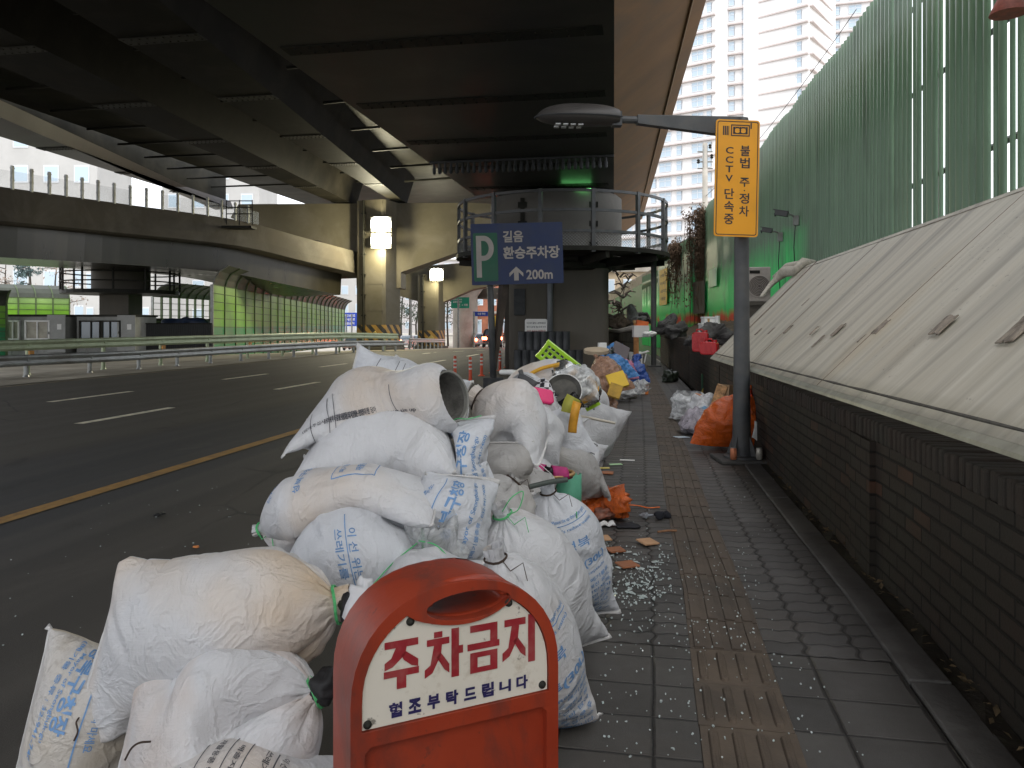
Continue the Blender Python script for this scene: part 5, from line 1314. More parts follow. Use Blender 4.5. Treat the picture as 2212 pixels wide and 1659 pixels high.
r_, Pb, dub, dvb = sack('open printed sack lying on top with a grey bucket in its mouth', [at(640, 942, 3.14), at(720, 925, 3.16), at(810, 902, 3.16), at(895, 878, 3.13), at(980, 856, 3.04)], .42, 'sewn', 'open', side=axd+upv*.25, mat=S_tan2, pmat=mBlk, openr=.112, slack=1.02, crease=.5, 
     prints=lambda W, L: [pline(.06, .12, .06, .23), pline(-.16, .12, .06, .12), pline(-.16, .23, .06, .23), pline(-.16, .20, .06, .20), ptext('성명', .0, .215, .016, 90, .05)]+[ptext(PARA[k % 7], -.08, .255+.030*k, .017, 90, .16, .012) for k in range(4)]+[ptext('(담아주십시오)', -.08, .145, .016, 90, .12), pline(-.15, .52, .02, .52), ptext('Please tie up', -.06, .535, .016, 90, .15)])
cb = Pb[-1].mean(0); ct = Vector(Pb[-1].mean(0)-Pb[-6].mean(0)).normalized(); ct = (ct+rtd*.15-axd*.25).normalized()
t = thing('bucket', 'grey plastic bucket lying inside the open top sack, mouth outward', 'bucket', tuple(cb))
mb = MB(); mb.lathe([(.085, -.25), (.104, .0), (.110, .0), (.110, -.012), (.106, -.02), (.09, -.22), (.0, -.22)][::-1] if False else [(.0, -.24), (.085, -.24), (.100, .015), (.107, .018), (.107, .0), (.101, -.01)], Vector(cb)-ct*.02, ct, 40); mb.build('shell', M('bucket_grey', (.24, .24, .22), .5, var=.25, vs=12, bump=.2), t, smooth=True, auto=40)
mb = MB(); mb.lathe([(.096, .0), (.088, -.06), (.078, -.075), (.076, -.13), (0, -.14)], Vector(cb)-ct*.02, ct, 40); mb.build('inner_wall', M('bucket_dirty_inside', (.13, .125, .115), .7, var=.4, vs=10, bump=.4, dirt=(.04, .04, .035), dscale=14, damt=.8), t, smooth=True)
# plastic liner tuft bursting from the middle sack
def film(name, c, alpha=.35, rough=.12, tint=None):
    """thin crinkled plastic: partly clear, glossy, milky where it folds"""
    t = NT(name); p = t.world(); cr = t.noise(p, 11, 6, .65, 1.2)
    n = t.bump(cr, .9, .03); n = t.bump(t.noise(p, 38, 4, .6, .6), .5, .01, n)
    mx = t.new('MixShader'); f = t.math('MULTIPLY_ADD', t.ramp(cr, (.35, (0,)*3), (.65, (1,)*3)), .35, alpha)
    t.l.new(t.math('MINIMUM', f, 1.0), mx.inputs[0]); tr = t.new('BsdfTransparent'); tr.inputs[0].default_value = c4(tint or (1, 1, 1))
    b = t.bsdf(t.mix(cr, c4(c, .7), c4(c, 1.2)), rough, 0, n, .6); t.l.new(tr.outputs[0], mx.inputs[1]); t.l.new(b.outputs[0], mx.inputs[2]); return t.done(mx)
F_clear = film('clear_film', (.72, .74, .75), .38); F_white = film('milky_film', (.70, .71, .73), .62, .2)
lump('plastic_liner', 'clear crumpled plastic liner bursting out beside the green twine', 'plastic bag', F_clear, [at(925, 1165, 2.58), at(950, 1190, 2.55), at(940, 1225, 2.52), at(985, 1250, 2.5)], [.075, .085, .08, .06], 21, 1, .55, (30, 46), fine=.25)
lump('liner_contents', None, None, None, [at(0, 0, 1)], .1, 1) if False else None
lump('rags', 'dark green rags inside the clear plastic liner', 'rags', M('rags_dark', (.05, .065, .055), .8, var=.5, vs=12), [at(915, 1170, 2.62), at(930, 1205, 2.6)], [.06, .07], 22, 1, .4)
for k, (u, v, d, lab) in enumerate(((755, 1304, 2.04, 'black rag poking from the gathered mouth of the cream sack'), (698, 1476, 1.92, 'black rag in the neck of the boxes sack beside the red sign'))):
    lump('rag', lab, 'rag', mDark, [at(u, v, d), at(u+8, v+22, d)], [.032, .028], 30+k, 1, .5, (14, 20))
lump('torn_flap', 'torn white plastic strip standing up left of the red sign', 'plastic strip', S_thin, [at(790, 1275, 1.95), at(778, 1300, 1.93)], [.02, .03], 33, 1.6, .6, (14, 20))
# loose green twine
def twine(label, pts, r=.0022, m=None, name='twine', cat='twine'):
    mb = MB(); P = spline(pts, 30); mb.tube([Vector(p) for p in P], r, 5); tag(mb.build(name, m or mTwine, smooth=True), label, cat)
twine('green twine running across the sack behind the red sign handle', [at(905, 1170, 2.5), at(850, 1215, 2.42), at(800, 1270, 2.3), at(785, 1290, 2.25)])
twine('green twine over the clear plastic liner', [at(905, 1168, 2.48), at(945, 1180, 2.42), at(985, 1225, 2.40), at(1000, 1250, 2.4)])
twine('green twine looped at the neck of the plain upright sack', [at(1085, 1105, 2.72), at(1105, 1075, 2.7), at(1130, 1062, 2.72), at(1120, 1100, 2.7), at(1095, 1112, 2.7)])
twine('green twine trailing from the farthest upright printed sack', [at(1245, 1105, 3.15), at(1252, 1180, 3.2), at(1268, 1215, 3.3), at(1285, 1240, 3.35)])
twine('green twine under the grey bucket', [at(962, 925, 3.0), at(985, 905, 3.02), at(1010, 905, 3.0), at(1040, 898, 3.0)])
twine('dark bent wire tie at the lower left sack corner', [at(175, 1545, 2.0), at(165, 1560, 1.98), at(168, 1580, 1.97), at(160, 1600, 1.97)], .0024, mTie, 'wire_tie', 'wire')
twine('dark wire hooked on the corner of the boxes sack', [at(325, 1602, 1.75), at(300, 1605, 1.72), at(283, 1618, 1.72), at(270, 1642, 1.72)], .0024, mTie, 'wire_tie', 'wire')
twine('dark wire knot on the edge of the tan sack', [at(1058, 905, 3.4), at(1078, 912, 3.38), at(1088, 925, 3.4), at(1082, 935, 3.4)], .005, mTie, 'wire_tie', 'wire')
twine('dark wire tie at the point of the slack white sack', [at(998, 1022, 2.9), at(1008, 1035, 2.88), at(1018, 1048, 2.88), at(1008, 1060, 2.9)], .005, mTie, 'wire_tie', 'wire')

# ------------------------------------------------------------------ the red parking-ban stand in front
def lift_z(v, d): return EYE+(700-v)*d/F
bL, bR = at(757, 1500, 1.455), at(1206, 1400, 1.645)
sdir = Vector((bR.x-bL.x, bR.y-bL.y, 0)); WS = sdir.length; sdir.normalize(); sn_ = Vector((sdir.y, -sdir.x, 0))
if sn_.dot(_ax) > 0: sn_ = -sn_
sc0 = Vector(((bL.x+bR.x)/2, (bL.y+bR.y)/2, 0)); HW = WS/2
STN = thing('parking_stand', 'red plastic no parking stand with white panel in front of the sacks', 'stand', tuple(sc0))
lean = upv
ZB, ZS, ZT = .0, .570, .781           # foot, shoulder, crown
def sp(x, z_, o=0.0): return sc0+sdir*x+lean*z_+sn_*o
TH = .19
def outline(inset=0.0, n=21):
    hw = HW-inset; pts = [(-hw, ZB+inset), (-hw, ZS)]
    for k in range(1, n):
        a = math.pi-math.pi*k/n
        pts.append((hw*math.copysign(abs(math.cos(a))**.9, math.cos(a)), ZS+(ZT-inset-ZS)*math.sin(a)**.9))
    return pts+[(hw, ZS), (hw, ZB+inset)]
mRed = None
def red_plastic():
    t = NT('red_plastic_faded'); p = t.world()
    a = t.noise(p, 3.5, 6, .6); c = t.mix(t.ramp(a, (.3, (0,)*3), (.7, (1,)*3)), (.24, .026, .009, 1), (.32, .042, .015, 1))
    gr = t.ramp(t.noise(t.world((1, 1, .35)), 7, 7, .65, .5), (.48, (0,)*3), (.70, (.85,)*3)); c = t.mix(gr, c, (.07, .03, .025, 1))
    sc_ = t.ramp(t.noise(p, 30, 5, .7), (.62, (0,)*3), (.70, (.7,)*3)); c = t.mix(sc_, c, (.12, .03, .02, 1))
    n = t.bump(t.noise(p, 90, 4, .6), .15, .003); n = t.bump(t.noise(p, 9, 3), .15, .008, n)
    return t.done(t.bsdf(c, t.math('MULTIPLY_ADD', a, .3, .3), 0, n, .45))
mRed = red_plastic()
# front shell as a rim with two recesses, handle slot cut through near the crown
def loop3(pts, o): return [sp(x, z_, o) for x, z_ in pts]
def slot(gr=0.0, n=22):
    """handle opening: crescent between two arcs"""
    pts = []
    for k in range(n+1):
        a = math.pi*(1-k/n); pts.append((.020+(.078+gr)*math.cos(a), .728+(.020+gr)*math.sin(a)))
    for k in range(1, n):
        a = math.pi*k/n; pts.append((.020+(.078+gr)*math.cos(a), .728-(.020+gr)*math.sin(a)*.9))
    return pts
def bowl(n=22):
    pts = []
    for k in range(n+1):
        a = math.pi*(1-k/n); pts.append((.020+.092*math.cos(a), .732+.027*math.sin(a)))
    for k in range(1, n):
        a = math.pi*k/n; pts.append((.020+.092*math.cos(a), .732-.029*math.sin(a)))
    return pts
import bmesh
def shell_mesh(name, outer, holes, y0, y1, mat, parent, bev=.012):
    bm = bmesh.new(); edges = []
    def lp(pts):
        vs = [bm.verts.new(sp(x, z_, y1)) for x, z_ in pts]; es = [bm.edges.new((vs[i], vs[(i+1) % len(vs)])) for i in range(len(vs))]; return es
    edges += lp(outer)
    for h in holes: edges += lp(h)
    r = bmesh.ops.triangle_fill(bm, use_beauty=True, use_dissolve=False, edges=edges, normal=sn_)
    fs = [g for g in r['geom'] if isinstance(g, bmesh.types.BMFace)]
    ext = bmesh.ops.extrude_face_region(bm, geom=fs)
    vs = [g for g in ext['geom'] if isinstance(g, bmesh.types.BMVert)]
    bmesh.ops.translate(bm, verts=vs, vec=sn_*(y0-y1))
    bmesh.ops.recalc_face_normals(bm, faces=bm.faces[:])
    me = bpy.data.meshes.new(name); bm.to_mesh(me); bm.free(); me.materials.append(mat)
    o = bpy.data.objects.new(name, me); col.objects.link(o); o.parent = parent; o.matrix_parent_inverse = Matrix.Translation(-parent.location)
    if bev:
        b = o.modifiers.new('edge', 'BEVEL'); b.width = bev; b.segments = 4; b.limit_method = 'ANGLE'; b.angle_limit = R_(50)
        me.polygons.foreach_set('use_smooth', [True]*len(me.polygons))
        o.modifiers.new('wn', 'WEIGHTED_NORMAL')
    return o
def panel_outline(ins=0.0, n=14):
    pts = []; hw = HW-.022-ins; zb = .520+ins; H_ = ZT-.022-ins-ZS
    pts += [(-hw, zb), (-hw, ZS)]; A_ = math.acos(.112/hw)
    for k in range(1, 9):
        a = math.pi-A_*k/8; pts.append((hw*math.cos(a), ZS+H_*math.sin(a)**.9))
    xs, zt_ = abs(pts[-1][0]), pts[-1][1]
    for k in range(1, n):
        f = k/n; pts.append((-xs+2*xs*f+.012*math.sin(math.pi*f), zt_-(zt_-.694+ins*.3)*math.sin(math.pi*f)**.7))
    for k in range(8, 0, -1):
        a = A_*k/8; pts.append((hw*math.cos(a), ZS+H_*math.sin(a)**.9))
    return pts+[(hw, ZS), (hw, zb)]
low = [(-HW+.028, .03), (-HW+.028, .478), (-HW+.04, .490), (HW-.04, .490), (HW-.028, .478), (HW-.028, .03)]
body = shell_mesh('shell', outline(), [bowl(), panel_outline(), low], -.035, .0, mRed, STN, .007)
shell_mesh('core', outline(.004), [slot(.004)], -TH, -.016, mRed, STN, .02)
mb = MB(); K = 16; gp_ = [sp(.020+.088*math.cos(math.pi*(1-k/K)), .738+.034*math.sin(math.pi*(1-k/K)), -.022) for k in range(K+1)]
mb.tube(gp_, [.015+.0012*math.sin(k*2.2) for k in range(K+1)], 12); mb.build('grip', mRed, STN, smooth=True)
mb = MB(); pin = panel_outline(.002)
def board_mat():
    t = NT('stand_panel_white'); p = t.world(); c = t.mix(t.noise(p, 3, 5), (.60, .55, .46, 1), (.70, .66, .58, 1))
    c = t.mix(t.ramp(t.noise(p, 13, 6, .7), (.56, (0,)*3), (.70, (.6,)*3)), c, (.38, .30, .21, 1)); c = t.mix(t.ramp(t.noise(p, 38, 4, .6), (.66, (0,)*3), (.72, (.8,)*3)), c, (.13, .11, .09, 1))
    return t.done(t.bsdf(c, .42, 0, None, .45))
bo = shell_mesh('panel', pin, [], -.016, -.006, board_mat(), STN, 0)
mMar = M('sign_red', (.27, .018, .025), .5, var=.12, vs=12, bump=0, dirt=(.40, .2, .17), dscale=22, damt=.25); mNavy = M('sign_navy', (.025, .02, .09), .5, var=.1, bump=0)
mb = MB()
XC = [0.0, 0.0]; z0 = .49; HH = .134
def poly(pts): mb.add([sp(XC[1]+(x-XC[0])*.74, .594+(z_-z0)*.67, -.0045) for x, z_ in pts], [tuple(range(len(pts)))])
def pb_(x0, z0_, x1, z1): poly([(x0, z0_), (x1, z0_), (x1, z1), (x0, z1)])
def cell(k): XC[:] = (-.155+k*.106, (-.122, -.036, .052, .133)[k]); return XC[0]
# ju
x = cell(0); pb_(x-.046, z0+HH-.022, x+.046, z0+HH-.001)
poly([(x-.016, z0+HH-.022), (x+.014, z0+HH-.022), (x+.010, z0+HH-.045), (x-.024, z0+HH-.076), (x-.046, z0+HH-.083), (x-.046, z0+HH-.062), (x-.028, z0+HH-.050)]); poly([(x-.001, z0+HH-.045), (x+.012, z0+HH-.036), (x+.046, z0+HH-.064), (x+.046, z0+HH-.086), (x+.028, z0+HH-.080), (x+.006, z0+HH-.060)])
pb_(x-.048, z0+.028, x+.048, z0+.048); pb_(x-.013, z0-.008, x+.013, z0+.028)
# cha
x = cell(1); pb_(x-.026, z0+HH-.014, x-.002, z0+HH+.004); pb_(x-.046, z0+HH-.036, x+.018, z0+HH-.016)
poly([(x-.026, z0+HH-.036), (x-.003, z0+HH-.036), (x-.006, z0+HH-.066), (x-.030, z0+.018), (x-.052, z0+.006), (x-.052, z0+.030), (x-.036, z0+.042)]); poly([(x-.018, z0+.062), (x-.006, z0+.074), (x+.018, z0+.036), (x+.018, z0+.010), (x+.004, z0+.022)])
pb_(x+.024, z0-.006, x+.046, z0+HH+.006); pb_(x+.046, z0+.062, x+.058, z0+.086)
# geum
x = cell(2); pb_(x-.040, z0+HH-.018, x+.042, z0+HH+.003); pb_(x+.020, z0+HH-.052, x+.042, z0+HH-.018); pb_(x-.048, z0+.062, x+.048, z0+.082)
pb_(x-.040, z0+.038, x+.042, z0+.054); pb_(x-.040, z0-.008, x+.042, z0+.008); pb_(x-.040, z0+.008, x-.018, z0+.038); pb_(x+.020, z0+.008, x+.042, z0+.038)
# ji
x = cell(3); pb_(x-.046, z0+HH-.020, x+.020, z0+HH+.002); poly([(x-.024, z0+HH-.020), (x+.000, z0+HH-.020), (x-.004, z0+HH-.060), (x-.030, z0+.022), (x-.052, z0+.008), (x-.052, z0+.034), (x-.034, z0+.048)]); poly([(x-.018, z0+.066), (x-.006, z0+.078), (x+.020, z0+.038), (x+.020, z0+.012), (x+.004, z0+.026)])
pb_(x+.028, z0-.008, x+.050, z0+HH+.008)
mb.build('lettering', mMar, bo)
mb = MB(); P_, fs_, a_, b_ = glyphs('협조부탁드립니다', 1, .04)
for k, ch in enumerate('협조부탁드립니다'):
    write(mb, ch, sp(-.134+.0391*k, .549, -.0045), sdir, lean, h=.029 if ch not in '드니' else .025, wid=.0265, bold=.045)
mb.build('small_lettering', mNavy, bo)
for x, z_ in ((-.104, .716), (.109, .720), (HW-.036, .534), (-HW+.034, .532)):
    mb = MB(); mb.lathe([(.0, .009), (.004, .008), (.0045, .004), (.008, .003), (.0085, 0)], sp(x, z_, -.006), sn_, 14); mb.build('screw', mSteelDk, bo, smooth=True)
mb = MB(); mb.prism([sp(x, z_, -TH-.01) for x, z_ in ((-HW-.01, -.0), (HW+.01, -.0), (HW+.01, .05), (-HW-.01, .05))], sn_*(TH+.03)); mb.build('foot', mRed, STN, bevel=.015)

# ------------------------------------------------------------------ the far half of the pile
PILE2 = 'white sacks and bags in the far half of the pile'
def bag2(label, spine, W, **kw):
    kw.setdefault('m', 34); kw.setdefault('n', 40); kw.setdefault('iters', 110); kw.setdefault('group', PILE2); kw.setdefault('hem', False); kw.setdefault('crease', 1.2)
    return sack(label, spine, W, **kw)
def film_bag(label, cat, name, spine, W, mat, seed=0, crump=.02, group=None, **kw):
    """a thin plastic bag: inflated tube, then crumpled into facets"""
    NS[0] += 1
    kw.setdefault('m', 40); kw.setdefault('n', 48); kw.setdefault('iters', 110); kw.setdefault('lump', 1.0)
    a = kw.pop('a', 'sewn'); b = kw.pop('b', 'tied'); side = kw.pop('side', axd)
    kw.setdefault('crease', 0); P, du, dv = sack_grid(spine, W, a, b, side, None, seed=seed+50, **kw)
    rs = np.random.RandomState(seed+9); cen = P.mean(1, keepdims=True); d = P-cen; d /= np.linalg.norm(d, axis=2, keepdims=True)+1e-9
    q = np.zeros(P.shape[:2])
    for k in range(22):
        v = rs.randn(3); v /= np.linalg.norm(v); f = rs.uniform(18, 60); q += np.abs(np.sin((P@v)*f+rs.uniform(0, 6)))*rs.uniform(.3, 1)*(22/f)
    q = (q-q.mean())/q.std(); P = P-d*(q*crump*.5)[..., None]
    gr = np.where(P[..., 0] > -.62+np.vectorize(off)(P[..., 1]), .006, -.144); P[..., 2] = np.maximum(P[..., 2], gr)
    o = sack_mesh(P, du, dv, name, [mat], None, 1); tag(o, label, cat, group); return o, P
# heaps underneath so the far pile is solid
bag2('white sack buried at the foot of the pile behind the knotted grey sack', [at(1100, 1120, 3.9), at(1140, 1060, 4.1), at(1180, 1030, 4.2)], .42, b='sewn', side=axd, mat=S_grey)
bag2('white sack deep in the pile below the tan sack', [at(1060, 1020, 4.3), at(1110, 985, 4.5), at(1150, 960, 4.6)], .46, b='sewn', side=axd, mat=S_thin)
bag2('creased white sack right of the tan sack', [at(1135, 1000, 4.6), at(1165, 935, 4.7), at(1170, 880, 4.9)], .42, side=rtd, mat=S_thin, lump=1.0)
bag2('white sack folded over itself next to the orange strap', [at(1225, 985, 5.0), at(1205, 930, 5.1), at(1180, 885, 5.3)], .44, b='sewn', side=rtd, mat=S_cool, lump=1.0)
bag2('smooth white sack behind the orange strap', [at(1190, 900, 5.6), at(1225, 905, 5.5), at(1235, 960, 5.4)], .40, b='sewn', side=axd, mat=S_plain)
bag2('big stiff white sack with a square corner on the kerb', [at(1240, 912, 7.0), at(1285, 925, 7.2), at(1332, 948, 7.4)], .62, b='sewn', side=imv(1230, 945, 1250, 890), side_b=imv(1300, 985, 1345, 925, .2), mat=S_thin, slack=1.02)
bag2('grey drooping sack with a long pointed corner at the pile edge', [at(1165, 1010, 4.9), at(1225, 1010, 5.0), at(1300, 1068, 5.2)], .40, b='sewn', side=imv(1160, 990, 1175, 1050), side_b=axd, mat=S_grey)
bag2('small upright white sack with black lettering near the kerb', [at(1255, 1025, 6.0), at(1268, 990, 6.1), at(1282, 960, 6.3)], .25, b='sewn', side=imv(1230, 1015, 1288, 1010), mat=S_thin, pmat=mBlk,
     prints=lambda W, L: [ptext('구청장', .0, L*.5, .06, 90, .15, .04), ptext('쓰레기를 줄입시다', -.055, L*.5, .018, 90, .16)])
bag2('limp white sack hanging below the white pole', [at(1215, 1000, 5.4), at(1222, 960, 5.5), at(1240, 900, 5.6)], .26, b='sewn', side=rtd, mat=S_thin, lump=1.2)
bag2('low white sack with a dark seam beneath the magenta slippers', [at(1100, 1030, 4.7), at(1150, 1020, 4.6), at(1200, 1030, 4.5)], .34, b='sewn', side=axd, mat=S_plain)
bag2('white sack in front of the black barrels, upper middle of the pile', [at(1195, 870, 7.6), at(1205, 825, 7.8), at(1222, 800, 8)], .48, b='sewn', side=rtd, mat=S_thin)
bag2('wide white sack spilling toward the kerb behind the pan', [at(1230, 870, 7.4), at(1270, 860, 7.6), at(1300, 895, 7.8)], .50, b='sewn', side=axd, mat=S_thin, lump=1.0)
bag2('thin white bag slumped beside the brown crumpled bags', [at(1270, 890, 7.9), at(1290, 900, 7.9), at(1310, 925, 7.8)], .38, b='sewn', side=axd, mat=S_thin, lump=1.0)
bag2('cream sack bound with yellow tape arching over the pile', [at(1072, 880, 6.2), at(1125, 845, 6.1), at(1180, 822, 6.0), at(1225, 822, 6.0)], .46, b='open', openr=.14, side=axd+upv*.3, mat=S_tan2, m=40)
NP = M('newsprint', (.50, .49, .47), .8, var=.15)
r_, Pn, a_, b_ = bag2('white sack printed like newspaper beside the pink tray', [at(1085, 838, 5.6), at(1130, 842, 5.6), at(1185, 862, 5.5)], .40, b='sewn', side=axd, mat=S_thin, pmat=mBlk,
     prints=lambda W, L: [pline(-.10+.012*k, .05, -.10+.012*k, L*.6, .005) for k in range(12)])
film_bag('clear bag of lids and packets under the chequered pouch', 'plastic bag', 'plastic_bag', [at(1120, 900, 5.2), at(1165, 880, 5.2), at(1215, 885, 5.3)], .40, F_white, 3)
mTapeY = M('tape_yellow', (.62, .33, .03), .4, var=.15, vs=10)
def ribbon(label, name, cat, pts, w_, m, up=None, thick=.004, twist=0):
    P = spline(pts, 24); mb = MB(); rows = []
    for i in range(24):
        t = Vector(P[min(i+1, 23)]-P[max(i-1, 0)]).normalized(); s_ = (up or axd).cross(t).normalized(); rows.append([tuple(Vector(P[i])-s_*w_/2), tuple(Vector(P[i])+s_*w_/2)])
    mb.grid(np.array(rows)); o = mb.build(name, m, smooth=True); md = o.modifiers.new('t', 'SOLIDIFY'); md.thickness = thick; return tag(o, label, cat)
ribbon('yellow tape binding the back edge of the arched cream sack', 'tape', 'tape', [at(1068, 872, 5.9), at(1115, 828, 5.85), at(1165, 798, 5.84), at(1212, 786, 5.82)], .028, mTapeY)
ribbon('yellow tape crossing the silver cans', 'tape', 'tape', [at(1145, 862, 5.75), at(1200, 832, 5.7), at(1225, 815, 5.68), at(1246, 800, 5.68)], .04, mTapeY)
ribbon('yellow tape around the end of the clear can bag', 'tape', 'tape', [at(1270, 815, 5.75), at(1288, 835, 5.72), at(1280, 855, 5.7), at(1258, 868, 5.7)], .04, mTapeY)
ribbon('orange strap hanging upright against the white sacks', 'strap', 'strap', [at(1247, 868, 4.9), at(1243, 885, 4.85), at(1238, 915, 4.85), at(1236, 935, 4.85)], .055, M('strap_orange', (.62, .30, .03), .5, var=.15, vs=20))
ribbon('olive paper flap behind the orange strap', 'paper', 'paper', [at(1240, 858, 5.0), at(1232, 875, 4.98), at(1228, 892, 4.98)], .10, M('paper_olive', (.33, .33, .05), .6, var=.2))
mFoil = M('silver_foil', (.55, .56, .54), .25, metal=.9, var=.3, vs=9, bump=.7, bs=22)
tag(lump('foil_bag', 'silver foil cans in a clear bag at the end of the arched sack', 'cans', mFoil, [at(1225, 812, 5.85), at(1250, 830, 5.85), at(1270, 848, 5.85)], [.12, .13, .12], 61, 1, .25, (30, 44), fine=.2), None)
film_bag('clear bag wrapped round the silver cans', 'plastic bag', 'plastic_bag', [at(1205, 800, 5.85), at(1250, 830, 5.82), at(1290, 862, 5.8)], .46, F_clear, 5, b='sewn', collide=False)
# household finds
def board(label, name, cat, c, n_, up, pts, th, m, bevel=.003):
    n_ = Vector(n_).normalized(); up = (Vector(up)-n_*n_.dot(Vector(up))).normalized(); s_ = up.cross(n_)
    mb = MB(); mb.prism([c+s_*x+up*y for x, y in pts], n_*th); o = mb.build(name, m, bevel=bevel); tag(o, label, cat); return o, s_, up, n_
def rect(a, b, sl=0): return [(-a+sl, -b), (a+sl, -b), (a-sl, b), (-a-sl, b)]
mLime = M('lime_plastic', (.35, .62, .03), .35, var=.1, vs=5)
c = at(1212, 783, 6.6); t = thing('basket', 'lime green plastic basket tipped on edge before the black barrels', 'basket', tuple(c))
Rb = (Matrix.Rotation(YAW, 3, 'Z')@Euler((R_(12), R_(38), 0)).to_matrix()); mb = MB(); w_, h_ = .19, .075
for k in range(9): mb.box(c+Rb@Vector((-w_+.0475*k, 0, 0)), (.016, .012, 2*h_), Rb)
for k in range(4): mb.box(c+Rb@Vector((0, -.002, -h_+.05*k)), (2*w_, .014, .022), Rb)
mb.build('grille', mLime, t); mb = MB()
for dx, dz, sx, sz in ((0, h_, 2*w_+.04, .03), (0, -h_, 2*w_+.04, .03), (w_, 0, .03, 2*h_), (-w_, 0, .03, 2*h_)): mb.box(c+Rb@Vector((dx, -.01, dz)), (sx, .05, sz), Rb)
mb.build('rim', mLime, t, bevel=.004)
board('lime green tray wedged under the black pan', 'kitchen_tray', 'tray', at(1272, 860, 5.9), -axd+rtd*.2, upv*.8-rtd*.4, rect(.06, .085), .012, mLime)
pcen = at(1217, 846, 5.45); pn_ = (-axd*.8+upv*.42-rtd*.1).normalized(); t = thing('pan', 'round dark frying pan facing out of the pile with a pale rim', 'pan', tuple(pcen))
mb = MB(); mb.lathe([(.0, -.012), (.10, -.012), (.128, .012), (.133, .012), (.105, -.02), (0, -.02)], pcen, pn_, 36); mb.build('pan_body', M('pan_dark', (.07, .068, .06), .5, var=.4, vs=14, bump=.2, dirt=(.14, .13, .11), dscale=9, damt=.5), t, smooth=True, auto=40)
mb = MB(); q_ = pn_.to_track_quat('Z', 'Y'); mb.tube([pcen+q_@Vector((.131*math.cos(a), .131*math.sin(a), .013)) for a in np.linspace(0, 2*math.pi, 37)], .004, 6); mb.build('rim', mWhiteP, t, smooth=True)
lump('black_bag', 'small black bag below the frying pan', 'plastic bag', M('black_film', (.012, .012, .013), .25, var=.4, vs=15, bump=.6, bs=25), [at(1225, 882, 5.4), at(1238, 875, 5.4)], [.075, .06], 64, 1, .4, fine=.2)
def checker(name, s_):
    t = NT(name); c_ = t.new('TexChecker'); t.l.new(t.world(), c_.inputs[0]); c_.inputs['Scale'].default_value = s_; c_.inputs[1].default_value = (.6, .6, .62, 1); c_.inputs[2].default_value = (.02, .02, .025, 1)
    return t.done(t.bsdf(c_.outputs[0], .5))
film_bag('chequered black and white pouch beside the frying pan', 'pouch', 'pouch', [at(1150, 828, 5.25), at(1168, 842, 5.22), at(1180, 868, 5.2)], .20, checker('chequer', 32), 8, crump=.008, m=24, n=30, b='sewn', side=rtd+upv*.4, collide=False)
c = at(1160, 862, 5.15); mb = MB(); pts = [(-.085, -.05), (.075, -.05), (.095, -.03), (.08, .04), (.06, .05), (-.07, .05), (-.09, .03)]
o, s_, u_, n_ = board('bright pink plastic tub half buried in white sacks', 'plastic_tub', 'tub', c, -axd+upv*.4+rtd*.3, upv+rtd*.2, pts, .10, M('pink_plastic', (.75, .03, .17), .35, var=.15), .012)
def stick(label, name, cat, a, b, r, m, tip=None):
    mb = MB(); mb.tube([a, a.lerp(b, .5)+Vector((0, 0, .004)), b], r, 10); return tag(mb.build(name, m, smooth=True, auto=50), label, cat)
stick('long white pole with a brown end sticking out over the kerb', 'pole', 'pole', at(1215, 893, 5.6), at(1328, 914, 5.8), .010, M('pole_cream', (.52, .48, .40), .5, var=.2))
stick('short white pipe pointing at the road from the pile', 'pipe', 'pipe', at(1082, 804, 6.8), at(1130, 806, 6.6), .022, mWhiteP)
stick('black umbrella handle on the pavement end of the pile', 'handle', 'handle', at(1232, 1003, 5.6), at(1298, 1022, 5.5), .017, mBlack)
stick('dark green rod lying over the neck of the far printed sack', 'rod', 'rod', at(1143, 1052, 3.15), at(1225, 1036, 3.2), .011, M('rod_green', (.07, .085, .075), .6, var=.3))
stick('thin white pipe beside the black umbrella handle', 'pipe', 'pipe', at(1222, 995, 5.7), at(1292, 1012, 5.7), .012, mWhiteP)
stick('dark grey tool handle standing out of the cream sack', 'handle', 'handle', at(1158, 832, 5.2), at(1122, 812, 5.25), .024, mPost)
stick('second grey tool handle, upright, beside the first', 'handle', 'handle', at(1130, 822, 5.3), at(1124, 800, 5.32), .016, mPost)
stick('thin grey wire rod standing between white bags near the kerb', 'rod', 'rod', at(1280, 848, 6.6), at(1283, 885, 6.5), .008, mSteelGrey)
# green foam roll
ga, gb_ = at(1190, 1060, 4.5), at(1236, 1052, 4.7); mb = MB(); mb.tube([at(1205, 1075, 4.55), at(1242, 1062, 4.75)], .001, 3)
t = thing('foam_roll', 'mint green foam roll standing behind the printed upright sack', 'foam roll', tuple(gp(1228, 1080)))
g0 = at(1226, 1078, 4.55); mb = MB(); sp_ = []
for k in range(60): a = k/60*4.2*math.pi; r = .03+.055*k/60; sp_.append((r*math.cos(a), r*math.sin(a)))
mb.grid(np.array([[(g0.x+x, g0.y+y, g0.z-.12+z_) for x, y in sp_] for z_ in (0, .27)])); o = mb.build('foam_sheet', M('foam_mint', (.10, .34, .22), .7, var=.15, vs=10, bump=.2), t, smooth=True); md = o.modifiers.new('t', 'SOLIDIFY'); md.thickness = .012
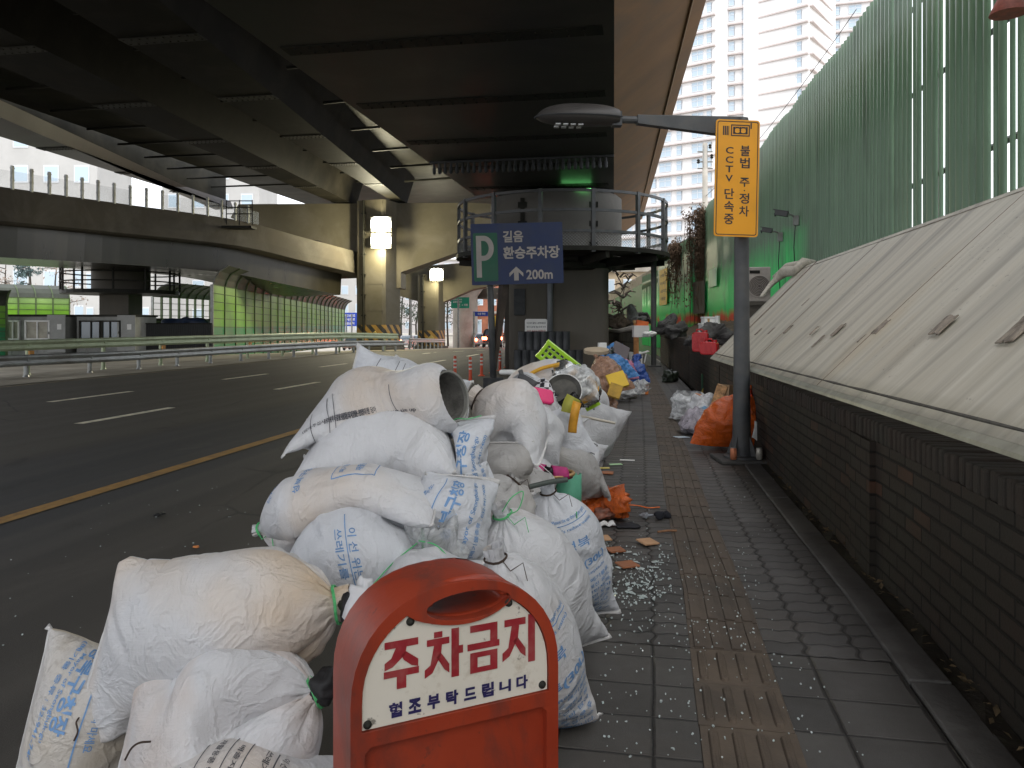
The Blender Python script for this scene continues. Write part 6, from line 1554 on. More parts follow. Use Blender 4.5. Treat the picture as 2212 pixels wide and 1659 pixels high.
# slippers and strings
def slipper(label, c, yaw, cols):
    t = thing('slipper', label, 'slipper', tuple(c)); R = Matrix.Rotation(YAW+yaw, 3, 'Z')@Euler((R_(14), 0, 0)).to_matrix()
    sole = [(.13*math.cos(a)*(1+.04*math.cos(2*a)), .048*math.sin(a)*(1+.16*math.cos(a))) for a in np.linspace(0, 2*math.pi, 28)[:-1]]
    mb = MB(); mb.prism([c+R@Vector((x, y, -.012)) for x, y in sole], R@Vector((0, 0, .02))); mb.build('sole', cols[0], t, bevel=.006)
    mb = MB(); mb.tube([c+R@Vector((x*1.0, y*1.0, .014)) for x, y in sole+[sole[0]]], .011, 8); mb.build('trim', cols[1], t, smooth=True)
    mb = MB(); g = np.array([[tuple(c+R@Vector((.01+.09*f, .055*math.cos(a), .01+.05*math.sin(a)*(1-.35*f)))) for a in np.linspace(0, math.pi, 12)] for f in np.linspace(0, 1, 6)]); mb.grid(g); o = mb.build('strap', cols[2], t, smooth=True); md = o.modifiers.new('t', 'SOLIDIFY'); md.thickness = .006
mMag = M('magenta_felt', (.42, .03, .16), .7, var=.2, vs=20); mGold = M('gold_trim', (.40, .25, .11), .4, metal=.3, var=.2); mMaroon = M('maroon_felt', (.13, .02, .04), .8, var=.3)
slipper('magenta slipper with gold edge lying on the white sacks', at(1188, 1028, 4.35), R_(8), (mMaroon, mGold, mMag))
slipper('maroon slipper tangled in white string beside the magenta one', at(1140, 1020, 4.3), R_(-14), (mMaroon, mDark, mMag))
rs = np.random.RandomState(4)
mb = MB()
for k in range(26):
    a = at(1108+rs.uniform(-4, 10), 1004+rs.uniform(-6, 8), 4.25); b = at(1165+rs.uniform(-10, 30), 1030+rs.uniform(-8, 12), 4.2); mb.tube([Vector(p) for p in spline([a, a.lerp(b, .5)+Vector((0, 0, rs.uniform(.0, .05))), b], 8)], .0022, 3)
tag(mb.build('string_tangle', M('string_white', (.62, .60, .60), .7, var=.1)), 'tangle of white string over the maroon slipper', 'string')
lump('red_green_packet', 'red and green crumpled packet in the middle of the pile', 'packet', checker('packet_print', 14) if False else M('packet_red', (.40, .03, .05), .4, var=.4, vs=12), [at(1178, 985, 4.9), at(1192, 992, 4.9)], [.04, .04], 71, 1, .5)
lump('dark_packet', 'dark green crumpled packet behind the red packet', 'packet', M('packet_green', (.02, .08, .05), .4, var=.4, vs=12), [at(1165, 972, 5.0), at(1180, 966, 5.0)], [.05, .045], 72, 1, .5)

# ------------------------------------------------------------------ coloured bags further along the kerb
mBrownF = film('brown_film', (.36, .20, .125), .72, .22); mBlueF = film('blue_film', (.06, .22, .52), .86, .18); mBlueD = film('deep_blue_film', (.025, .075, .33), .9, .2)
mPinkF = film('pink_film', (.55, .20, .33), .7, .2); mOrangeF = film('orange_film', (.66, .115, .012), .93, .22); mLilac = film('lilac_film', (.50, .46, .52), .6, .18); mBlackF = film('black_film_glossy', (.014, .014, .016), .97, .22)
G3 = 'coloured plastic bags along the far kerb'
def fb(label, spine, W, m, seed, **kw): return film_bag(label, 'plastic bag', 'plastic_bag', spine, W, m, seed, group=G3, **kw)
fb('tall brown bag leaning left of the blue bag', [at(1330, 848, 11.0), at(1308, 805, 11.2), at(1285, 765, 11.4)], .62, mBrownF, 21, side=rtd)
fb('brown crumpled bag on the kerb under the tall brown one', [at(1288, 892, 10.9), at(1305, 875, 11.0), at(1325, 865, 11.2)], .42, mBrownF, 22, crump=.05)
fb('long light blue bag beside the brown bag', [at(1346, 820, 12.2), at(1325, 790, 12.4), at(1300, 768, 12.6)], .60, mBlueF, 23, side=rtd)
fb('light blue bag flopped over the black box at the back', [at(1345, 775, 14.4), at(1325, 752, 14.6), at(1308, 748, 14.6)], .48, mBlueF, 24)
fb('deep blue knotted bag near the white chair', [at(1373, 826, 14.0), at(1372, 800, 14.2), at(1376, 770, 14.4)], .60, mBlueD, 25, neck=.05, flare=9, side=rtd)
fb('pink and clear bag between the blue bags', [at(1358, 818, 13.0), at(1350, 795, 13.3), at(1342, 775, 13.6)], .40, mPinkF, 26, side=rtd)
fb('round blue bag lowest at the pavement end of the far heap', [at(1377, 815, 14.6), at(1387, 812, 14.6), at(1397, 818, 14.6)], .38, film('blue_lilac_film', (.20, .26, .55), .8, .2), 27)
fb('clear bag spilling litter past the white carton', [at(1370, 826, 13.6), at(1385, 836, 13.4), at(1402, 842, 13.4)], .30, F_clear, 28, crump=.05)
fb('small knotted clear bag of rubbish alone on the pavement', [at(1336, 848, 12.9), at(1354, 846, 12.9), at(1373, 848, 12.9)], .46, film('rubbish_film', (.50, .50, .49), .75, .2), 29, b='sewn')
lump('bag_litter', 'dark litter showing inside the small knotted clear bag', 'litter', M('litter_mix', (.18, .17, .14), .8, var=.6, vs=14), [at(1350, 852, 12.95), at(1362, 853, 12.95)], .09, 81, 1, .4, floor=.01)
fb('black bag propped behind the blue bags', [at(1305, 810, 13.4), at(1318, 780, 13.6), at(1322, 752, 13.8)], .60, mBlackF, 30)
board('flat grey panel leaning among the blue bags', 'panel', 'panel', at(1336, 772, 14.0), -axd+rtd*.5+upv*.3, upv+rtd*.5, rect(.16, .26), .04, M('panel_grey', (.16, .14, .15), .6, var=.2))
board('tan round board on top of the brown bag', 'board', 'board', at(1288, 762, 12.2), upv+-axd*.4, axd, [(.2*math.cos(a), .1*math.sin(a)) for a in np.linspace(0, 6.28, 20)[:-1]], .06, M('board_tan', (.42, .34, .24), .7, var=.2))
board('small white box stuck between the black and blue bags', 'box', 'box', at(1299, 752, 14.0), -axd+rtd*.2, upv, rect(.07, .10), .1, mWhiteP)
board('yellow carton lying against the brown bag', 'carton', 'carton', at(1333, 824, 10.8), -axd+upv*.6, upv*.9-rtd*.25, rect(.13, .12), .05, M('carton_yellow', (.70, .45, .02), .5, var=.1))
board('golden brown packet under the yellow carton', 'packet', 'packet', at(1328, 846, 10.7), -axd+upv*.5, upv*.9+rtd*.3, rect(.09, .10), .05, M('packet_ochre', (.40, .24, .03), .6, var=.3, vs=9))
c = gp(1382, 852); c.z = 0; t = thing('milk_carton', 'white carton with orange end lying on the pavement by the far heap', 'carton', tuple(c))
mb = MB(); mb.box(c+Vector((-.03, 0, .10)), (.24, .18, .19), Rz); mb.build('carton_body', M('carton_white', (.62, .58, .52), .55, var=.2, vs=9), t, bevel=.02)
mb = MB(); mb.box(c+Vector((.115, .02, .10)), (.055, .182, .192), Rz); mb.build('printed_end', M('carton_orange', (.55, .17, .04), .55, var=.5, vs=26), t, bevel=.01)
# broken white chair / box
c = gp(1378, 800); t = thing('white_stool', 'broken white plastic stool behind the deep blue bag', 'stool', (c.x, c.y, 0)); c.z = 0
mb = MB(); mb.box(c+Vector((-.06, 0, .42)), (.34, .34, .20), Rz); mb.build('seat_box', mWhiteP, t, bevel=.02)
for dx, dy in ((-.2, -.14), (.1, -.14), (.1, .14), (-.2, .14)): mb = MB(); mb.box(c+Vector((dx, dy, .17)), (.05, .05, .34), Rz); mb.build('leg', mWhiteP, t)
mb = MB(); Rl = Euler((0, R_(-18), YAW)).to_matrix(); mb.box(c+Vector((.15, -.05, .50)), (.30, .26, .03), Rl); mb.box(c+Vector((.18, -.05, .35)), (.03, .26, .26), Euler((0, R_(12), YAW)).to_matrix()); mb.build('flap', mWhiteP, t)
c = gp(1392, 828); board('flat white polystyrene block on the pavement right of the blue bags', 'foam_block', 'foam block', Vector((c.x, c.y, .01)), upv, axd, rect(.10, .12), .12, mWhiteP)
c = gp(1443, 826); lump('black_sack', 'small black and green bag against the planter wall', 'plastic bag', M('black_green_film', (.016, .022, .014), .35, var=.7, vs=9, bump=.6, bs=30), [Vector((c.x, c.y, .12)), Vector((c.x+.06, c.y+.05, .10))], [.15, .13], 84, 1, .5, floor=.005)

# ------------------------------------------------------------------ litter around the lamp post
film_bag('big orange bag behind the foot of the lamp post', 'plastic bag', 'plastic_bag', [gp(1590, 972)+upv*.03, at(1585, 900, 8.0), at(1612, 842, 8.15)], .92, mOrangeF, 41, crump=.014, m=50, n=60, neck=.09, flare=8, side=rtd, lump=.3, slack=1.04)
film_bag('red orange bag top folded against the wall right of the lamp post', 'plastic bag', 'plastic_bag', [at(1615, 905, 8.0), at(1622, 870, 8.1), at(1628, 838, 8.2)], .36, film('red_orange_film', (.50, .04, .012), .93, .2), 42, crump=.03, side=rtd)
film_bag('lilac clear bag of rubbish beside the big orange bag', 'plastic bag', 'plastic_bag', [gp(1468, 936)+upv*.10, gp(1500, 938)+upv*.12, gp(1534, 932)+upv*.12], .48, mLilac, 43, crump=.03, b='sewn')
lump('bag_litter', 'dark litter inside the lilac bag', 'litter', M('litter_dark', (.10, .095, .10), .8, var=.7, vs=13), [gp(1490, 938)+upv*.09, gp(1515, 938)+upv*.08], .085, 85, 1, .5, floor=.01)
film_bag('clear bag standing open left of the orange bag', 'plastic bag', 'plastic_bag', [gp(1492, 905)+upv*.02, at(1490, 875, 10.3), at(1490, 848, 10.3)], .58, F_clear, 44, crump=.035, b='open', openr=.17, side=rtd)
film_bag('clear bag of packets resting on the open clear bag', 'plastic bag', 'plastic_bag', [at(1495, 895, 9.6), at(1520, 875, 9.7), at(1540, 862, 9.8)], .48, F_white, 45, crump=.04)
rs = np.random.RandomState(8)
for k, (u, v, d, cc, lab) in enumerate(((1510, 858, 9.9, (.45, .20, .10), 'orange brown packet'), (1520, 885, 9.5, (.15, .30, .45), 'pale blue packet'), (1500, 890, 9.6, (.20, .22, .24), 'grey packet'), (1528, 905, 9.2, (.40, .30, .26), 'pinkish packet'))):
    lump('packet', lab+' inside the clear bags by the lamp post', 'packet', M('packet_tone_%d' % k if False else 'packet_'+'abcd'[k], cc, .5, var=.4, vs=10), [at(u, v, d), at(u+9, v+4, d)], [.06, .05], 90+k, .8, .5)
c = at(1533, 830, 10.6); base = gp(1533, 856); base.z = 0
t = thing('oil_carton', 'dark green carton with a yellow swoosh standing by the wall', 'carton', tuple(base)); hC = .40; Rq = Matrix.Rotation(YAW+R_(-14), 3, 'Z')
mb = MB(); mb.box(base+Vector((0, 0, hC/2)), (.30, .26, hC), Rq); mb.build('carton_body', M('carton_green', (.012, .075, .03), .45, var=.2, vs=5), t, bevel=.006)
mb = MB(); f_ = lambda x, z_: base+Rq@Vector((x, -.1335, z_)); pts = [f_(-.145+.16*k/8, .10+.22*math.sin(k/8*1.4)) for k in range(9)]+[f_(.02, .03), f_(-.145, .03)]; mb.add(pts, [tuple(range(len(pts)))]); mb.build('swoosh', M('carton_swoosh', (.62, .42, .06), .5, var=.15), t)
mb = MB(); mb.box(base+Rq@Vector((.055, 0, hC+.022)), (.11, .09, .05), Rq); mb.build('cap', mWhiteP, t, bevel=.006)
board('brown cardboard box standing behind the orange bag', 'cardboard_box', 'box', gp(1572, 930)+upv*.28, -axd+rtd*.3, upv+rtd*.1, rect(.13, .28), .2, M('cardboard', (.34, .22, .12), .8, var=.15))
board('striped wafer carton wedged left of the orange bag', 'carton', 'carton', at(1551, 868, 8.7), -axd-rtd*.5, upv+rtd*.35, rect(.06, .20), .05, M('carton_stripe', (.45, .26, .12), .6, var=.7, vs=22))
c = gp(1472, 946); board('pale blue printed card lying flat by the lilac bag', 'card', 'card', Vector((c.x, c.y, .008)), upv+rtd*.05, axd*.5+rtd, rect(.05, .085), .006, M('card_pale', (.50, .58, .64), .4, var=.15, vs=20))
lump('black_heap', 'black rubbish bag in the shade between lamp post and wall', 'plastic bag', mBlackF, [gp(1625, 968)+upv*.12, gp(1640, 955)+upv*.18], [.16, .18], 95, 1, .4, floor=.005)
mb = MB(); g = np.array([[tuple(at(1624+26*f+6*math.sin(q*3), 945-60*q+18*f*math.sin(3*f), 7.7)) for f in np.linspace(0, 1, 8)] for q in np.linspace(0, .6, 6)]); mb.grid(g); tag(mb.build('paper_scrap', mWhiteP, smooth=True), 'torn white paper stuck behind the lamp post', 'paper'); bpy.data.objects['paper_scrap'].modifiers.new('t', 'SOLIDIFY').thickness = .003

# ------------------------------------------------------------------ orange net and small litter on the pavers
def net():
    rs = np.random.RandomState(6); t = thing('net_bag', 'shredded bright orange net bag on the pavers behind the tall sacks', 'net bag', tuple(gp(1305, 1115)))
    base = lump('net_body', None, None, film('orange_net', (.72, .14, .015), .82, .3), [gp(1275, 1110)+upv*.06, gp(1310, 1115)+upv*.07, gp(1335, 1100)+upv*.08, gp(1262, 1098)+upv*.09], [.085, .095, .085, .09], 97, .95, .9, (34, 50), fine=.45, floor=.006, parent=t)
    mb = MB(); c0 = gp(1305, 1110)+upv*.08
    for k in range(240):
        a = rs.uniform(0, 6.28); el = rs.uniform(0, 1.4); r = rs.uniform(.07, .115); d = Vector((math.cos(a)*math.cos(el)*1.5, math.sin(a)*math.cos(el), math.sin(el)*.85)); p = c0+d*r*.85
        q = p+Vector(rs.randn(3))*.02+d*.012; q2 = q+Vector(rs.randn(3))*.02; p.z, q.z, q2.z = max(.006, p.z), max(.006, q.z), max(.006, q2.z)
        mb.tube([p, q, q2], .0016, 3, caps=False)
    e = [gp(1345, 1100)+upv*.03, gp(1375, 1098)+upv*.02, gp(1400, 1100)+upv*.01, gp(1425, 1098)+upv*.008]; mb.tube([Vector(p) for p in spline(e, 16)], .004, 4); mb.build('strands', M('net_orange', (.72, .15, .02), .5, var=.25, vs=30), t)
    lump('inner_packet', None, None, M('packet_maroon', (.22, .09, .06), .4, var=.6, vs=25, bump=.6, bs=30), [gp(1300, 1122)+upv*.04, gp(1318, 1122)+upv*.04], [.055, .05], 98, .8, .6, floor=.006, parent=t)
net()
mTile = M('terracotta_tile', (.33, .125, .055), .6, var=.15, vs=8, bump=.1, dirt=(.2, .09, .05), dscale=6, damt=.5); mTileB = M('terracotta_bisque', (.46, .27, .15), .8, var=.15, vs=9)
GT = 'loose terracotta tiles on the pavers'
def tile(label, u, v, rz, m, sz=.095, tz=0, ry=0, brk=False, a=None):
    c = gp(u, v); c.z = .012+tz; s_ = sz/2; pts = [(-s_, -s_), (s_, -s_), (s_, s_), (-s_, s_)]
    if brk: pts = [(-s_, -s_*.6), (s_*.7, -s_), (s_, s_*.4), (s_*.2, s_), (-s_*.8, s_*.7)]
    if a: pts = [(-s_, -s_*a), (s_, -s_*a), (s_, s_*a), (-s_, s_*a)]
    R = Matrix.Rotation(YAW+R_(rz), 3, 'Z')@Euler((R_(ry), R_(ry*.5), 0)).to_matrix(); mb = MB(); mb.prism([c+R@Vector((x, y, -.004)) for x, y in pts], R@Vector((0, 0, .009))); tag(mb.build('tile', m, bevel=.0015), label, 'tile', GT)
tile('nearest terracotta tile, lying whole on the glass splinters', 1355, 1224, 20, mTile, .10)
tile('terracotta tile nearest the upright printed sack', 1278, 1178, 40, mTile, .09)
tile('terracotta tile in the middle of the scattered group', 1330, 1192, 15, mTile, .09)
tile('oval backed terracotta tile resting on another', 1302, 1170, 10, mTileB, .09, .010, 2)
tile('pale upside down tile nearest the tactile strip', 1399, 1176, 25, mTileB, .10, .004, 4)
tile('lone broken terracotta tile far behind the orange net', 1312, 1024, 0, mTile, .12, brk=True)
c = gp(1440, 1152); stick('splintered brown wood stick across the tactile strip edge', 'wood_stick', 'stick', Vector((c.x-.055, c.y-.03, .014)), Vector((c.x+.06, c.y+.02, .014)), .007, M('wood_brown', (.24, .12, .06), .8, var=.3, vs=30))
def cloth(label, name, cat, u, v, wx, wy, m, seed, rz=0, hz=.02):
    rs = np.random.RandomState(seed); c = gp(u, v); n = 18; R = Matrix.Rotation(YAW+R_(rz), 3, 'Z'); X = np.linspace(-1, 1, n); ph = rs.uniform(0, 6, 6)
    g = []
    for y in X:
        row = []
        for x in X:
            ex = x*wx*(1+.12*math.sin(3*y+ph[0])); ey = y*wy*(1+.15*math.sin(2.5*x+ph[1])); z_ = .008+hz*abs(math.sin(4*x+ph[2]+2*y))*abs(math.cos(3*y+ph[3])); row.append(tuple(c+R@Vector((ex, ey, z_))))
        g.append(row)
    mb = MB(); mb.grid(np.array(g)); o = mb.build(name, m, smooth=True); o.modifiers.new('t', 'SOLIDIFY').thickness = .003; return tag(o, label, cat)
cloth('crumpled white cloth on the pavers near the black square cloth', 'cloth', 'cloth', 1302, 1138, .075, .035, M('cloth_white', (.62, .61, .60), .9, var=.1), 1, 5, .03)
cloth('black square cloth lying flat on the pavers', 'cloth', 'cloth', 1355, 1138, .072, .06, M('cloth_black', (.018, .018, .022), .9, var=.2), 2, 10, .006)
c0 = gp(1372, 1120)+upv*.02; c1 = gp(1415, 1121)+upv*.022
lump('sock', 'grey sock beside the black ball of cloth', 'sock', M('sock_grey', (.20, .21, .23), .9, var=.4, vs=40), [c0, c0.lerp(c1, .5), c1], [.016, .02, .02], 99, .9, .5, (20, 30), floor=.004)
lump('sock', 'balled black sock by the tactile strip', 'sock', M('sock_black', (.012, .013, .018), .9, var=.3), [gp(1425, 1122)+upv*.03, gp(1440, 1120)+upv*.025], [.034, .028], 100, .9, .5, (20, 30), floor=.004)
board('green paper slip on the kerb behind the umbrella handle', 'paper_slip', 'paper', gp(1330, 1004)+upv*.004, upv, rtd+axd*.2, rect(.03, .06), .003, M('slip_green', (.40, .62, .35), .6, var=.2))
board('white paper slip on the kerb before the stiff white sack', 'paper_slip', 'paper', gp(1355, 995)+upv*.004, upv, rtd-axd*.2, rect(.025, .07), .003, mWhiteP)
board('yellow paper slip next to the umbrella handle', 'paper_slip', 'paper', gp(1305, 1012)+upv*.004, upv, rtd, rect(.03, .05), .003, M('slip_yellow', (.60, .50, .15), .6, var=.2))
lump('orange_peel', 'bit of orange peel on the road left of the sacks', 'litter', M('peel_orange', (.55, .20, .06), .7, var=.2), [gp(424, 1185, -.15)+upv*.01], .018, 101, .5, .6, (8, 12), floor=-.146)
lump('black_rag', 'flattened black rag on the road left of the sacks', 'rag', mDark, [gp(338, 1116, -.15)+upv*.015, gp(350, 1112, -.15)+upv*.012], [.028, .025], 102, .5, .6, (10, 16), floor=-.146)
lump('mint_bottle', 'crushed mint green bottle beside the upright printed sack', 'bottle', M('mint_plastic', (.12, .42, .28), .3, var=.3), [gp(1288, 1225)+upv*.04, gp(1290, 1205)+upv*.05], [.035, .035], 103, .9, .4, (16, 24), floor=.005)

# broken glass: crumbs nobody could count
def glass_crumbs():
    rs = np.random.RandomState(12); t = NT('glass_crumb'); b = t.bsdf((.74, .80, .79), .10, 0, None, .9); g = t.new('BsdfTransparent'); g.inputs[0].default_value = (.8, .92, .9, 1)
    mx = t.new('MixShader'); mx.inputs[0].default_value = .62; t.l.new(g.outputs[0], mx.inputs[1]); t.l.new(b.outputs[0], mx.inputs[2]); m = t.done(mx)
    mb = MB()
    def crumb(p, s_, flat=1.0):
        R = Euler(rs.uniform(0, 6.28, 3)).to_matrix(); d = rs.uniform(.6, 1.2, 3)*s_; vs = [R@Vector((x*d[0], y*d[1], z_*d[2])) for z_ in (-.5, .5) for x, y in ((-.5, -.5), (.5, -.4), (.45, .5), (-.5, .4))]
        mz = min(v.z for v in vs); mb.add([Vector((p[0]+v.x, p[1]+v.y, p[2]+(v.z-mz)*flat)) for v in vs], [(3, 2, 1, 0), (4, 5, 6, 7), (0, 1, 5, 4), (1, 2, 6, 5), (2, 3, 7, 6), (3, 0, 4, 7)])
    def shard(p, s_):
        n = rs.randint(4, 7); a = np.sort(rs.uniform(0, 6.28, n)); R = Matrix.Rotation(rs.uniform(0, 6), 3, 'Z'); pts = [Vector(p)+R@Vector((math.cos(x)*s_*rs.uniform(.7, 1.5), math.sin(x)*s_*rs.uniform(.3, .7), rs.uniform(0, .002))) for x in a]; mb.prism(pts, (0, 0, .004))
    for k in range(330):          # dense patch around the tiles
        u, v = 1375+rs.randn()*52, 1262+rs.randn()*48
        if 1290 < u < 1475 and 1170 < v < 1400: crumb(gp(u, v)+upv*.004, rs.uniform(.003, .008))
    for k in range(60):
        u, v = 1365+rs.randn()*48, 1250+rs.randn()*36
        if 1295 < u < 1470: shard(gp(u, v)+upv*.003, rs.uniform(.008, .026))
    for k in range(330):
        u = rs.uniform(1290, 1990); v = 1150+abs(rs.rand())**.8*500
        if u < 1905-(1659-v)*.7 and (u > 1290+max(0, (v-1380)*-.1)): crumb(gp(u, v)+upv*.006, rs.uniform(.0025, .0065))
    for k in range(110):
        u, v = rs.uniform(1480, 1640), rs.uniform(1180, 1420); crumb(gp(u, v)+upv*.009, rs.uniform(.0025, .0065))
    for k in range(60):
        u, v = rs.uniform(0, 560), rs.uniform(1050, 1400); crumb(gp(u, v, -.15)+upv*.002, rs.uniform(.003, .009), .5)
    for k in range(60):
        u, v = rs.uniform(1330, 1700), rs.uniform(1000, 1160); crumb(gp(u, v)+upv*.006, rs.uniform(.003, .008), .5)
    o = mb.build('broken_glass', m); tag(o, 'crumbs of broken safety glass strewn over the pavers', 'broken glass', None, 'stuff')
glass_crumbs()
def leaf_litter():
    rs = np.random.RandomState(15); mb = MB()
    for k in range(260):
        y = rs.uniform(1.5, 11); x = 1.06+off(y)+abs(rs.randn())*.05; s_ = rs.uniform(.008, .028); R = Euler((rs.uniform(-.5, .5), rs.uniform(-.5, .5), rs.uniform(0, 6.28))).to_matrix(); p = Vector((x, y, .03))
        mb.add([p+R@Vector(c) for c in ((-s_, 0, 0), (0, -s_*.5, .003), (s_, 0, 0), (0, s_*.5, .003))], [(0, 1, 2, 3)])
    o = mb.build('leaf_litter', M('dead_leaf', (.12, .085, .045), .9, var=.6, vs=30)); tag(o, 'dead leaves and grit along the foot of the brick wall', 'leaf litter', None, 'stuff')
leaf_litter()

# ------------------------------------------------------------------ on the planter wall: cans, boxes, boulders, air conditioner
mRedC = M('red_can_plastic', (.40, .006, .010), .28, var=.15, vs=6, bump=.05)
def jerry(label, c, w_, d_, h_, rz, lying=False):
    t = thing('red_can', label, 'fuel can', tuple(c)); R = Matrix.Rotation(YAW+R_(rz), 3, 'Z')
    mb = MB(); pr = rrect(w_/2, h_/2, .05, 4); mb.prism([c+R@Vector((x, -d_/2, h_/2+z_)) for x, z_ in pr], R@Vector((0, d_, 0))); mb.build('can_body', mRedC, t, bevel=.015)
    mb = MB(); mb.tube([c+R@Vector((-w_*.28, 0, h_-.01)), c+R@Vector((-w_*.22, 0, h_+.045)), c+R@Vector((w_*.12, 0, h_+.045)), c+R@Vector((w_*.2, 0, h_-.01))], .014, 8); mb.build('handle', mRedC, t, smooth=True)
    mb = MB(); mb.lathe([(.03, 0), (.03, .035), (0, .037)], c+R@Vector((w_*.33, 0, h_-.002)), n=14); mb.build('cap', mRedC, t)
    for sx in (-.15, .15): mb = MB(); mb.box(c+R@Vector((sx*w_, -d_/2-.003, h_*.5)), (.012, .012, h_*.6), R); mb.build('rib', mRedC, t)
c = gp(1513, 760, .82); jerry('taller red plastic can standing on the planter wall', Vector((c.x, c.y, .82)), .27, .2, .34, -20)
c = gp(1533, 765, .82); jerry('lower red plastic can with a bright top in front of the taller one', Vector((c.x-.02, c.y-.22, .82)), .27, .22, .20, -24)
def boulder(label, u, v, d, r, m, seed): lump('boulder', label, 'boulder', m, [at(u, v, d), at(u+r*14, v+5, d+.1), at(u-r*14, v+6, d)], [r, r*.85, r*.8], seed, .75, .7, (30, 42), group='grey boulders on the planter', fine=.16, smooth=False)
mRock = M('boulder_grey', (.085, .082, .08), .9, var=.4, vs=6, bump=.9, bs=14, dirt=(.03, .03, .028), dscale=3, damt=.7); mRockB = M('boulder_brown', (.13, .10, .075), .9, var=.4, vs=5, bump=.9, bs=14, dirt=(.05, .045, .04), dscale=3, damt=.7)
boulder('boulder nearest the roof corner beside the white foam boxes', 1545, 722, 14.2, .26, mRock, 110)
boulder('flat dark boulder left of the red cans', 1500, 736, 15.5, .17, mRock, 111)
boulder('long grey boulder behind the steel post', 1440, 705, 21, .27, mRock, 112)
boulder('grey boulder in the far planter right of the steel post', 1462, 712, 20, .22, mRock, 113)
boulder('brown topped boulder at the far left of the planter', 1335, 697, 24.5, .33, mRockB, 114)
boulder('pale boulder next to the brown topped one', 1368, 697, 25, .34, M('boulder_pale', (.20, .20, .20), .9, var=.35, vs=5, bump=.9, bs=14, dirt=(.06, .06, .055), dscale=3, damt=.6), 115)
boulder('small grey boulder leaning high at the back of the planter', 1390, 684, 27, .22, mRock, 116)
for k, (u, v, d, sx, sz, lab) in enumerate(((1532, 716, 15.5, .36, .26, 'lower white foam box on the planter beside the boulder'), (1534, 700, 15.6, .30, .22, 'upper white foam box with a taped side'))):
    p = at(u, v, d); t = thing('foam_box', lab, 'foam box', tuple(p), 'white foam boxes on the planter'); mb = MB(); mb.box(p, (sx, .3, sz), Rz); mb.build('box_body', mWhiteP, t, bevel=.01); mb = MB(); mb.box(p+Vector((0, 0, sz/2+.02)), (sx+.02, .32, .035), Rz); mb.build('lid', mWhiteP, t, bevel=.006)
    if k: mb = MB(); mb.box(p+_rt*-.07-_ax*.151, (.045, .004, sz), Rz); mb.build('tape_strip', M('tape_brown', (.36, .22, .08), .5, var=.1), t)
stick('short white pipe standing by the foam boxes', 'pipe', 'pipe', at(1550, 708, 15.4), at(1550, 682, 15.4), .05, mWhiteP)
c = at(1384, 714, 20); t = thing('cardboard_carton', 'white carton with orange top on the planter corner', 'carton', tuple(c)); mb = MB(); mb.box(c+Vector((0, 0, -.02)), (.40, .3, .30), Rz); mb.build('box_body', M('carton_offwhite', (.55, .53, .52), .7, var=.1), t); mb = MB(); mb.box(c+Vector((.03, 0, .17)), (.30, .2, .16), Euler((0, R_(10), YAW)).to_matrix()); mb.build('orange_packet', M('packet_orange', (.55, .12, .03), .6, var=.3), t)
lump('white_rag', 'white rag lying on the planter edge by the steel post', 'rag', mWhiteP, [at(1398, 722, 19.5), at(1408, 720, 19.5)], [.12, .10], 120, .6, .5)
p0 = gp(1375, 775, 0); t = thing('barrier_post', 'weathered orange wooden post at the end of the planter', 'post', (p0.x, p0.y, 0)); mb = MB(); q = at(1374, 700, 21); mb.box((q.x, q.y, .62), (.13, .13, 1.44), Rz); mb.build('shaft', M('post_orange_wood', (.30, .14, .05), .8, var=.4, vs=9), t); mb = MB(); mb.box((q.x, q.y, 1.37), (.16, .16, .06), Rz); mb.build('cap', M('post_cap', (.35, .22, .1), .8, var=.2), t)
# low far retaining wall with a pale top edge between pier and post
t = thing('retaining_wall', 'mossy block retaining wall with a pale coping between the pier and the orange post', 'retaining wall', tuple(gp(1340, 770))); A_, B_ = at(1303, 700, 25.5), at(1374, 700, 21.2)
mb = MB(); uv = []; vs = [(A_.x, A_.y, -.1), (B_.x, B_.y, -.1), (B_.x, B_.y, 1.15), (A_.x, A_.y, 1.08)]; L_ = (B_-A_).length; mb.add(vs, [(0, 1, 2, 3)]); back = (A_+_ax*.3, B_+_ax*.3); mb.add([(back[0].x, back[0].y, -.1), (back[1].x, back[1].y, -.1), (back[1].x, back[1].y, 1.15), (back[0].x, back[0].y, 1.08)], [(3, 2, 1, 0)])
o = mb.build('blockwork', brick_mat('mossy_blocks', (.11, .095, .065), (.075, .07, .05), .5, .28, .02), t, uvs=[(0, 0), (L_, 0), (L_, 1.2), (0, 1.2)]*2)
mb = MB(); mb.tube([Vector((A_.x, A_.y, 1.09)), Vector(((A_.x+B_.x)/2, (A_.y+B_.y)/2, 1.09)), Vector((B_.x, B_.y, 1.22))], .06, 6); mb.build('coping', mConcPale, t)
# air conditioner
p = at(1634, 615, 12.6); t = thing('air_conditioner', 'old beige air conditioner unit behind the lamp post above the roof', 'air conditioner', tuple(p)); Ra = Matrix.Rotation(YAW+R_(-8), 3, 'Z'); mb = MB(); mb.box(p, (.40, .28, .56), Ra); mb.build('casing', M('ac_beige', (.36, .33, .30), .6, var=.2, vs=6, dirt=(.18, .15, .12), dscale=5, damt=.5), t, bevel=.015)
mb = MB(); q = p+Ra@Vector((.02, -.145, -.03)); n_ = Ra@Vector((0, -1, 0))
mb.lathe([(.165, 0), (.18, .0), (.18, .02), (.165, .02)], q, n_, 28)
for k in range(1, 7):
    mb.lathe([(.024*k, .012), (.024*k+.004, .016), (.024*k+.008, .012)], q, n_, 24)
mb.build('fan_grille', M('ac_grille', (.33, .30, .27), .6, var=.2), t); mb = MB(); mb.lathe([(0, .002), (.165, .002)], q, n_, 28); mb.build('fan_opening', M('ac_dark', (.10, .085, .075), .8, var=.4, vs=12), t)
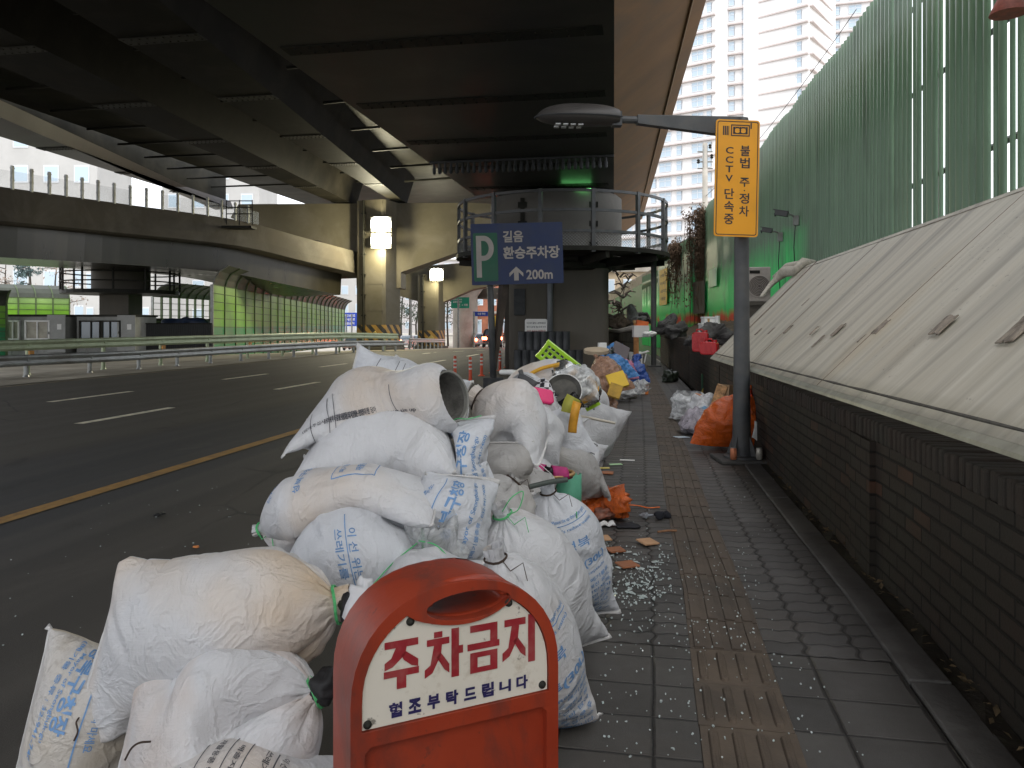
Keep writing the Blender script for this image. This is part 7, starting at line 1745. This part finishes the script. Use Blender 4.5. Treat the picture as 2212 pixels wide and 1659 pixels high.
mb = MB(); mb.box(p+Ra@Vector((-.05, -.142, .20)), (.16, .012, .05), Ra); mb.build('vent', mSteelDk, t)
mb = MB(); mb.box(p+Vector((0, 0, -.31)), (.5, .34, .06), Ra); mb.box(p+Vector((0, 0, -.75)), (.34, .26, .82), Ra); mb.build('stand', mConc, t)

# ------------------------------------------------------------------ road edge furniture: barrels, delineators, blue parking sign
mBar_ = M('barrel_black', (.030, .033, .037), .45, var=.25, vs=3, bump=.06, bs=12, dirt=(.06, .062, .065), dscale=2.5, damt=.6)
def barrel0():
    t = thing('rubber_barrel', '', 'barrel', (0, 0, 0), 'black barrels stacked in front of the round pier')
    mb = MB(); mb.lathe([(0, 0), (.118, 0), (.122, .02), (.119, .05), (.123, .25), (.121, .27), (.123, .29), (.119, .49), (.123, .52), (.115, .535), (.10, .53), (0, .525)], (0, 0, 0), n=24); mb.build('drum', mBar_, t, smooth=True, auto=40)
    mb = MB(); mb.lathe([(.119, .515), (.127, .52), (.127, .535), (.119, .54)], (0, 0, 0), n=24); mb.build('top_rim', mBlack, t); return t
b0 = barrel0(); n = 0
def bl_(row, k, N): 
    if k == 0: return ('leftmost', )[0]
for row, (u0, u1, N, z_) in enumerate(((1128, 1222, 7, .55), (1119, 1250, 9, .02))):
    for k in range(N):
        u = u0+(u1-u0)*k/(N-1); d = 22.1-(.0 if row == 0 else .12)+.25*((k/(N-1))-.5)**2; p = at(u, 700, d); p.z = z_
        lab = 'black rubber barrel in the %s row, %s' % (('upper', 'lower')[row], ('leftmost of its row', 'second from its left end', 'third from its left end', 'fourth from its left end', 'fifth from its left end', 'sixth from its left end', 'seventh from its left end', 'eighth from its left end', 'rightmost of its row')[k if k < N-1 else 8])
        if n == 0: b0.location = p; b0['label'] = lab
        else: dup(b0, p, random.uniform(0, 6), lab)
        n += 1
mDel = M('delineator_red', (.58, .075, .03), .45, var=.12, vs=8); mRefl = M('reflective_white', (.65, .63, .60), .4, var=.1)
t = thing('delineator', '', 'road post', (0, 0, 0), 'red flexible road posts by the kerb')
mb = MB(); mb.lathe([(0, 0), (.10, 0), (.10, .015), (.06, .03), (.042, .05), (.038, .60), (.03, .62), (0, .625)], (0, 0, 0), n=16); mb.build('post', mDel, t, smooth=True, auto=40)
for z_ in (.30, .40, .50): mb = MB(); mb.lathe([(.0405, z_), (.042, z_+.003), (.042, z_+.04), (.0405, z_+.043)], (0, 0, 0), n=16); mb.build('reflector_band', mRefl, t)
for k, (u, v) in enumerate(((983, 820), (1016, 824), (1040, 812), (1063, 806), (1080, 801), (1094, 794))):
    p = gp(u, v, -.15); lab = 'red white banded road post, %s from the left' % ('first', 'second', 'third', 'fourth', 'fifth', 'sixth')[k]
    if k == 0: t.location = p; t['label'] = lab
    else: dup(t, p, 0, lab)
# parking sign
pb0 = gp(1066, 834, 0.0); dS = (pb0.x*-math.sin(YAW)+pb0.y*math.cos(YAW)); ps = at(1117, 548, dS); t = thing('parking_guide_sign', 'blue car park sign with white arrow and P on a leaning dark post', 'sign', (pb0.x, pb0.y, 0))
Rt_ = Matrix.Rotation(YAW+R_(2), 3, 'Z')@Matrix.Rotation(R_(-1.6), 3, 'Y'); px_, pz_, pn2 = Rt_@Vector((1, 0, 0)), Rt_@Vector((0, 0, 1)), Rt_@Vector((0, -1, 0))
k_ = dS/F; W2, H2 = 99*k_, 66*k_
mb = MB(); mb.prism([ps+px_*x+pz_*y for x, y in rrect(W2, H2, .02, 3)], pn2*.03); pan = mb.build('panel', M('sign_blue', (.005, .018, .075), .4, var=.1, vs=3, dirt=(.02, .03, .06), dscale=2, damt=.5), t)
mb = MB(); gx = -68*k_; o_ = ps+pn2*.033; mb.prism([o_+px_*(gx+x)+pz_*(-6*k_+y) for x, y in rrect(26*k_, 52*k_, .03, 4)], pn2*.004); grn = mb.build('green_field', M('sign_green', (.004, .085, .042), .4, var=.1, vs=3), pan)
mLet = M('sign_lettering', (.34, .31, .28), .5, var=.12, vs=4)
o_ = ps+pn2*.039; mb = MB()
def q4(x0, y0, x1, y1): mb.add([o_+px_*x+pz_*y for x, y in ((x0, y0), (x1, y0), (x1, y1), (x0, y1))], [(0, 1, 2, 3)])
xl, xr = gx-20*k_, gx+18*k_; st = 11*k_
q4(xl, -50*k_, xl+st, 40*k_)
n = 16; cy_, ry, rx = 13*k_, 27*k_, 22*k_; x_b = xr-rx; b_ = []
for k in range(n+1):
    a = math.pi/2-math.pi*k/n; b_.append((x_b+rx*math.cos(a), cy_+ry*math.sin(a)))
for k in range(n+1):
    a = math.pi/2-math.pi*k/n; b_.append((x_b+(rx-st)*math.cos(a), cy_+(ry-st)*math.sin(a)))
mb.add([o_+px_*x+pz_*y for x, y in b_], [(k, k+1, n+2+k, n+1+k) for k in range(n)])
q4(xl+st, cy_+ry-st, x_b, cy_+ry); q4(xl+st, cy_-ry, x_b, cy_-ry+st); mb.build('letter_p', mLet, grn)
mb = MB(); write(mb, '길음', o_+px_*(-8*k_)+pz_*(37*k_), px_, pz_, h=25*k_, wid=44*k_, bold=.03); write(mb, '환승주차장', o_+px_*(31*k_)+pz_*(2*k_), px_, pz_, h=27*k_, wid=122*k_, bold=.03); write(mb, '200m', o_+px_*(47*k_)+pz_*(-46*k_), px_, pz_, h=21*k_, wid=57*k_, bold=.025)
ax0 = -3*k_; pts = [(ax0-5*k_, -58*k_), (ax0+5*k_, -58*k_), (ax0+5*k_, -40*k_), (ax0+15*k_, -50*k_), (ax0+15*k_, -42*k_), (ax0, -28*k_), (ax0-15*k_, -42*k_), (ax0-15*k_, -50*k_), (ax0-5*k_, -40*k_)]
P_ = [o_+px_*x+pz_*y for x, y in pts]; mb.add(P_, [(0, 1, 2, 8), (2, 3, 4, 5), (8, 2, 5), (8, 5, 6, 7)]); mb.build('lettering', mLet, pan)
mb = MB(); tpst = at(1057, 560, dS)+_ax*.06; mb.tube([Vector((pb0.x, pb0.y, 0))+_ax*.0, tpst], .07, 10); mb.build('post', mPost, t, smooth=True)
mb = MB(); mb.tube([Vector((pb0.x, pb0.y, .25))+_ax*.02, at(1088, 618, dS)+_ax*.1, at(1089, 560, dS)+_ax*.1], [.05, .11, .11], 4); mb.build('brace_channel', M('rusty_channel', (.06, .045, .035), .7, var=.4), t)
mb = MB(); mb.box((pb0.x, pb0.y, .08), (.42, .42, .22), Rz); mb.build('base_block', mBlack, t, bevel=.02)
for y in (-30, 30): mb = MB(); mb.box(ps-pn2*.02+pz_*(y*k_), (2*W2*.92, .03, .06), Rt_); mb.build('frame_bar', mSteelGrey, t)

# ------------------------------------------------------------------ distant things: tower block, houses, trees, signs, cars
mTower = M('tower_render', (.80, .79, .785), .8, var=.05, vs=.05, bump=0); mTowerT = M('tower_trim', (.56, .50, .48), .8, var=.1, vs=.2, bump=0); mTowerF = M('tower_window_frame', (.62, .65, .68), .6, var=.05, vs=1, bump=0)
def tower(name, label, wings, nf, fh, z0, lim):
    t = thing(name, label, 'apartment tower', tuple(wings[0][0])); wins = []
    for A, B, dep, bays, face in wings:
        A, B = Vector(A), Vector(B); A.z = B.z = z0; d = (B-A); L = d.length; dn = d.normalized(); n_ = Vector((dn.y, -dn.x, 0))
        if n_.dot(-A) < 0: n_ = -n_
        mb = MB(); H = nf*fh; mb.prism([A, B, B-n_*dep, A-n_*dep], (0, 0, H)); mb.build('wall', mTower, t)
        mb = MB()
        for k in range(nf): 
            zz = z0+k*fh; c = (A+B)/2+n_*.35; mb.box((c.x, c.y, zz+.05), (L*.98, .7, .28), Matrix.Rotation(math.atan2(dn.y, dn.x), 3, 'Z'))
        mb.build('balcony_ledges', mTowerT, t)
        for k in range(nf):
            for j, (f, wv) in enumerate(bays):
                p = A+d*f+n_*.08; p.z = z0+k*fh+1.65; wins.append((p, dn, n_, wv))
    eye = Vector((0, 0, EYE)); wins.sort(key=lambda q: (q[0]-eye).length)
    rest_f, rest_p = MB(), MB()
    for i, (p, dn, n_, wv) in enumerate(wins):
        R = Matrix.Rotation(math.atan2(dn.y, dn.x), 3, 'Z'); mf, mp_ = (MB(), MB()) if i < lim else (rest_f, rest_p)
        for dx in (-wv/2, 0 if wv > 1.4 else wv/2, wv/2): mf.box(p+dn*dx, (.12, .14, 1.7), R)
        for dz in (-.85, .25, .85): mf.box(p+Vector((0, 0, dz)), (wv, .14, .12), R)
        mp_.box(p-n_*.02, (wv, .1, 1.7), R)
        if i < lim: f_ = mf.build('window', mTowerF, t); mp_.build('pane', mPaneSky, f_)
    if rest_f.v: o = rest_f.build('window', mTowerF, t); o['kind'] = 'stuff'; o2 = rest_p.build('pane', mPaneSky, o); o2['kind'] = 'stuff'
    return t
def tw(u, d): p = at(u, 700, d); p.z = 0; return p
tower('apartment_tower', 'huge pale apartment tower filling the sky above the green fence',
      [(tw(1335, 152.5), tw(1548, 141), 14, [(.10, 2.2), (.24, 2.2), (.38, 1.0), (.50, 2.4), (.64, 1.0), (.82, 2.2), (.93, .9)], 0), (tw(1548, 147), tw(1645, 144), 12, [(.15, 1.0), (.34, 1.0), (.72, 2.4)], 0),
       (tw(1640, 143), tw(1748, 137), 14, [(.14, 1.0), (.45, 3.2), (.80, 1.0)], 0), (tw(1748, 137), tw(1792, 147), 12, [(.5, 1.0)], 0), (tw(1788, 158), tw(1960, 154), 12, [(.12, 1.0), (.35, 2.4), (.6, 1.0), (.85, 2.4)], 0)], 27, 2.85, 1.0, 98)
def block(label, u0, u1, d, z0, z1, m, floors, bays, cat='building', name='apartment_block', trim=None):
    A, B = tw(u0, d), tw(u1, d); c = (A+B)/2; w_ = (B-A).length; t = thing(name, label, cat, (c.x, c.y, z0)); mb = MB(); mb.box(c+_ax*5+Vector((0, 0, (z0+z1)/2)), (w_, 10, z1-z0), Rz); mb.build('wall', m, t)
    mb = MB(); mb.box(c+_ax*5+Vector((0, 0, z1+.15)), (w_+.5, 10.5, .35), Rz); mb.build('roof', trim or mConcPale, t)
    for k in range(floors):
        for j in range(bays):
            p = A.lerp(B, (j+.5)/bays); p.z = z0+(z1-z0)*(k+.55)/floors; mb = MB(); ww = w_/bays*.5; mb.box(p-_ax*.03, (ww, .12, (z1-z0)/floors*.5), Rz); f_ = mb.build('window', mTowerF, t); mb = MB(); mb.box(p-_ax*.08, (ww*.86, .06, (z1-z0)/floors*.42), Rz); mb.build('pane', mPaneSky, f_)
    return t
mHouse = M('house_render', (.46, .455, .44), .8, var=.08, vs=.3, bump=0); mBrk = M('house_brick', (.30, .12, .075), .85, var=.15, vs=.8, bump=0); mBlueTr = M('trim_sky_blue', (.30, .58, .68), .6, var=.05, bump=0)
block('white block with a pale blue band seen in the far left gap', -120, 210, 110, 0, 30, mHouse, 6, 5, trim=mBlueTr)
block('white apartment block seen over the open framed barrier', 350, 560, 130, 0, 34, mHouse, 7, 4)
block('low white building behind the noise barrier, far left', 180, 330, 95, 0, 8.5, mHouse, 2, 5)
block('white block far left seen between barrier end and column', 700, 790, 150, -1, 13, mHouse, 4, 3)
block('red brick house beyond the parked traffic', 1022, 1108, 105, -1, 10.2, mBrk, 3, 3, 'house', 'brick_house')
block('pale flats above the red brick house', 1000, 1120, 150, -1, 19, mHouse, 5, 4)
block('orange fronted shop at the corner behind the cars', 1020, 1075, 98, -1, 2.6, M('shop_orange', (.30, .11, .06), .7, var=.4, vs=.8), 1, 2, 'shop', 'shop')
block('low pale building seen under the walkway beside the fence end', 1300, 1410, 60, -.5, 5.4, M('house_ochre', (.40, .32, .22), .8, var=.15, vs=.5), 2, 3)
block('grey flats far down the road between the columns', 840, 1010, 190, -1, 17, M('flats_grey', (.50, .48, .48), .8, var=.1, vs=.3), 5, 6)
# small hut roof by the fence step
p = at(1474, 516, 36); t = thing('hut_roof', 'small dark tiled roof poking over the stepped fence end', 'roof', tuple(p)); mb = MB(); mb.prism([p+_rt*x+Vector((0, 0, z_)) for x, z_ in ((-.9, -.55), (.5, .15), (1.2, .2), (1.2, .05), (.5, 0), (-.9, -.68))], _ax*3); mb.build('tiles', mBlack, t); mb = MB(); mb.box(p+_rt*.75+_ax*3.2+Vector((0, 0, -2.4)), (.8, 2.4, 4.5), Rz); mb.build('wall', mConc, t)
def far_wall():
    A, B = at(1300, 700, 46), at(1432, 700, 34); t = thing('sloped_wall', 'pale sloping concrete rail behind the boulders under the walkway', 'wall', (A.x, A.y, 0)); mb = MB(); mb.prism([(A.x, A.y, 2.4), (B.x, B.y, 3.6), (B.x, B.y, 4.0), (A.x, A.y, 2.9)], _ax*.3); mb.build('rail', mConcPale, t); mb = MB(); mb.prism([(A.x, A.y, -.5), (B.x, B.y, -.5), (B.x, B.y, 3.6), (A.x, A.y, 2.4)], _ax*.2); mb.build('panel', M('green_hoarding', (.02, .16, .05), .5, var=.3, vs=1), t)
far_wall()
def tree(label, u, d, h, w_, m, seed, name='pine_tree', cat='tree', layered=True, group=None, trunk=.14, nl=900):
    rs = np.random.RandomState(seed); b = tw(u, d); b.z = gz(b.x, b.y)-.1; t = thing(name, label, cat, tuple(b), group); mb = MB(); top = b+Vector((rs.uniform(-.3, .3), 0, h)); pts = [b, b+Vector((rs.uniform(-.2, .2), 0, h*.4)), b+Vector((rs.uniform(-.3, .3), 0, h*.75)), top]; mb.tube(pts, [trunk, trunk*.8, trunk*.5, .03], 7)
    tips = []
    for k in range(16):
        f = rs.uniform(.35, .98); p = Vector(spline(pts, 40)[int(f*39)]); a = rs.uniform(0, 6.28); L_ = w_*(1.1-f*.75)*rs.uniform(.6, 1.1); q = p+Vector((math.cos(a)*L_, math.sin(a)*L_, rs.uniform(-.05, .35)*L_)); mb.tube([p, p.lerp(q, .5)+Vector((0, 0, .1)), q], [.05, .035, .015], 4); tips += [q, p.lerp(q, .65)]
    mb.build('trunk', M('bark_dark', (.06, .05, .04), .9, var=.3) if 'bark_dark' not in bpy.data.materials else bpy.data.materials['bark_dark'], t)
    mb = MB()
    if nl:
        for q in tips:
            for j in range(nl//len(tips)):
                p = q+Vector((rs.randn()*.45, rs.randn()*.45, rs.randn()*.22))*w_*.36; s_ = rs.uniform(.05, .13)*max(1, h/6); R = Euler(rs.uniform(0, 6.28, 3)).to_matrix(); mb.add([p+R@Vector(c) for c in ((-s_, 0, 0), (0, -s_*.35, 0), (s_, 0, 0), (0, s_*.35, 0))], [(0, 1, 2, 3)])
        mb.build('crown', m, t)
mPine = M('pine_needles', (.055, .085, .055), .8, var=.5, vs=1.5, bump=0); mSpr = M('blue_spruce', (.10, .15, .15), .8, var=.4, vs=1.5, bump=0)
for k, (u, d, h, w_, lab) in enumerate(((868, 96, 7.5, 2.4, 'pine left in the group between the two columns'), (884, 92, 8.2, 2.6, 'tallest pine in the middle between the two columns'), (900, 98, 7.2, 2.4, 'pine right in the group between the two columns'), (968, 94, 7.8, 2.6, 'pine just right of the second striped column'), (985, 90, 7.2, 2.6, 'pine under the green road sign'), (1003, 96, 7.0, 2.3, 'pine beside the round white pillar'))): tree(lab, u, d, h, w_, mPine, 200+k, group='pines beyond the road')
tree('blue grey spruce in the far left gap', 66, 62, 9.5, 1.5, mSpr, 230, 'spruce_tree'); tree('pale bare tree in the left gap beside the spruce', 120, 70, 8.5, 3.0, M('winter_twigs', (.30, .24, .20), .9, var=.4, bump=0), 231, 'bare_tree', nl=420); tree('bare tree at the very left behind the green barrier', 15, 75, 9, 3, bpy.data.materials['winter_twigs'], 232, 'bare_tree', nl=420)
tree('thin bare tree behind the sign post near the brick house', 1088, 80, 7, 2.2, bpy.data.materials['winter_twigs'], 233, 'bare_tree', nl=60, trunk=.07); tree('thin bare sapling under the walkway by the fence', 1335, 30, 3.9, .9, bpy.data.materials['winter_twigs'], 234, 'bare_sapling', nl=40, trunk=.035); tree('second bare sapling under the walkway', 1352, 31, 3.6, .9, bpy.data.materials['winter_twigs'], 235, 'bare_sapling', nl=40, trunk=.03)
# white round pillar + overpass behind
q = tw(1005, 84); t = thing('round_pillar', 'pale round pillar of a far overpass behind the road signs', 'bridge pier', (q.x, q.y, -1)); mb = MB(); mb.lathe([(1.35, -1.5), (1.35, 4.3), (2.0, 5.2), (0, 5.2)], q, n=24); mb.build('shaft', mConcPale, t, smooth=True, auto=40)
A_, B_ = at(940, 640, 88), at(1120, 640, 82); t = thing('far_overpass', 'far overpass with pale railing crossing behind the pines', 'overpass', tuple(A_)); mb = MB(); mb.prism([A_+Vector((0, 0, -.2)), B_+Vector((0, 0, -.2)), B_+Vector((0, 0, .9)), A_+Vector((0, 0, .9))], _ax*4); mb.build('deck', mConc, t); mb = MB()
for z_ in (1.2, 1.7, 2.2): mb.tube([A_+Vector((0, 0, z_)), B_+Vector((0, 0, z_))], .05, 4)
for f in np.linspace(0, 1, 12): p = A_.lerp(B_, f); mb.tube([p+Vector((0, 0, .9)), p+Vector((0, 0, 2.3))], .05, 4)
mb.build('railing', mSteelGrey, t)
def road_sign(label, u, v, d, w_, h_, m, rows, poles, name='road_sign'):
    p = at(u, v, d); t = thing(name, label, 'road sign', (p.x, p.y, -1)); mb = MB(); mb.box(p, (w_, .08, h_), Rz); pl_ = mb.build('panel', m, t); mb = MB()
    for s_, x, y, hh, ww in rows: write(mb, s_, p-_ax*.05+_rt*x*w_+upv*y*h_, _rt, upv, h=hh*h_, wid=ww*w_, bold=.02)
    if mb.v: mb.build('lettering', mWhiteP, pl_)
    for pu in poles: q = at(pu, v, d); mb = MB(); mb.tube([(q.x, q.y, -1.5), (q.x, q.y, p.z+h_*.4)], .10, 8); mb.build('post', mSteelGrey, t)
    return t
mSG = M('highway_green', (.02, .30, .19), .5, var=.08, vs=1, bump=0); mSB = M('sign_bright_blue', (.02, .06, .42), .5, var=.08, vs=1, bump=0)
road_sign('green direction sign with white arrow far down the road', 994, 654, 74, 1.75, 1.05, mSG, [('미아사거리', -.15, .30, .16, .5), ('길음뉴타운', -.15, .08, .16, .5), ('↑', -.02, -.22, .36, .1), ('→ 정릉', .25, -.2, .2, .34)], [990])
road_sign('small blue arrow sign on the tall dark post', 1040, 678, 70, 1.55, .42, mSB, [('성북', 0, 0, .5, .5)], [1024], 'road_sign')
road_sign('blue sign with white text beyond the green barrier end', 754, 690, 88, 2.0, 1.55, mSB, [('북부간선도로', 0, .28, .2, .7), ('내부순환로', 0, 0, .2, .7), ('진입금지', 0, -.28, .2, .6)], [748, 760])
road_sign('small yellow hanging sign over the traffic', 1067, 694, 66, .42, .9, M('sign_yellow_far', (.62, .42, .04), .5, var=.1), [], [1067])
q = tw(888, 86); t = thing('street_light', 'thin grey street light mast among the pines', 'street lamp', (q.x, q.y, -1)); mb = MB(); mb.tube([(q.x, q.y, -1.2), (q.x, q.y, 7.2)], [.1, .06], 8); mb.build('mast', mSteelGrey, t); mb = MB(); mb.tube([(q.x, q.y, 7.1), tuple(Vector((q.x, q.y, 7.5))+_rt*-1.2)], .05, 6); mb.build('arm', mSteelGrey, t)
# cars
mTyre = mBlack
def car(label, u, d, paint, tall=1.45, w_=1.82, L_=4.4, suv=False, glow=14, name='car'):
    b = at(u, 700, d); b.z = gz(b.x, b.y)+.01; t = thing(name, label, 'car', tuple(b)); X = lambda x, y, z_: b+_rt*x+_ax*y+upv*z_
    h1 = .95 if not suv else 1.05
    def sec(y, hw, z0, z1, rnd=.12): return [X(-hw, y, z0), X(hw, y, z0), X(hw+.02, y, z0+.25), X(hw, y, z1-rnd), X(hw-rnd, y, z1), X(-hw+rnd, y, z1), X(-hw, y, z1-rnd), X(-hw-.02, y, z0+.25)]
    hw = w_/2; mb = MB(); loft(mb, [sec(0, hw*.9, .34, h1*.92), sec(.12, hw*.97, .28, h1), sec(1.2, hw, .25, h1+.02), sec(L_-1.1, hw, .25, h1-.03), sec(L_-.25, hw*.95, .28, h1*.8), sec(L_, hw*.86, .34, h1*.68)]); mb.build('body', paint, t, smooth=True, auto=35)
    mb = MB(); y0 = .15 if suv else .55; loft(mb, [sec(y0, hw*.88, h1-.05, h1+.02, .05), sec(y0+.5, hw*.80, h1-.05, tall, .14), sec(L_*.52, hw*.80, h1-.05, tall, .14), sec(L_*.70, hw*.88, h1-.05, h1+.02, .05)]); mb.build('cabin', paint, t, smooth=True, auto=35)
    mb = MB(); mb.prism([X(-hw*.70, y0+.03, h1+.10), X(hw*.70, y0+.03, h1+.10), X(hw*.62, y0+.40, tall-.12), X(-hw*.62, y0+.40, tall-.12)], -_ax*.03+upv*.02); mb.build('rear_window', mPane, t)
    for sx in (-1, 1):
        for y in (.8, L_-.85): mb = MB(); c = X(sx*(hw-.12), y, .33); mb.lathe([(0, -.11), (.30, -.11), (.335, -.07), (.335, .07), (.30, .11), (0, .11)], c, _rt, 20); wh = mb.build('wheel', mTyre, t, smooth=True, auto=40)
        mb = MB(); mb.box(X(sx*hw*.74, -.03 if not suv else -.02, h1*.84), (hw*.46, .08, .24), Rz); mb.build('tail_light', emit('brake_light_'+('ab'[suv]), (1, .12, .05), glow) if 'brake_light_'+('ab'[suv]) not in bpy.data.materials else bpy.data.materials['brake_light_'+('ab'[suv])], t, bevel=.02)
        mb = MB(); mb.box(X(sx*(hw+.1), L_*.60, h1+.06), (.16, .10, .12), Rz); mb.build('wing_mirror', paint, t)
    mb = MB(); mb.box(X(0, -.05, .45), (w_*.94, .16, .20), Rz); mb.build('bumper', mPost if suv else paint, t, bevel=.04)
    mb = MB(); mb.box(X(0, -.04, h1*.72), (.52, .03, .12), Rz); mb.build('number_plate', mWhiteP, t)
    if suv: mb = MB(); mb.box(X(0, -.14, .44), (w_*.8, .03, .05), Rz); mb.build('skid_trim', mSteelGrey, t)
    return t
mCW = M('car_white', (.62, .60, .57), .25, var=.03, coat=.5, bump=0); mCD = M('car_dark', (.028, .030, .034), .22, var=.1, coat=.6, bump=0); mCS = M('car_silver', (.36, .36, .37), .25, metal=.4, var=.05, coat=.5, bump=0)
car('dark sports utility car braking under the blue sign post', 1063, 72, mCD, 1.75, 1.92, 4.6, True, 45)
car('white saloon braking ahead on the left', 1017, 86, mCW, glow=45)
car('silver car half hidden left of the dark utility car', 1040, 81, mCS, glow=45)
car('braking car left in the queue between the striped columns', 876, 90, mCS, glow=45); car('braking car right in the queue between the striped columns', 899, 92, mCW, glow=45)
car('white car behind the end of the green noise barrier', 756, 82, mCW, glow=10)
